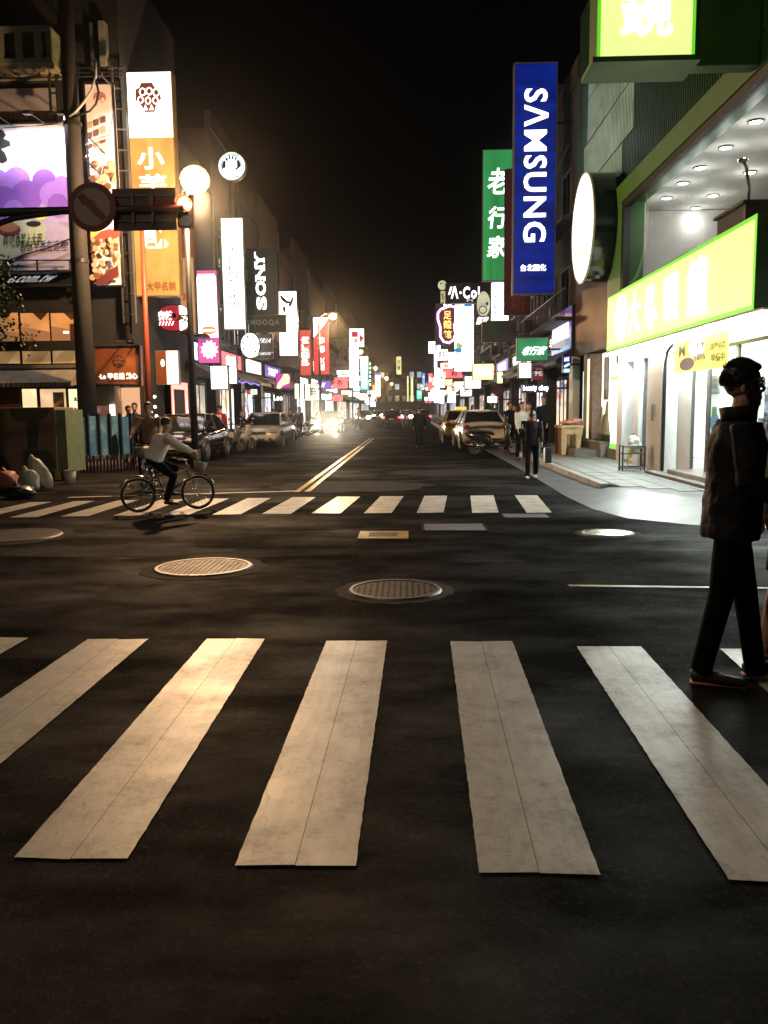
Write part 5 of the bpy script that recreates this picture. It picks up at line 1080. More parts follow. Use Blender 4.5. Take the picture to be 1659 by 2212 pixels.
flat_sign('pastry_poster', 'tall narrow poster with photos of pastries between the concrete pole and the yellow sign', [(206, 620), (267, 617), (244, 180), (181, 180)], YB-.4, PK, its, cat='poster')
# ladder truss
lt = thing('ladder_truss', 'narrow steel ladder truss between the pastry poster and the yellow sign', 'truss', (-8.4, YB-.2, 4))
for c0, c1 in (((248, 150), (274, 700)), ((276, 150), (300, 700))):
    p, q = at(*c0), at(*c1); mb = MB(); mb.tube([(p[0], YB-.25, p[1]), (q[0], YB-.25, q[1])], .035, 6); mb.build('rail', STEELG, lt)
for i in range(13):
    py = 154+i*44; p, q = at(248+(py-150)*.0473, py), at(276+(py-150)*.0436, py); mb = MB(); mb.tube([(p[0], YB-.25, p[1]), (q[0], YB-.25, q[1])], .025, 6); mb.build('rung', STEELG, lt)
# concrete utility pole and cables
p0, p1 = P(190, 900, 23.4), P(150, -60, 23.4)
up = thing('utility_pole', 'thick round concrete utility pole in front of the billboard', 'utility pole', (p0.x, 23.4, ZS))
mb = MB(); mb.tube([(p0.x, 23.4, ZS), (p0.x, 23.4, 8), (p0.x+.0, 23.4, p1.z+1)], [.27, .22, .17], 18); mb.build('pole', mat('pole_concrete', (.05, .045, .043), .75, vary=.25, scale=2, bump=.3), up, smooth=True)
for z in (9.2, 5.6): mb = MB(); mb.tube([(p0.x, 23.4, z), (p0.x, 23.4, z+.1)], .25, 18); mb.build('clamp_band', STEEL, up)
def cable(pts, label, m, rad=.03, Y=23.2):
    q = [P(a, b, Y) for a, b in pts]; mb = MB(); mb.tube(q, rad, 6); tag(mb.build('cable', m, smooth=True), label, 'cable')
CBW = mat('cable_white', (.5, .5, .5), .4)
cable([(206, 130), (207, 165), (198, 195), (180, 222), (162, 243), (149, 252)], 'pale cable slanting down across the concrete pole', CBW, .04)
cable([(196, 150), (208, 175), (213, 200), (207, 225), (194, 240), (172, 248), (150, 258)], 'black cable loop hanging beside the concrete pole', BLACKP, .03)
cable([(245, 240), (238, 280), (228, 330), (214, 400)], 'thin straight wire crossing the pastry poster', CBW, .012)
# reddish painted pole and things on the corner
p0, p1 = P(326, 1000, 24), P(296, 492, 24)
rp = thing('painted_pole', 'rust red painted pole running up beside the tall yellow sign', 'pole', (p0.x, 24, ZS)); mb = MB(); mb.tube([(p0.x, 24, ZS), (p1.x+.15, 24, p1.z+.6)], [.09, .065], 12); mb.build('pole', mat('rust_red', (.30, .055, .025), .5, vary=.2), rp, smooth=True); mb = MB(); mb.tube([(p0.x, 24, ZS), (p0.x, 24, ZS+.25)], .13, 12); mb.build('base', STEELG, rp)
PANB = mat('copper_panel', (.27, .085, .035), .38, metal=.3, vary=.3, scale=2)
flat_sign('copper_shop_sign', 'copper brown sign board with a round emblem and glowing small letters at the corner shop', [(204, 829), (303, 832), (300, 746), (203, 748)], YB-.7, PANB,
          [('e', 257, 781, 15, 14, mat('emblem_dark', (.07, .025, .012), .5)), *[('e', 257+dx, 781+dy, 3.6, 3.4, mat('emblem_mid', (.2, .06, .03), .5)) for dx, dy in ((-8, -4), (0, -6), (8, -4), (-7, 4), (1, 3), (8, 5))], *[('e', 257+dx, 781+dy, 1.8, 1.7, mat('emblem_dark', (.07, .025, .012), .5)) for dx, dy in ((-8, -4), (0, -6), (8, -4), (-7, 4), (1, 3), (8, 5))], ('t', '·Le 甲名舖 點心', 214, 806, 298, 819, lit('letter_mint', (.85, 1, .8), 2.2, sample=False), {'bold': .02})], cat='shop sign', depth=.3)
for sx in (252, 280):   # the two small lamps that wash the copper sign
    p = P(sx, 742, YB-1.25); l = bpy.data.lights.new('sign_spot', 'SPOT'); l.energy = 26; l.color = (1, .62, .3); l.spot_size = 1.3; l.spot_blend = .7; l.shadow_soft_size = .03
    tg = thing('sign_lamp', ('left' if sx == 252 else 'right')+' small lamp washing the copper sign board', 'lamp', p)
    mb = MB(); mb.tube([(p.x, YB-.7, p.z+.06), (p.x, p.y, p.z+.08)], .015, 6); mb.build('arm', STEEL, tg); mb = MB(); mb.ell((p.x, p.y, p.z+.05), (.05, .05, .04), 8); mb.build('head', STEEL, tg)
    lo = bpy.data.objects.new('sign_spot', l); COL.objects.link(lo); lo.location = (p.x, p.y, p.z); lo.rotation_euler = (Vector((0, .42, -.7))).to_track_quat('-Z', 'Y').to_euler()
cbx((186, 833, 228, 874), 'shutter_box', mat('shutter_grey', (.24, .21, .17), .6), .3, .85); cbx((228, 833, 241, 910), 'door_pillar', mat('pillar_warm', (.42, .34, .26), .6), .3, .85)
cbx((190, 876, 222, 908), 'shop_picture', goods('shop_red', ((.5, .1, .06), (.6, .3, .2), (.15, .04, .03), (.8, .6, .5)), .6, (3, 3, 3), (.3, .1, .08)), .6, .84)
cbx((232, 874, 242, 909), 'lit_strip', lit('lit_strip', (1, .93, .75), 2), .2, .29); cbx((243, 836, 283, 912), 'shop_interior', goods('shop_copper', ((.6, .25, .12), (.9, .5, .3), (.3, .1, .05), (1, .7, .5)), .8, (1.6, 1.6, 1.6), (.8, .4, .22)), .8, .88)
sign('wall_lightbox', 'box sign with brown left half and glowing white right half beside the red pole', (336, 757, 386, 831), 27.2, PANB, [('r', 360, 758, 385, 830, lit('lit_orangewhite', (1, .86, .68), 1.8)), ('e', 352, 784, 4, 8, WARMW)], attach=XL, nb=1, case=CASEG)
# small string lights
sl = thing('string_lights', 'zigzag string of small white bulbs beside the red lit doorway', 'string lights', P(330, 900, 26.2))
pts = [P(a, b, 26.2) for a, b in ((334, 857), (322, 869), (335, 879), (326, 890), (338, 899))]
mb = MB(); mb.tube(pts, .01, 5); mb.build('wire', BLACKP, sl)
for p in pts: mb = MB(); mb.ell(p, (.05, .05, .05), 8); mb.build('bulb', lit('bulb_white', (1, .95, .8), 5, sample=False), sl, smooth=True)
# red neon doorway in the left facade
nd = thing('neon_doorway', 'shop doorway outlined by glowing red light left of the white lightbox', 'shop entrance', (XL, 29.9, ZS)); RN = lit('red_neon', (1, .16, .13), 3.2)
def nx(y0, y1, z0, z1, x0, x1, m, n): mb = MB(); mb.box(x0, x1, y0, y1, z0, z1); mb.build(n, m, nd)
nx(28.85, 29.1, .3, 2.55, XL-.05, XL+.02, RN, 'neon_bar'); nx(30.6, 30.95, .3, 2.55, XL-.05, XL+.02, RN, 'neon_bar'); nx(29.11, 30.59, 2.3, 2.55, XL-.05, XL+.02, RN, 'neon_bar'); nx(29.2, 30.5, .4, 2.25, XL-.6, XL-.55, goods('shop_red', (), 1), 'shop_interior')
nx(28.0, 28.8, .2, 2.6, XL-.05, XL+.0, mat('pale_pillar', (.35, .38, .30), .6), 'pillar')
# fairy lights along the left shop canopies
fl = thing('string_lights', 'blue violet fairy lights along the canopy over the left shops', 'string lights', (XL+.7, 34, 2.7)); r = random.Random(9)
pts = [Vector((XL+.9, 31.2+i*.42, 2.78+.04*math.sin(i*1.3))) for i in range(24)]
mb = MB(); mb.tube(pts, .012, 4); mb.build('wire', BLACKP, fl)
for p in pts[::1]: mb = MB(); mb.ell(p, (.035, .035, .035), 6); mb.build('bulb', lit('bulb_violet', (.25, .2, 1), 3.5, sample=False), fl)

# ------------------------------------------------------------------ sign boom over the crossing
YM = 11.7
bm = thing('signal_boom', 'dark horizontal boom arm reaching in from the left edge with a curved strut', 'signal arm', P(0, 455, YM))
def bp_(a, b, Y=YM): return P(a, b, Y)
mx_ = P(-260, 455, YM).x
mb = MB(); mb.tube([(mx_, YM, 0), (mx_, YM, 5.2)], [.16, .12], 14); mb.build('mast', STEEL, bm, smooth=True)
mb = MB(); mb.tube([(mx_, YM, bp_(0, 459).z), bp_(0, 459), bp_(200, 453), bp_(396, 449)], [.07, .06, .05, .04], 10); mb.build('arm', STEEL, bm, smooth=True)
mb = MB(); mb.tube([(mx_, YM, bp_(0, 560).z), bp_(-60, 520), bp_(-5, 484), bp_(30, 472), bp_(80, 464), bp_(130, 458)], .04, 10); mb.build('strut', STEEL, bm, smooth=True)
c = P(199, 447, YM-.1); ns = thing('no_left_turn_sign', 'round prohibition sign with a red ring and a crossed arrow, on the boom', 'road sign', (c.x, YM-.1, c.z-.33))
Rr = 50/1800*YM; F1, F2, F3 = Vector((c.x, YM-.1, c.z)), Vector((1, 0, 0)), Vector((0, -1, 0))
mb = MB(); mb.prism(circ(0, 0, Rr, Rr, 40), F1, F2, UPV, F3, -.012, 0); mb.build('plate', mat('sign_red', (.10, .006, .008), .55), ns)
mb = MB(); mb.prism(circ(0, 0, Rr*.76, Rr*.76, 40), F1, F2, UPV, F3, .001, .004); mb.build('white_disc', mat('sign_white', (.20, .15, .145), .5, vary=.05), ns)
mb = MB(); u = Rr*.76; mb.prism([(-u*.80, u*.52), (-u*.52, u*.80), (u*.80, -u*.52), (u*.52, -u*.80)], F1, F2, UPV, F3, .006, .009); mb.build('slash', mat('sign_red', (.10, .006, .008), .55), ns)
mb = MB(); k = u; mb.prism([(-.66*k, .30*k), (-.50*k, .58*k), (-.44*k, .42*k), (-.1*k, .40*k), (.16*k, .28*k), (.22*k, .0*k), (.34*k, -.36*k), (.12*k, -.30*k), (.02*k, .02*k), (-.12*k, .14*k), (-.42*k, .18*k), (-.42*k, .06*k)], F1, F2, UPV, F3, .0045, .0058); mb.build('arrow', TXK, ns)
# brown board (seen unlit) and signal
bd = thing('street_name_board', 'unlit rectangular board on the boom between the round sign and the red signal', 'sign board', P(310, 497, YM))
a0, b0, z0, z1 = prect(243, 406, 379, 497, YM+.05)
mb = MB(); mb.box(a0, b0, YM+.06, YM+.09, z0, z1); mb.build('board', mat('board_brown', (.045, .018, .014), .6, vary=.25), bd)
for zz in (z0+(z1-z0)*.22, z0+(z1-z0)*.52, z0+(z1-z0)*.82): mb = MB(); mb.box(a0+.02, b0-.02, YM+.035, YM+.058, zz-.012, zz+.012); mb.build('stiffener', STEEL, bd)
for xx in (a0+.28, a0+.55): mb = MB(); mb.box(xx, xx+.03, YM+.0, YM+.034, z0+.08, z1-.05); mb.build('clamp', STEEL, bd)
c = P(399, 441, YM+.12); ts = thing('traffic_signal', 'traffic signal glowing red at the tip of the boom beside the orange lamp glare', 'traffic light', (c.x, c.y, c.z-.5))
mb = MB(); mb.box(c.x-.115, c.x+.115, c.y+.01, c.y+.15, c.z-.30, c.z+.125); mb.build('housing', STEEL, ts, bevel=.02)
for k, (m, dz) in enumerate(((lit('signal_red', (1, .30, .10), 9), 0), (mat('signal_off', (.02, .06, .03), .3), -.19))):
    mb = MB(); mb.prism(circ(0, 0, .10, .10, 24), Vector((c.x, c.y, c.z+dz)), F2, UPV, F3, -.008, .012); ln = mb.build('lens', m, ts)
    mb = MB(); n = 14; A = [(.098*math.cos(PI*i/n), .098*math.sin(PI*i/n)) for i in range(n+1)]; vs = [(c.x+x, c.y, c.z+dz+z) for x, z in A]+[(c.x+x, c.y-.16, c.z+dz+z) for x, z in A]
    mb.add(vs, [(i, i+1, n+2+i, n+1+i) for i in range(n)]); mb.build('visor', STEEL, ts)
# the other signal of the photo: the signal's own light
l = bpy.data.lights.new('signal_light', 'POINT'); l.energy = 12; l.color = (1, .15, .08); l.shadow_soft_size = .08; lo = bpy.data.objects.new('signal_light', l); COL.objects.link(lo); lo.location = (c.x, c.y-.12, c.z)

# ------------------------------------------------------------------ street furniture on the left corner
tb = P(60, 1032, 18.4); x0, x1 = P(-70, 950, 18.4).x, P(121, 950, 18.4).x; zt = P(60, 880, 18.4).z
tx = thing('transformer_box', 'large brown utility cabinet painted with dark vase shapes, by the left edge', 'utility cabinet', ((x0+x1)/2, 18.8, 0))
mb = MB(); mb.box(x0, x1, 18.4, 19.5, .18, zt); mb.build('cabinet', mat('cabinet_tan', (.19, .11, .065), .6, vary=.2, scale=3, bump=.1), tx, bevel=.02)
mb = MB(); mb.box(x1+.004, x1+.22, 18.45, 19.45, .18, zt-.06); mb.build('side_door', mat('cabinet_green', (.13, .17, .09), .6, vary=.3, scale=5), tx)
o = Vector((0, 18.4, 0)); DG = mat('mural_dark', (.045, .05, .038), .6)
def mural(pts, n='mural_shape'): mb = MB(); q = [at(a, b, 18.4) for a, b in pts]; mb.prism(q, o, Vector((1, 0, 0)), UPV, Vector((0, -1, 0)), .001, .004); mb.build(n, DG, tx)
mural([(20, 882), (110, 882), (100, 900), (84, 912), (82, 970), (60, 970), (62, 914), (42, 910), (24, 902)]); mural([(46, 972), (100, 972), (114, 985), (124, 1012), (60, 1022), (52, 1000)]); mural([(-70, 960), (6, 985), (26, 1012), (26, 1024), (-70, 1026)])
for q in (-10, 62): mb = MB(); a = at(q, 950, 18.4)[0]; mb.box(a, a+.012, 18.392, 18.4, .25, zt-.05); mb.build('door_seam', STEEL, tx)
for k in range(16):
    a = x0+(x1+.24-x0)*k/16; mb = MB(); mb.box(a+.002, a+(x1+.24-x0)/16-.002, 18.33, 18.39, .02, .22); mb.build('base_block', mat('hazard_black', (.02, .02, .02), .6) if k % 2 else mat('hazard_yellow', (.35, .26, .03), .6), tx)
hb = thing('hoarding', 'row of sky-blue painted panels beside the brown cabinet', 'fence', (-8.6, 21, 0)); r = random.Random(6)
SKYP = bpy.data.materials.new('painted_sky'); SKYP.use_nodes = True; n_ = SKYP.node_tree; b_ = n_.nodes['Principled BSDF']
tc = n_.nodes.new('ShaderNodeTexCoord'); t_ = tex_noise(n_, 2.2, 6, .6, tc.outputs['Object']); rr_ = ramp(n_, t_.outputs['Fac'], [(.35, (.06, .20, .34)), (.5, (.12, .32, .46)), (.66, (.38, .52, .58))]); n_.links.new(rr_.outputs[0], b_.inputs['Base Color']); b_.inputs['Roughness'].default_value = .55
q0, q1 = P(142, 955, 20.3), P(286, 955, 21.8)
for k in range(6):
    a, b = q0.lerp(q1, k/6), q0.lerp(q1, (k+.86)/6); zt2, zb2 = 1.42-.03*(k % 2), .30
    mb = MB(); vs = [(a.x, a.y, zb2), (b.x, b.y, zb2), (b.x, b.y, zt2), (a.x, a.y, zt2)]; mb.add(vs+[(x, y+.04, z) for x, y, z in vs], [(0, 1, 2, 3), (7, 6, 5, 4), (0, 1, 5, 4), (1, 2, 6, 5), (2, 3, 7, 6), (3, 0, 4, 7)]); p_ = mb.build('panel', SKYP, hb)
    mb = MB(); 
    for e in range(4): cx_ = lerp(a.x, b.x, (e+.5)/4); mb.ell((cx_, lerp(a.y, b.y, (e+.5)/4)-.004, .36+r.uniform(-.03, .05)), (.07, .006, .06), 8)
    mb.build('painted_rocks', mat('painted_white', (.42, .42, .36), .6, vary=.4, scale=12), p_)
    if k in (0, 4):
        mb = MB(); mb.ell((a.x+.1, a.y-.006, .62), (.10, .006, .34), 10); mb.build('painted_bush', mat('painted_green', (.03, .07, .02), .6), p_)
    c_ = q0.lerp(q1, (k+.93)/6); mb = MB(); mb.box(c_.x-.035, c_.x+.035, c_.y-.05, c_.y+.05, .28, 1.48); mb.build('post', mat('post_navy', (.008, .015, .03), .5), hb)
for k in range(34):
    a = Vector((-9.35, 19.6, 0)).lerp(Vector((-7.0, 21.2, 0)), k/34); mb = MB(); mb.box(a.x, a.x+.045, a.y, a.y+.04, .02, .34+.1*(k % 2)); mb.build('picket', mat('picket_red', (.06, .016, .014), .6), hb)
def bag(label, px, py, sx, sz, m, seed, tilt=0):
    c = G(px, py); t = thing('rubbish_bag', label, 'rubbish bag', (c.x, c.y, 0)); r = random.Random(seed); mb = MB(); vs, fs = [], []; n, h = 16, 10
    for i in range(h+1):
        a = PI*i/h
        for j in range(n):
            b = 2*PI*j/n; k = 1+.13*math.sin(b*3+i*.9+seed)+.08*math.sin(b*7-i*1.7)+r.uniform(-.05, .05)
            zz = (1-math.cos(a))/2; x = sx*math.sin(a)**.5*k*(1.0-.22*zz)*math.cos(b); y = sx*.8*math.sin(a)**.5*k*(1.0-.22*zz)*math.sin(b)
            vs.append((c.x+x-tilt*zz*sz, c.y+y, .01+zz*sz))
    for i in range(h):
        for j in range(n): fs.append((i*n+j, i*n+(j+1) % n, (i+1)*n+(j+1) % n, (i+1)*n+j))
    mb.add(vs, fs); mb.build('bag', m, t, smooth=True); mb = MB(); mb.tube([(c.x-tilt*sz, c.y, sz-.03), (c.x-tilt*sz-.02, c.y, sz+.015), (c.x-tilt*sz-.05, c.y-.03, sz+.045)], [.07, .03, .055], 8); mb.build('knot', m, t, smooth=True)
WB = mat('white_bag', (.36, .37, .32), .4, vary=.35, scale=10, bump=.8)
bag('tall leaning white rubbish bag in front of the brown cabinet', 100, 1058, .20, .62, WB, 3, .35); bag('lumpy pale rubbish bag left of the tall leaning white one', 66, 1062, .22, .42, WB, 7, .1)
bag('pinkish rubbish bag at the left edge of the photo', 14, 1056, .27, .36, mat('pink_bag', (.33, .13, .10), .5, vary=.4, scale=8, bump=.8), 12); bag('black rubbish bag lying below the pale bags', 40, 1076, .34, .22, mat('black_bag', (.012, .012, .013), .35, bump=.8, scale=9), 5)
c = G(152, 1044); t = thing('paint_bucket', 'small white bucket at the hazard striped foot of the cabinet', 'bucket', (c.x, c.y, 0)); mb = MB(); mb.tube([(c.x, c.y, 0), (c.x, c.y, .28)], [.10, .135], 14); mb.build('bucket', mat('bucket_white', (.5, .48, .42), .5), t, smooth=True); mb = MB(); mb.torus((c.x, c.y, .28), .14, .01, 20, 6, 'z'); mb.build('rim', CHROME, t)
# small street tree at the left edge
c = P(-25, 640, 17); tr = thing('street_tree', 'dark leafy street tree just entering the photo at the left edge', 'tree', (c.x-.4, 17, 0)); LEAF = mat('leaf_green', (.035, .06, .025), .6, vary=.6, scale=3)
mb = MB(); mb.tube([(c.x-.4, 17, 0), (c.x-.35, 17, 1.8), (c.x-.2, 17, 3.0)], [.09, .07, .04], 8); mb.tube([(c.x-.3, 17, 2.2), (c.x+.2, 16.9, 3.2)], [.03, .015], 6); mb.tube([(c.x-.3, 17, 2.1), (c.x-.8, 17.1, 3.2)], [.03, .015], 6); mb.build('trunk', mat('bark', (.06, .045, .03), .8, bump=.4), tr, smooth=True)
mb = MB(); r = random.Random(21)
cl = [(c.x-.3+r.gauss(0, .42), 17+r.gauss(0, .4), c.z-.1+r.gauss(0, .55)) for _ in range(34)]
for _ in range(2600):
    q = r.choice(cl); p = Vector(q)+Vector((r.gauss(0, .13), r.gauss(0, .13), r.gauss(0, .13))); a = Vector((r.uniform(-1, 1), r.uniform(-1, 1), r.uniform(-1, .4))).normalized()*.075; b = a.cross(Vector((r.uniform(-1, 1), r.uniform(-1, 1), r.uniform(-1, 1)))).normalized()*.028
    mb.add([p, p+a*.5+b, p+a, p+a*.5-b], [(0, 1, 2, 3)])
mb.build('crown', LEAF, tr, kind='stuff')
# ------------------------------------------------------------------ vehicles
TYRE = RUBBER; RIMM = mat('wheel_rim', (.35, .35, .36), .3, metal=.8, vary=.1)
HL_OFF = mat('headlight_glass', (.45, .47, .5), .08, metal=.3, vary=.1); TL_OFF = mat('tail_glass', (.18, .008, .008), .15, vary=.1)
HL_ON = lit('headlight_on', (1, .84, .58), 25); TL_ON = lit('taillight_on', (1, .06, .05), 7, sample=False)
PLATE = mat('number_plate', (.5, .52, .5), .4, vary=.05)
def car(label, x, y, rz, paint, head=False, tail=False, taxi=False, plate='3860-YQ', simple=False, power=0):
    t = thing('parked_car' if not (head or tail) else 'driving_car', label, 'car', (x, y, 0), rz)
    st = [(-2.28, .36, .84, .72), (-2.2, .25, .96, .82), (-1.9, .22, 1.0, .87), (-1.35, .21, 1.01, .885), (-.7, .20, .96, .89), (.2, .20, .93, .89), (1.0, .20, .93, .885), (1.5, .21, .87, .87), (1.95, .22, .78, .845), (2.17, .25, .69, .78), (2.28, .33, .60, .68)]
    mb = MB(); vs, fs = [], []
    for X_, zb, zt, hw in st:
        h = [(0, zb), (hw*.82, zb), (hw*.97, zb+.10), (hw, zb+(zt-zb)*.42), (hw*.99, zt-.16), (hw*.93, zt-.03), (hw*.55, zt+.018), (0, zt+.03)]
        ring = h+[(-a, b) for a, b in h[-2:0:-1]]
        vs += [(X_, a, b) for a, b in ring]
    n = 14
    for i in range(len(st)-1):
        for j in range(n): fs.append((i*n+j, i*n+(j+1) % n, (i+1)*n+(j+1) % n, (i+1)*n+j))
    fs += [tuple(range(n)), tuple((len(st)-1)*n+j for j in range(n))]
    mb.add(vs, fs); b_ = mb.build('body', paint, t, world=False, smooth=True)
    if not simple: s_ = b_.modifiers.new('sub', 'SUBSURF'); s_.levels = 1; s_.render_levels = 1
    B = [(-1.72, .80), (1.28, .80)]; T_ = [(-.95, .60), (.38, .62)]; zb, zt = .93, 1.40
    def c(i, s, top): q = (T_ if top else B)[i]; return Vector((q[0], q[1]*s, zt if top else zb))
    mb = MB(); mb.add([c(0, -1, 0), c(1, -1, 0), c(1, 1, 0), c(0, 1, 0), c(0, -1, 1), c(1, -1, 1), c(1, 1, 1), c(0, 1, 1)], [(0, 1, 5, 4), (1, 2, 6, 5), (2, 3, 7, 6), (3, 0, 4, 7)]); mb.build('windows', GLASSD, t, world=False)
    mb = MB(); mb.ell((-.285, 0, 1.385), (.76, .64, .075), 20); mb.tube([c(0, -1, 1), c(1, -1, 1), c(1, 1, 1), c(0, 1, 1), c(0, -1, 1)], .035, 6)
    mb.build('roof', paint, t, world=False, smooth=True)
    for i in (0, 1):
        for s in (-1, 1): mb = MB(); mb.tube([c(i, s, 0), c(i, s, 1)], [.045, .035], 6); mb.build('pillar', paint, t, world=False, smooth=True)
    for s in (-1, 1): mb = MB(); mb.tube([(-.25, .80*s, zb), (-.25, .615*s, zt)], .03, 6); mb.build('pillar', BLACKP, t, world=False)
    for X_ in (-1.38, 1.4):
        for s in (-1, 1):
            mb = MB(); mb.tube([(X_, s*.70, .32), (X_, s*.902, .32)], .385, 22); mb.build('wheel_arch', BLACKP, t, world=False)
            mb = MB(); mb.tube([(X_, s*.72, .32), (X_, s*.915, .32)], [.31, .32], 24); w_ = mb.build('wheel', TYRE, t, world=False, smooth=False)
            mb = MB(); mb.torus((X_, s*.918, .32), .20, .018, 22, 6, 'y')
            for k in range(6): a = k*PI/3; mb.tube([(X_, s*.92, .32), (X_+.19*math.cos(a), s*.918, .32+.19*math.sin(a))], .022, 5)
            mb.build('rim', RIMM, w_, world=False)
    for s in (-1, 1):
        mb = MB(); mb.ell((2.12+(.14 if head else 0), s*.60, .66), (.17, .20, .075) if not head else (.14, .26, .19), 14); mb.build('headlight', HL_ON if head else HL_OFF, t, world=False, smooth=True)  # lit lenses oversized to stand in for headlight glare
        mb = MB(); mb.ell((-2.18, s*.66, .80), (.12, .15, .11), 14); mb.build('tail_light', TL_ON if tail else TL_OFF, t, world=False, smooth=True)
        mb = MB(); mb.ell((.98, s*.98, .98), (.06, .11, .07), 12); mb.build('wing_mirror', paint, t, world=False, smooth=True)
        mb = MB(); mb.tube([(2.2, s*.52, .36), (2.275, s*.52, .36)], [.07, .06], 10); mb.build('fog_lamp', BLACKP, t, world=False)
    mb = MB(); mb.box(2.20, 2.292, -.36, .36, .56, .66); mb.box(2.2, 2.287, -.30, .30, .29, .38); mb.build('grille', BLACKP, t, world=False)
    for z in (.585, .61, .635): mb = MB(); mb.box(2.285, 2.300, -.34, .34, z-.004, z+.004); mb.build('grille_bar', CHROME, t, world=False)
    mb = MB(); mb.ell((2.302, 0, .612), (.012, .06, .045), 10); mb.build('badge', CHROME, t, world=False, smooth=True)
    mb = MB(); mb.box(2.285, 2.305, -.19, .19, .42, .53); mb.build('number_plate', PLATE, t, world=False)
    mb = MB(); mb.box(-2.315, -2.285, -.20, .20, .62, .76); p_ = mb.build('number_plate', PLATE, t, world=False)
    if not simple:
        mb = MB(); letter(mb, plate, Vector((-2.316, .18, .62)), Vector((0, -1, 0)), Vector((-1, 0, 0)), .02, .34, .03, .11, .004, bold=.03, back=.003); mb.build('plate_lettering', TXK, p_, world=False)
    mb = MB(); mb.box(-2.30, -2.2, -.60, .60, .36, .40); mb.build('bumper_trim', BLACKP, t, world=False)
    for s in (-1, 1):
        mb = MB(); mb.box(-.9, .95, s*.887, s*.893, .50, .52); mb.build('side_trim', BLACKP, t, world=False)
    if taxi: mb = MB(); mb.box(-.45, -.15, -.26, .26, 1.46, 1.60); mb.build('taxi_sign', lit('taxi_yellow', (1, .75, .12), .9), t, world=False, bevel=.03)
    if power:
        R2 = Matrix.Rotation(rz, 3, 'Z')
        for s in (-1, 1):
            l = bpy.data.lights.new('headlight_beam', 'SPOT'); l.energy = power; l.color = (1, .85, .6); l.spot_size = 1.1; l.spot_blend = .8; l.shadow_soft_size = .06
            lo = bpy.data.objects.new('headlight_beam', l); COL.objects.link(lo); lo.location = Vector((x, y, 0))+R2 @ Vector((2.46, s*.6, .66))
            lo.rotation_euler = (R2 @ Vector((1, 0, -.06))).to_track_quat('-Z', 'Y').to_euler()
    return t
PWH = mat('car_paint_white', (.52, .50, .44), .25, vary=.05, coat=.6); PBK = mat('car_paint_black', (.012, .012, .014), .15, vary=.1, coat=.8)
PSI = mat('car_paint_silver', (.50, .49, .46), .25, metal=0, vary=.05, coat=.6); PTX = mat('car_paint_yellow', (.42, .27, .03), .25, vary=.05, coat=.6); PDG = mat('car_paint_graphite', (.045, .04, .04), .25, metal=.3, vary=.05, coat=.6); PRD = mat('car_paint_darkred', (.06, .012, .012), .2, vary=.1, coat=.7)
car('white sedan parked at the left kerb facing the camera, unlit', -6.1, 36.0, -PI/2-.02, PWH)
car('glossy black car parked at the left kerb right behind the cyclist', -6.95, 26.3, -PI/2, PBK)
car('car coming down the road on the left with both headlights glaring', -5.5, 57.5, -PI/2, PRD, head=True, power=4500)
car('silver sedan parked at the right kerb, seen from behind the fallen-looking scooter', 2.78, 33.4, PI/2+.03, PSI)
car('yellow taxi with a roof sign parked in front of the silver sedan', 2.45, 40.0, PI/2, PTX, taxi=True, plate='872-VQ')
car('dark car driving away in the middle distance with four red tail lights', -1.5, 74.5, PI/2, PDG, tail=True)
car('pale car far away just right of the dark car driving off, headlights on', -.35, 104, -PI/2, PWH, head=True, simple=True)
car('farthest car with red tail lights behind the dark car', -2.0, 112, PI/2, PDG, tail=True, simple=True)
car('oncoming car far down the left lane beyond the scooter rider', -4.6, 126, -PI/2, PDG, head=True, simple=True)
car('distant car with tail lights near the end of the road', .8, 140, PI/2, PRD, tail=True, simple=True)
car('most distant oncoming car of the left lane', -3.4, 165, -PI/2, PBK, head=True, simple=True)
car('dark car waiting in the right lane with tail lights lit, beyond the scooter row', 1.4, 84, PI/2, PDG, tail=True, simple=True)
car('car with glaring headlights following far behind the first oncoming car', -5.2, 98, -PI/2, PDG, head=True, simple=True)
car('small far car with tail lights between the two lamp rows', -1.2, 128, PI/2, PBK, tail=True, simple=True)
car('dark car parked at the left kerb beyond the glaring headlights', -6.5, 66, -PI/2, PBK, simple=True)

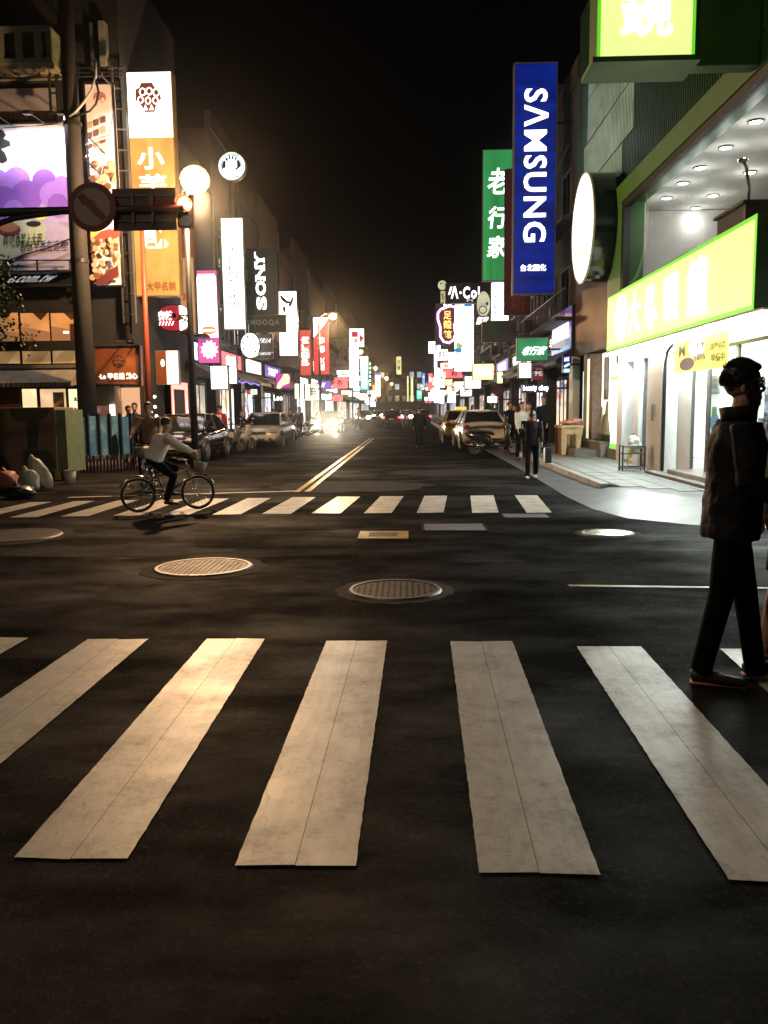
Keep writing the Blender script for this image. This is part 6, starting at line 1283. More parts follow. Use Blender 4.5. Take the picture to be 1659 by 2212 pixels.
# ------------------------------------------------------------------ scooters
def scooter(label, x, y, rz, paint, head=False, tail=False, group=None, lean=0):
    t = thing('scooter', label, 'scooter', (x, y, 0), rz, group=group); t.rotation_euler = (lean, 0, rz)
    def b(mb, n, m, p=t, sm=False, bev=0): return mb.build(n, m, p, world=False, smooth=sm, bevel=bev)
    for X_ in (.64, -.58):
        mb = MB(); mb.torus((X_, 0, .25), .20, .05, 24, 8, 'y'); w_ = b(mb, 'wheel', TYRE, sm=True)
        mb = MB(); mb.torus((X_, 0, .25), .13, .012, 18, 6, 'y')
        for k in range(5): a = k*2*PI/5; mb.tube([(X_, 0, .25), (X_+.14*math.cos(a), 0, .25+.14*math.sin(a))], .016, 5)
        b(mb, 'rim', RIMM, w_)
    mb = MB(); mb.tube([(-.92, 0, .70), (-.8, 0, .66), (-.5, 0, .58), (-.2, 0, .50), (-.08, 0, .32)], [(.06, .05), (.13, .10), (.17, .15), (.16, .16), (.12, .08)], 12, side=(0, 1, 0)); b(mb, 'body', paint, sm=True)
    mb = MB(); mb.tube([(-.82, 0, .77), (-.5, 0, .77), (-.1, 0, .72), (.0, 0, .68)], [(.10, .04), (.15, .06), (.14, .06), (.09, .04)], 12, side=(0, 1, 0)); b(mb, 'seat', BLACKP, sm=True)
    mb = MB(); mb.box(-.12, .36, -.16, .16, .27, .33); b(mb, 'floorboard', BLACKP, bev=.01)
    mb = MB(); mb.tube([(.32, 0, .28), (.40, 0, .5), (.46, 0, .78), (.42, 0, .98)], [(.15, .04), (.19, .05), (.20, .07), (.13, .06)], 12, side=(0, 1, 0)); b(mb, 'front_shield', paint, sm=True)
    mb = MB(); mb.tube([(.64, .07, .25), (.50, .05, .60)], .025, 6); mb.tube([(.64, -.07, .25), (.50, -.05, .60)], .025, 6); b(mb, 'fork', STEELG)
    mb = MB(); mb.torus((.64, 0, .25), .27, .045, 16, 6, 'y', a0=.5, a1=2.4); b(mb, 'front_fender', paint, sm=True)
    mb = MB(); mb.tube([(.34, -.33, 1.03), (.42, -.14, 1.02), (.42, .14, 1.02), (.34, .33, 1.03)], .018, 6); b(mb, 'handlebar', BLACKP)
    for s in (-1, 1):
        mb = MB(); mb.tube([(.40, s*.20, 1.03), (.36, s*.27, 1.20)], .008, 5); mb.ell((.36, s*.28, 1.24), (.012, .065, .045), 10); b(mb, 'mirror', CHROME)
    mb = MB(); mb.ell((.50, 0, .92), (.06, .09, .07), 12); b(mb, 'headlight', HL_ON if head else HL_OFF, sm=True)
    mb = MB(); mb.ell((-.93, 0, .70), (.03, .08, .04), 10); b(mb, 'tail_light', TL_ON if tail else TL_OFF, sm=True)
    mb = MB(); mb.box(-.99, -.975, -.09, .09, .44, .58); b(mb, 'number_plate', PLATE)
    mb = MB(); mb.tube([(-.3, -.17, .28), (-.9, -.19, .34)], [.035, .05], 8); b(mb, 'exhaust', CHROME, sm=True)
    mb = MB(); mb.tube([(-.1, .1, .28), (-.06, .2, .03)], .012, 5); b(mb, 'side_stand', STEELG)
    return t
SPN = ['black', 'white', 'blue', 'red', 'grey']
SP = [mat('scooter_black', (.015, .015, .017), .2, vary=.1, coat=.5), mat('scooter_white', (.48, .48, .46), .25, vary=.1, coat=.5), mat('scooter_blue', (.02, .04, .12), .2, coat=.5), mat('scooter_red', (.16, .01, .012), .2, coat=.5), mat('scooter_grey', (.14, .14, .14), .25, coat=.5)]
main_sc = scooter('black and silver scooter parked across the rear of the silver sedan', 2.72, 27.0, -.28, SP[0], lean=-.12)
protos = [scooter('scooter parked slantwise in the long row on the right, standing at the near end', 2.65, 46, .5, m) for m in SP]
LBR = 'scooters in the long row at the right kerb'; r = random.Random(12)
for k in range(5):
    p = protos[k]; p.location = (2.7+r.uniform(-.1, .1), 45.0+k*.85, 0); p.rotation_euler = (-.1, 0, .35+r.uniform(-.1, .1)); p['group'] = LBR; p['label'] = ORD[k]+' scooter from the near end of the long right kerb row, '+SPN[k]
for k in range(5, 26):
    q = r.randrange(5); c_ = copy_tree(protos[q]); c_.location = (2.7+r.uniform(-.12, .12), 45.0+k*.85, 0); c_.rotation_euler = (-.1, 0, .35+r.uniform(-.12, .12)); c_['label'] = ORD[k]+' scooter from the near end of the long right kerb row, '+SPN[q]
for k in range(18):
    q = r.randrange(5); c_ = copy_tree(protos[q]); c_.location = (-6.7+r.uniform(-.12, .12), 40.0+k*.8, 0); c_.rotation_euler = (-.1, 0, PI-.45+r.uniform(-.12, .12)); c_['group'] = 'scooters in the row at the left kerb'; c_['label'] = ORD[k]+' scooter beyond the white sedan in the left kerb row, '+SPN[q]
for k, (x, y, a, m, lb) in enumerate([(-7.3, 30.0, -.6, 0, 'dark scooter parked between the black car and the man in the red vest'), (-6.7, 30.6, -.5, 4, 'grey scooter parked nearest the road behind the black car'), (-7.3, 31.3, -.5, 3, 'red scooter parked deepest in the gap before the white sedan'), (-6.6, 32.4, -.6, 1, 'white scooter parked right in front of the white sedan')]):
    c_ = copy_tree(protos[m]); c_.location = (x, y, 0); c_.rotation_euler = (-.1, 0, a); c_['label'] = lb; del c_['group']
ms = scooter('scooter ridden towards the camera far away, its single headlight on', -3.6, 88, -PI/2, SP[0], head=True)
ms2 = scooter('scooter ridden away with a small red tail light far down the road', -.2, 92, PI/2, SP[4], tail=True)

# ------------------------------------------------------------------ bicycles
def bicycle(label, x, y, rz, paint, steer=0):
    t = thing('bicycle', label, 'bicycle', (x, y, 0), rz)
    def b(mb, n, m, p=t, sm=True): return mb.build(n, m, p, world=False, smooth=sm)
    Rw = .30
    for X_ in (-.50, .53):
        mb = MB(); mb.torus((X_, 0, Rw), Rw-.018, .020, 40, 8, 'y'); w_ = b(mb, 'wheel', TYRE)
        mb = MB(); mb.torus((X_, 0, Rw), Rw-.045, .009, 36, 6, 'y'); b(mb, 'rim', CHROME, w_)
        mb = MB()
        for k in range(20): a = k*2*PI/20; mb.tube([(X_, .02*(-1)**k, Rw), (X_+(Rw-.05)*math.cos(a), 0, Rw+(Rw-.05)*math.sin(a))], .0025, 4)
        mb.tube([(X_, -.05, Rw), (X_, .05, Rw)], .022, 8); b(mb, 'spokes', CHROME, w_)
        mb = MB(); mb.torus((X_, 0, Rw), Rw+.025, .018, 24, 6, 'y', a0=.5, a1=2.7); b(mb, 'mudguard', CHROME)
    bb, st, hd0, hd1 = (-.05, 0, .28), (-.20, 0, .72), (.36, 0, .70), (.40, 0, .58)
    mb = MB(); mb.tube([bb, st], .016, 8); mb.tube([bb, hd1], .018, 8); mb.tube([(-.17, 0, .62), hd0], .015, 8); mb.tube([hd0, hd1], .02, 8)
    for s in (-1, 1): mb.tube([(-.5, s*.05, Rw), (bb[0], s*.02, bb[2])], .010, 6); mb.tube([(-.5, s*.05, Rw), (-.18, s*.01, .64)], .009, 6)
    b(mb, 'frame', paint)
    mb = MB(); mb.tube([hd1, (.44, 0, .52)], .016, 8)
    for s in (-1, 1): mb.tube([(.43, s*.03, .56), (.53, s*.045, Rw)], .011, 6)
    b(mb, 'fork', CHROME)
    mb = MB(); mb.tube([st, (-.23, 0, .80)], .013, 6); b(mb, 'seat_post', CHROME); mb = MB(); mb.ell((-.24, 0, .83), (.14, .08, .035), 12); mb.ell((-.13, 0, .835), (.10, .03, .025), 10); b(mb, 'saddle', BLACKP)
    mb = MB(); mb.tube([hd0, (.34, 0, .86)], .013, 6); mb.tube([(.20, -.27, .90), (.33, -.15, .89), (.36, 0, .88), (.33, .15, .89), (.20, .27, .90)], .012, 8); b(mb, 'handlebar', CHROME)
    for s in (-1, 1): mb = MB(); mb.tube([(.22, s*.26, .90), (.13, s*.28, .90)], .017, 8); b(mb, 'grip', BLACKP)
    mb = MB(); mb.torus((-.05, .045, .28), .085, .008, 24, 6, 'y'); mb.tube([(-.05, .06, .28), (.06, .07, .17)], .012, 6); mb.tube([(-.05, -.06, .28), (-.16, -.07, .39)], .012, 6); b(mb, 'crank', CHROME)
    for px, py, pz in ((.06, .12, .17), (-.16, -.12, .39)): mb = MB(); mb.cbox((px, py, pz), (.10, .08, .022)); b(mb, 'pedal', BLACKP, sm=False)
    mb = MB(); mb.tube([(.56, 0, .66), (.60, 0, .84)], [(.12, .09), (.15, .12)], 10, side=(0, 1, 0)); b(mb, 'basket', mat('basket_grey', (.22, .2, .17), .5))
    return t

# ------------------------------------------------------------------ people
SKIN = mat('skin', (.42, .24, .16), .55, vary=.08, scale=8); HAIR = mat('hair_black', (.012, .010, .010), .45, vary=.3, scale=20, bump=.5); SHOE = mat('shoe_black', (.02, .02, .02), .5)
def person(label, loc, rz, h, pose, cols, near=False, hair='short', pelvis=None, extras=None, long_coat=0, bulk=1.0, skirt=False, short_legs=False, head=(0, 0), name='person', group=None):
    """pose: lean, (thigh, knee) for the left and right leg, (shoulder, elbow, out) for each arm, in degrees; local +x is forward, +y left"""
    t = thing(name, label, 'person', loc, rz, group=group); s = h/1.72; D = math.radians
    jac, tro, sho = cols; vox = .0085 if near else .022
    lean = D(pose['lean']); up = Vector((math.sin(lean), 0, math.cos(lean))); fw = Vector((math.cos(lean), 0, -math.sin(lean)))
    pel = Vector((0, 0, 0)); legs = []
    for sd, (th, kn) in ((1, pose['L']), (-1, pose['R'])):
        hip = pel+Vector((0, sd*.092*s, -.03*s)); a = D(th); k = D(th-kn); sp = pose.get('spread', 0)
        knee = hip+Vector((math.sin(a), sd*sp, -math.cos(a)))*.425*s; ank = knee+Vector((math.sin(k), 0, -math.cos(k)))*.42*s
        ft = pose.get('foot', (0, 0))[0 if sd > 0 else 1]; f = D(ft); toe = ank+Vector((math.cos(f), sd*.12, math.sin(f)))*.17*s+Vector((0, 0, -.045*s)); legs.append((hip, knee, ank, toe))
    if pelvis is None: dz = .085*s-min(min(l[2].z for l in legs), min(l[3].z for l in legs)+.05*s); pel0 = Vector((0, 0, dz))
    else: pel0 = Vector(pelvis)
    legs = [tuple(p+pel0 for p in l) for l in legs]; pel = pel0
    ch = pel+up*.36*s; nb = pel+up*.50*s; sh = pel+up*.455*s
    yaw, nod = D(head[0]), D(head[1]); hup = Vector((math.sin(lean*.4+nod), 0, math.cos(lean*.4+nod)))
    hc = nb+hup*.165*s+fw*.015*s
    arms = []
    for sd, (a1, e1, ou) in ((1, pose['LA']), (-1, pose['RA'])):
        so = sh+Vector((0, sd*.175*s*bulk, 0)); a = D(a1); o_ = math.sin(D(ou)); el = so+Vector((math.sin(a)*math.cos(D(ou)), sd*o_, -math.cos(a)*math.cos(D(ou))))*.285*s
        e = D(a1+e1); inn = pose.get('inward', 0); wr = el+Vector((math.sin(e), sd*(o_*.3-inn), -math.cos(e))).normalized()*.245*s; arms.append((so, el, wr, (wr-el).normalized()))
    HM = Matrix.Rotation(yaw, 3, 'Z') @ Matrix.Rotation(lean*.4+nod, 3, 'Y')
    def hp(x, y, z): return hc+HM @ Vector((x*s, y*s, z*s))
    def body_mod(o, v, it=2):
        m = o.modifiers.new('remesh', 'REMESH'); m.mode = 'VOXEL'; m.voxel_size = v; m.use_smooth_shade = True
        q = o.modifiers.new('smooth', 'SMOOTH'); q.iterations = it; q.factor = .5
    mb = MB()     # the body: one continuous figure
    mb.tube([pel-up*.06*s, pel+up*.08*s, pel+up*.2*s, ch, sh, nb], [(.14*s, .10*s), (.14*s, .10*s), (.125*s, .09*s), (.145*s, .10*s), (.125*s, .08*s), (.055*s, .055*s)], 14, side=(0, 1, 0))
    mb.tube([nb-up*.04*s, hc-hup*.06*s], [.055*s, .05*s], 10)
    mb.ell(hp(-.012, 0, .03), (.098*s, .076*s, .098*s), 16, M=HM); mb.ell(hp(.026, 0, -.052), (.064*s, .058*s, .064*s), 14, M=HM)
    mb.ell(hp(.066, 0, -.092), (.024*s, .026*s, .020*s), 10, M=HM)
    mb.tube([hp(.080, 0, .020), hp(.102, 0, -.016), hp(.092, 0, -.028)], [.008*s, .0115*s, .0085*s], 8)
    mb.ell(hp(.083, 0, -.058), (.012*s, .024*s, .007*s), 8, M=HM); mb.ell(hp(.081, 0, -.070), (.012*s, .022*s, .007*s), 8, M=HM)
    mb.ell(hp(.078, .03, .030), (.012*s, .022*s, .009*s), 8, M=HM); mb.ell(hp(.078, -.03, .030), (.012*s, .022*s, .009*s), 8, M=HM)
    for sd in (-1, 1): mb.ell(hp(-.005, sd*.078, -.012), (.018*s, .010*s, .030*s), 8, M=HM)
    for so, el, wr, dr in arms:
        mb.tube([so, so.lerp(el, .3), el, el.lerp(wr, .25), wr], [.052*s, .046*s, .036*s, .038*s, .026*s], 10)
        sdn = 1 if so.y > pel.y else -1; side = Vector((0, 1, 0)).cross(dr); side.normalize()
        pm = wr+dr*.055*s; mb.tube([wr, pm, wr+dr*.095*s], [(.016*s, .026*s), (.017*s, .040*s), (.014*s, .036*s)], 10, side=(0, 1, 0))
        for k, (off, ln) in enumerate(((-.030, .068), (-.010, .078), (.011, .073), (.030, .058))):
            b0 = wr+dr*.088*s+side*off*s; mid = b0+dr*ln*.5*s; inwd = Vector((0, -sdn, 0)); mb.tube([b0, mid, mid+(dr*.7+inwd*.7)*ln*.5*s], [.0095*s, .0088*s, .007*s], 6)
        b0 = wr+dr*.03*s+side*.028*s; mb.tube([b0, b0+(side*.8+dr*.6)*.04*s, b0+(side*.5+dr*.9)*.07*s+Vector((0, -sdn*.01, 0))], [.012*s, .0105*s, .008*s], 6)
    for hip, kn, an, toe in legs:
        mb.tube([hip, hip.lerp(kn, .4), kn, kn.lerp(an, .3), an], [.078*s, .068*s, .048*s, .052*s, .034*s], 12); mb.tube([an+Vector((-.03*s, 0, -.04*s)), an+Vector((0, 0, -.03*s)), toe], [(.030*s, .03*s), (.035*s, .035*s), (.030*s, .018*s)], 8, side=(0, 1, 0))
    o = mb.build('body', SKIN, t, world=False, smooth=True); body_mod(o, vox*.8)
    # clothes
    mb = MB(); g = .02*bulk*s; low = .02+long_coat
    mb.tube([pel-up*low*s, pel+up*.04*s, pel+up*.2*s, ch, sh+up*.0*s, nb-up*.02*s, nb+up*.012*s], [(.165*s*bulk, .125*s*bulk), (.16*s*bulk, .125*s*bulk), (.15*s*bulk, .12*s*bulk), (.168*s*bulk, .128*s*bulk), (.145*s*bulk, .100*s*bulk), (.082*s, .078*s), (.072*s, .07*s)], 18, side=(0, 1, 0))
    for so, el, wr, dr in arms:
        mb.tube([so-(el-so)*.05, so.lerp(el, .35), el, el.lerp(wr, .5), wr-dr*.005], [.070*s*bulk, .062*s*bulk, .056*s*bulk, .050*s*bulk, .040*s*bulk], 12)
    if near:      # folds and quilting of the jacket
        rr = random.Random(3)
        for k in range(0): z = pel+up*(.02+k*.065)*s; mb.tube([z+Vector((.125*s*bulk*math.cos(a), .16*s*bulk*math.sin(a), .008*math.sin(3*a+k))) for a in [i*2*PI/24 for i in range(25)]], .012*s, 6, cap=False)
    o = mb.build('jacket', jac, t, world=False, smooth=True); body_mod(o, vox, 3)
    if near:
        dm = o.modifiers.new('folds', 'DISPLACE'); tx_ = bpy.data.textures.new('folds', 'CLOUDS'); tx_.noise_scale = .09; dm.texture = tx_; dm.strength = .02; dm.mid_level = .5
    mb = MB()
    if skirt: mb.tube([pel+up*.05*s, pel-up*.1*s, pel-up*.38*s], [(.15*s, .12*s), (.17*s, .14*s), (.19*s, .16*s)], 16, side=(0, 1, 0))
    else:
        mb.tube([pel+up*.06*s, pel-up*.02*s, pel-up*.09*s], [(.145*s, .112*s), (.158*s, .122*s), (.135*s, .11*s)], 14, side=(0, 1, 0))
    if not skirt:
        for hip, kn, an, toe in legs:
            if short_legs: mb.tube([hip, hip.lerp(kn, .5), hip.lerp(kn, .88)], [.095*s, .088*s, .085*s], 12)
            else: mb.tube([hip, hip.lerp(kn, .5), kn, kn.lerp(an, .5), an+(an-kn).normalized()*.02*s], [.094*s, .084*s, .068*s, .062*s, .058*s], 12)
    o = mb.build('skirt' if skirt else 'trousers', tro, t, world=False, smooth=True); body_mod(o, vox)
    for hip, kn, an, toe in legs:
        d = (toe-an); d.z = 0; d = d.normalized() if d.length > .01 else Vector((1, 0, 0)); base = an+Vector((0, 0, -.055*s)); tt = toe+Vector((0, 0, -.008*s))
        mb = MB(); mb.tube([base-d*.055*s, base+Vector((0, 0, .012*s)), base.lerp(tt, .55), tt+d*.04*s, tt+d*.065*s], [(.034*s, .034*s), (.042*s, .045*s), (.046*s, .036*s), (.040*s, .024*s), (.022*s, .014*s)], 12, side=(0, 1, 0))
        o = mb.build('shoe', sho, t, world=False, smooth=True); body_mod(o, vox*.8)
        if near: mb = MB(); mb.tube([base-d*.058*s+Vector((0, 0, -.03*s)), base+Vector((0, 0, -.03*s)), tt+d*.06*s+Vector((0, 0, -.018*s))], [(.036*s, .009*s), (.043*s, .010*s), (.036*s, .008*s)], 12, side=(0, 1, 0)); mb.build('shoe_sole', mat('sole_orange', (.55, .17, .07), .5), t, world=False, smooth=True)
    mb = MB(); mb.ell(hp(-.022, 0, .048), (.098*s, .083*s, .089*s), 18, M=HM)
    mb.ell(hp(-.046, 0, .018), (.054*s, .073*s, .066*s), 14, M=HM)
    if hair == 'short':
        mb.ell(hp(.020, .0, .100), (.066*s, .066*s, .030*s), 12, M=HM)
        for sd in (-1, 1): mb.ell(hp(-.015, sd*.074, .03), (.045*s, .014*s, .04*s), 8, M=HM)
    elif hair == 'long': mb.tube([hp(-.06, 0, .05), hp(-.085, 0, -.06), hp(-.09, 0, -.2), hp(-.08, 0, -.30)], [(.08*s, .05*s), (.085*s, .05*s), (.08*s, .035*s), (.05*s, .02*s)], 12, side=(0, 1, 0)); mb.ell(hp(.03, 0, .095), (.06*s, .066*s, .03*s), 10, M=HM)
    if near:
        rr = random.Random(5)
        m9 = MB()
        for _ in range(4200):
            a, b = rr.uniform(.0, 1.9), rr.uniform(0, 2*PI); d = Vector((math.sin(a)*math.cos(b), math.sin(a)*math.sin(b), math.cos(a)))
            if d.x > .35 and d.z < .6: continue
            p = hp(-.024+.097*d.x, .082*d.y, .046+.088*d.z); f = Vector((.35+rr.uniform(-.4, .4), rr.uniform(-.4, .4)+d.y*.4, -.9 if d.z < .5 else rr.uniform(-.2, .5))).normalized()
            e = HM @ (d*.005+f*.022); sd_ = e.cross(Vector((rr.uniform(-1, 1), rr.uniform(-1, 1), rr.uniform(-1, 1)))).normalized()*.0012
            m9.add([p-sd_, p+sd_, p+e*.6+HM @ d*.004, p+e], [(0, 1, 2), (0, 2, 3)])
        m9.build('hair_strands', HAIR, t, world=False, kind='stuff')
    o = mb.build('hair', HAIR, t, world=False, smooth=True); body_mod(o, vox*.8 if near else vox)
    info = dict(pel=pel, nb=nb, hp=hp, arms=arms, legs=legs, s=s, hc=hc, up=up, HM=HM)
    if extras: extras(t, info)
    return t, info
def stuffpart(mb, n, m, t, sm=True): return mb.build(n, m, t, world=False, smooth=sm)
JBK = mat('jacket_black', (.008, .0075, .010), .7, vary=.45, scale=14, bump=.25, spec=.22); TBK = mat('trousers_black', (.003, .003, .004), .85, vary=.3, scale=6, spec=.08); JGY = mat('jacket_grey', (.04, .04, .045), .7, vary=.3); SHW = mat('shirt_white', (.80, .74, .70), .7, vary=.12, scale=4); SHL = mat('shirt_pale', (.55, .56, .54), .7, vary=.12)
JTN = mat('jacket_tan', (.24, .14, .09), .7, vary=.2); JNV = mat('jacket_navy', (.008, .009, .018), .8, vary=.3, spec=.15); DEN = mat('denim', (.03, .04, .07), .75, vary=.3)
def man_extras(t, I):
    hp, s = I['hp'], I['s']
    mb = MB()
    for sd in (-1, 1):
        c = hp(.094, sd*.034, .018); mb.torus(c, .021*s, .0018*s, 20, 5, 'x'); mb.tube([hp(.094, sd*.055, .022), hp(.045, sd*.082, .022), hp(-.005, sd*.084, .010)], .0022*s, 5)
    mb.tube([hp(.098, -.014, .022), hp(.100, 0, .026), hp(.098, .014, .022)], .002*s, 5); stuffpart(mb, 'glasses', BLACKP, t)
    for sd in (-1, 1): mb = MB(); mb.ell(hp(.080, sd*.032, .016), (.011*s, .013*s, .008*s), 10, M=I['HM']); e = stuffpart(mb, 'eye', mat('eye_white', (.6, .58, .55), .2), t); mb = MB(); mb.ell(hp(.0885, sd*.032, .016), (.004*s, .0055*s, .0055*s), 8); stuffpart(mb, 'iris', TXK, e)
    for sd in (-1, 1): mb = MB(); mb.tube([hp(.086, sd*.014, .040), hp(.088, sd*.032, .046), hp(.078, sd*.052, .040)], .0045*s, 6); stuffpart(mb, 'eyebrow', HAIR, t)
    nb, up = I['nb'], I['up']
    mb = MB(); n = 26; vs = []                                             # stand-up collar, open in front
    for i in range(n+1):
        a = .5+(2*PI-1.0)*i/n
        for r_, z in ((.088, -.045), (.090, .02), (.098, .062), (.088, .060), (.078, .0)): vs.append(nb+Vector((math.cos(a)*r_*1.05+.0, math.sin(a)*r_, z+.015*math.cos(a)))*1.0)
    mb.add(vs, [(i*5+j, (i+1)*5+j, (i+1)*5+(j+1) % 5, i*5+(j+1) % 5) for i in range(n) for j in range(5)]); stuffpart(mb, 'collar', JBK, t)
    mb = MB(); so, el, wr, dr = I['arms'][1]; mb.tube([el+(wr-el)*.82, el+(wr-el)*1.0], [.052, .05], 12); stuffpart(mb, 'cuff', JBK, t)
W = G(1598, 1482)
man, _ = person('man in a dark quilted jacket and glasses striding to the right over the near crosswalk', (W.x-.04, W.y+.10, 0), -.20, 1.70, dict(lean=2, L=(13, 4), R=(-7, 5), LA=(-12, 20, 5), RA=(4, 62, 7), foot=(6, -5), inward=.1), (JBK, TBK, mat('shoe_dark', (.03, .02, .02), .5)), near=True, extras=man_extras, long_coat=.13, bulk=1.22, head=(-8, 0))
m2, _ = person('bare-legged person in shorts, only a leg showing at the right edge of the photo', (W.x+.37, W.y+.42, 0), -.05, 1.70, dict(lean=3, L=(18, 6), R=(-5, 5), LA=(-15, 15, 6), RA=(18, 15, 8), foot=(8, -4)), (JGY, mat('shorts_dark', (.012, .012, .014), .7), SHOE), short_legs=True)
# cyclists
c = G(362, 1104); ca = .35
ca = .45; bk = bicycle('silver bicycle ridden to the right across the far crosswalk', c.x, c.y+.05, ca, mat('bike_paint', (.10, .12, .12), .3, metal=.5)); bk.scale = (.87, .87, .87)
def cyc_extras(t, I):
    mb = MB(); p = I['pel']; mb.cbox((p.x-.16, 0, p.z+.35), (.01, .2, .05), M=Matrix.Identity(3)); 
cy_, _ = person('cyclist in a loose pale shirt seen from behind, riding to the right', (c.x, c.y+.05, 0), ca, 1.70, dict(lean=25, L=(72, 92), R=(50, 70), LA=(52, 12, 10), RA=(52, 12, 10), spread=.06, foot=(-10, -10)), (SHW, TBK, SHOE), pelvis=(-.22, 0, .90), bulk=1.3); cy_.scale = (.87, .87, .87)
c = G(306, 1062)
bicycle('dark bicycle coming towards the camera behind the pale-shirted cyclist', c.x, c.y+.55, -PI/2+.12, mat('bike_paint2', (.03, .03, .035), .3, metal=.5))
person('cyclist in a tan jacket riding towards the camera beside the blue panels', (c.x, c.y+.55, 0), -PI/2+.12, 1.72, dict(lean=10, L=(66, 84), R=(44, 60), LA=(46, 14, 14), RA=(46, 14, 14), spread=.12, foot=(-8, -8)), (JTN, TBK, SHOE), pelvis=(-.22, 0, .92), bulk=1.05)
# pedestrian looking at the phone
def bagx(t, I):
    mb = MB(); h = I['arms'][0][2]; mb.box(h.x-.14, h.x+.14, h.y-.02, h.y+.06, h.z-.50, h.z-.12); stuffpart(mb, 'tote', BLACKP, t, False) if 0 else None
    for hip, kn, an, toe in I['legs'][:1]:
        mb = MB(); mb.tube([hip+Vector((.01, .092, -.02)), kn+Vector((.01, .066, 0)), an+Vector((0, .058, .03))], [(.006, .012), (.006, .012), (.006, .012)], 6); stuffpart(mb, 'trouser_stripe', mat('stripe_green', (.22, .42, .26), .6), t)
W5 = G(1148, 1034)
ped, I5 = person('dark-clothed person with a green trouser stripe, head bowed, walking along the right kerb', (W5.x, W5.y, 0), -PI/2-.15, 1.50, dict(lean=8, L=(-12, 10), R=(16, 8), LA=(4, 18, 8), RA=(24, 95, 4), foot=(-8, 8)), (mat('jacket_blackred', (.014, .008, .011), .8, vary=.4, spec=.15), TBK, mat('shoe_pale', (.35, .37, .45), .5)), extras=bagx, long_coat=.10, hair='long', head=(0, 48), bulk=1.1)
hb_ = thing('shopping_bag', 'dark boxy carrier bag held by the pedestrian with the green stripe', 'bag', (W5.x+.34, W5.y-.05, .34)); mb = MB(); mb.box(W5.x+.26, W5.x+.40, W5.y-.16, W5.y+.08, .34, .66); mb.build('bag_body', mat('bag_dark', (.012, .012, .013), .4), hb_, bevel=.01); mb = MB(); mb.tube([(W5.x+.28, W5.y-.05, .66), (W5.x+.29, W5.y-.05, .80), (W5.x+.36, W5.y-.05, .80), (W5.x+.38, W5.y-.05, .66)], .008, 5); mb.build('bag_handle', BLACKP, hb_)
def stand(label, px, py_feet, Y, h, cols, face, hair='short', pose=None, z=0, **k):
    p = P(px, py_feet, Y); return person(label, (p.x, Y, z), face, h, pose or dict(lean=2, L=(4, 4), R=(-4, 4), LA=(4, 12, 6), RA=(8, 20, 6)), cols, hair=hair, **k)
stand('long-haired woman in a pale top standing by the doorway on the right', 1126, 985, 24.5, 1.66, (SHL, TBK, SHOE), -1.2, 'long', dict(lean=2, L=(4, 4), R=(-4, 4), LA=(20, 90, 6), RA=(8, 20, 6)), z=0)
stand('woman in a white blouse just right of the long-haired woman', 1141, 985, 25.5, 1.64, (SHL, JNV, SHOE), -1.9, 'long', z=0)
stand('man in a dark suit jacket over a pale shirt at the doorway', 1174, 970, 25.6, 1.70, (JNV, TBK, SHOE), -2.4, z=ZS)
stand('dark-clothed man behind the trunk of the silver sedan', 1099, 975, 29, 1.70, (JBK, TBK, SHOE), -1.0)
stand('second dark figure standing close to the silver sedan', 1111, 975, 30, 1.60, (JBK, TBK, SHOE), -2.0)
stand('person walking away in the right lane in dark clothes', 906, 968, 33, 1.60, (JNV, TBK, SHOE), PI/2, pose=dict(lean=4, L=(14, 6), R=(-12, 12), LA=(-10, 14, 8), RA=(12, 14, 8), foot=(6, -10)), long_coat=.06, bulk=1.1)
def vest(t, I):
    p = I['pel']; up = I['up']; mb = MB(); c = p+up*.34; mb.box(c.x-.172, c.x-.15, -.13, .13, c.z-.10, c.z+.08); stuffpart(mb, 'reflective_panel', mat('panel_white', (.7, .65, .6), .4), t, False)
stand('man in a black and red vest with a white back panel near the white sedan', 476, 960, 31.5, 1.72, (mat('vest_red', (.30, .015, .025), .6, vary=.3), TBK, SHOE), PI/2-.1, extras=vest)
stand('hooded dark figure leaning beside the white sedan', 515, 970, 34.2, 1.60, (JBK, TBK, SHOE), -.4, pose=dict(lean=24, L=(10, 10), R=(-6, 6), LA=(30, 50, 6), RA=(24, 40, 6)))
stand('dark-haired person standing at the corner behind the tan-jacketed cyclist', 281, 985, 22.6, 1.66, (JBK, TBK, SHOE), -.9, z=0)
stand('person with a pale face half hidden behind the tan-jacketed cyclist', 296, 985, 23.2, 1.74, (JBK, TBK, SHOE), -1.5, z=0)
stand('tiny pedestrian crossing the left lane near the glaring headlights', 774, 926, 63, 1.66, (JTN, TBK, SHOE), 0.3, pose=dict(lean=3, L=(16, 6), R=(-14, 10), LA=(-10, 14, 6), RA=(12, 14, 6)))
for k, (px, Y, lb) in enumerate([(628, 41, 'dark pedestrian among the scooters, nearest to the white sedan'), (646, 45, 'pedestrian among the left scooters under the white lanterns'), (590, 38, 'pedestrian on the left pavement just behind the white sedan'), (1020, 52, 'pedestrian on the right behind the taxi roof'), (985, 60, 'pedestrian standing by the right scooters under the foot sign'), (1064, 42, 'pedestrian near the white lightbox behind the silver sedan')]):
    p = P(px, 885, Y); person(lb, (p.x, Y, 0 if abs(p.x) < 3 else ZS if p.x > 3.6 or p.x < -7.7 else 0), rnd.uniform(-3, 3), rnd.uniform(1.58, 1.75), dict(lean=3, L=(12, 6), R=(-10, 8), LA=(-8, 14, 6), RA=(10, 14, 6)), ((JBK, JGY, JNV, JTN)[k % 4], TBK, SHOE), hair='long' if k % 2 else 'short')
person('rider on the far scooter coming with its headlight on', (-3.6, 88, 0), -PI/2, 1.70, dict(lean=5, L=(80, 80), R=(80, 80), LA=(50, 20, 8), RA=(50, 20, 8), spread=.1), (JBK, TBK, SHOE), pelvis=(-.2, 0, .86))
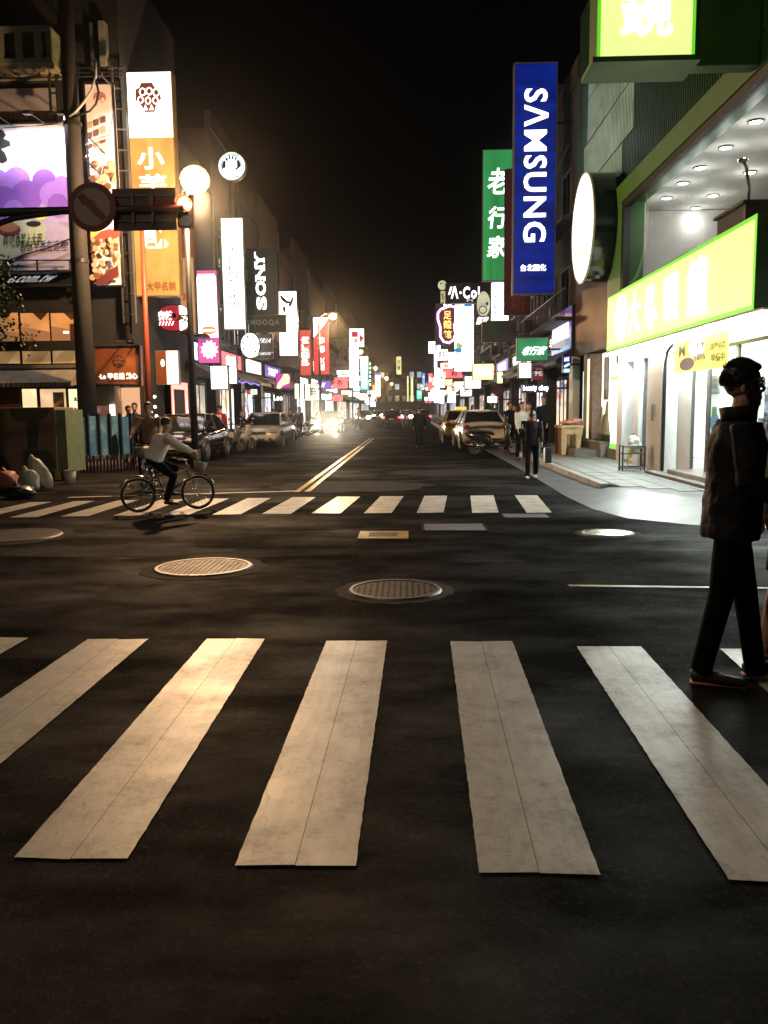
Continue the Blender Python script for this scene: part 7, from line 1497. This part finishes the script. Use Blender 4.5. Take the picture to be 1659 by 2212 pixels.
person('rider on the far scooter going away', (-.2, 92, 0), PI/2, 1.70, dict(lean=5, L=(80, 80), R=(80, 80), LA=(50, 20, 8), RA=(50, 20, 8), spread=.1), (JGY, TBK, SHOE), pelvis=(-.2, 0, .86))
# round traffic signs and poles on the right
def road_sign(label, px, py, Y, rr, m, base_x=None):
    p = P(px, py, Y); t = thing('road_sign', label, 'road sign', (p.x, Y, 0)); mb = MB(); mb.tube([(p.x, Y, .0), (p.x, Y, p.z+rr)], .03, 8); mb.build('post', STEELG, t)
    mb = MB(); mb.prism(circ(0, 0, rr, rr, 28), Vector((p.x, Y-.05, p.z)), Vector((1, 0, 0)), UPV, Vector((0, -1, 0)), 0, .012); mb.build('plate', m, t)
    mb = MB(); mb.prism(circ(0, 0, rr*.72, rr*.72, 28), Vector((p.x, Y-.05, p.z)), Vector((1, 0, 0)), UPV, Vector((0, -1, 0)), .013, .016); mb.build('disc', mat('sign_dim', (.08, .05, .06), .5), t)
    mb = MB(); mb.prism([(-rr*.6, rr*.42), (-rr*.42, rr*.6), (rr*.6, -rr*.42), (rr*.42, -rr*.6)], Vector((p.x, Y-.05, p.z)), Vector((1, 0, 0)), UPV, Vector((0, -1, 0)), .017, .02); mb.build('slash', m, t)
road_sign('dark round no-parking sign on a post behind the silver sedan', 1077, 844, 41.0, .28, mat('sign_darkred', (.09, .01, .015), .5))
# ------------------------------------------------------------------ overhead wires
for k, (a, b, sag, lb) in enumerate([((-8.6, 23.4, 8.9), (-8.4, 47, 9.6), .6, 'overhead wire from the concrete pole along the left facades'), ((-8.9, 23.4, 8.5), (-8.3, 60, 8.2), .9, 'lower overhead wire running along the left facades'),
        ((-9.0, 23.4, 9.3), (-24, 24.0, 9.8), .3, 'overhead wire leaving the concrete pole to the left'), ((5.2, 28, 9.9), (5.2, 58, 8.6), .7, 'overhead wire strung behind the tall signs on the right')]):
    a, b = Vector(a), Vector(b); mb = MB(); mb.tube([a.lerp(b, i/14)-Vector((0, 0, sag*4*(i/14)*(1-i/14))) for i in range(15)], .018, 5); tag(mb.build('overhead_wire', BLACKP), lb, 'wire')
# ------------------------------------------------------------------ floodlights of the billboard
for k, px in enumerate((-20, 60, 135)):
    x, z = at(px, 250, YB-1.7); t = thing('billboard_floodlight', ('left', 'middle', 'right')[k]+' floodlight on an arm above the purple billboard', 'floodlight', (x, YB-1.7, z))
    mb = MB(); mb.tube([(x, YB-.5, z+.15), (x, YB-1.6, z+.12)], .02, 6); mb.build('arm', STEEL, t); mb = MB(); mb.cbox((x, YB-1.7, z+.08), (.22, .14, .10)); mb.build('housing', STEEL, t)
    l = bpy.data.lights.new('floodlight', 'SPOT'); l.energy = 240; l.color = (1, .92, 1); l.spot_size = 2.3; l.spot_blend = .9; l.shadow_soft_size = .06
    lo = bpy.data.objects.new('floodlight', l); COL.objects.link(lo); lo.location = (x, YB-1.72, z); lo.rotation_euler = Vector((0, 1.25, -1.6)).to_track_quat('-Z', 'Y').to_euler()
x, z = at(214, 168, YB-1.5); t = thing('poster_floodlight', 'small floodlight on an arm above the pastry poster', 'floodlight', (x, YB-1.5, z))
mb = MB(); mb.tube([(x, YB-.5, z+.15), (x, YB-1.4, z+.12)], .02, 6); mb.build('arm', STEEL, t); mb = MB(); mb.cbox((x, YB-1.5, z+.08), (.18, .12, .09)); mb.build('housing', STEEL, t)
l = bpy.data.lights.new('floodlight', 'SPOT'); l.energy = 110; l.color = (1, .9, .85); l.spot_size = 1.6; l.spot_blend = .9; l.shadow_soft_size = .05
lo = bpy.data.objects.new('floodlight', l); COL.objects.link(lo); lo.location = (x, YB-1.52, z); lo.rotation_euler = Vector((0, 1.0, -2.0)).to_track_quat('-Z', 'Y').to_euler()

# ------------------------------------------------------------------ thin air added to stand in for lens glare
mb = MB(); mb.box(-31, 31, -21, 232, -1, 17)
hm = bpy.data.materials.new('glare_air'); hm.use_nodes = True; n = hm.node_tree; n.nodes.remove(n.nodes['Principled BSDF'])
v = n.nodes.new('ShaderNodeVolumePrincipled'); v.inputs['Color'].default_value = (.9, .88, .86, 1); v.inputs['Density'].default_value = .0005; v.inputs['Anisotropy'].default_value = .965
n.links.new(v.outputs[0], n.nodes['Material Output'].inputs['Volume'])
hz_ = mb.build('glare_haze', hm); tag(hz_, 'thin air volume added to stand in for lens glare round the lamps', 'glare_haze', kind='stuff')
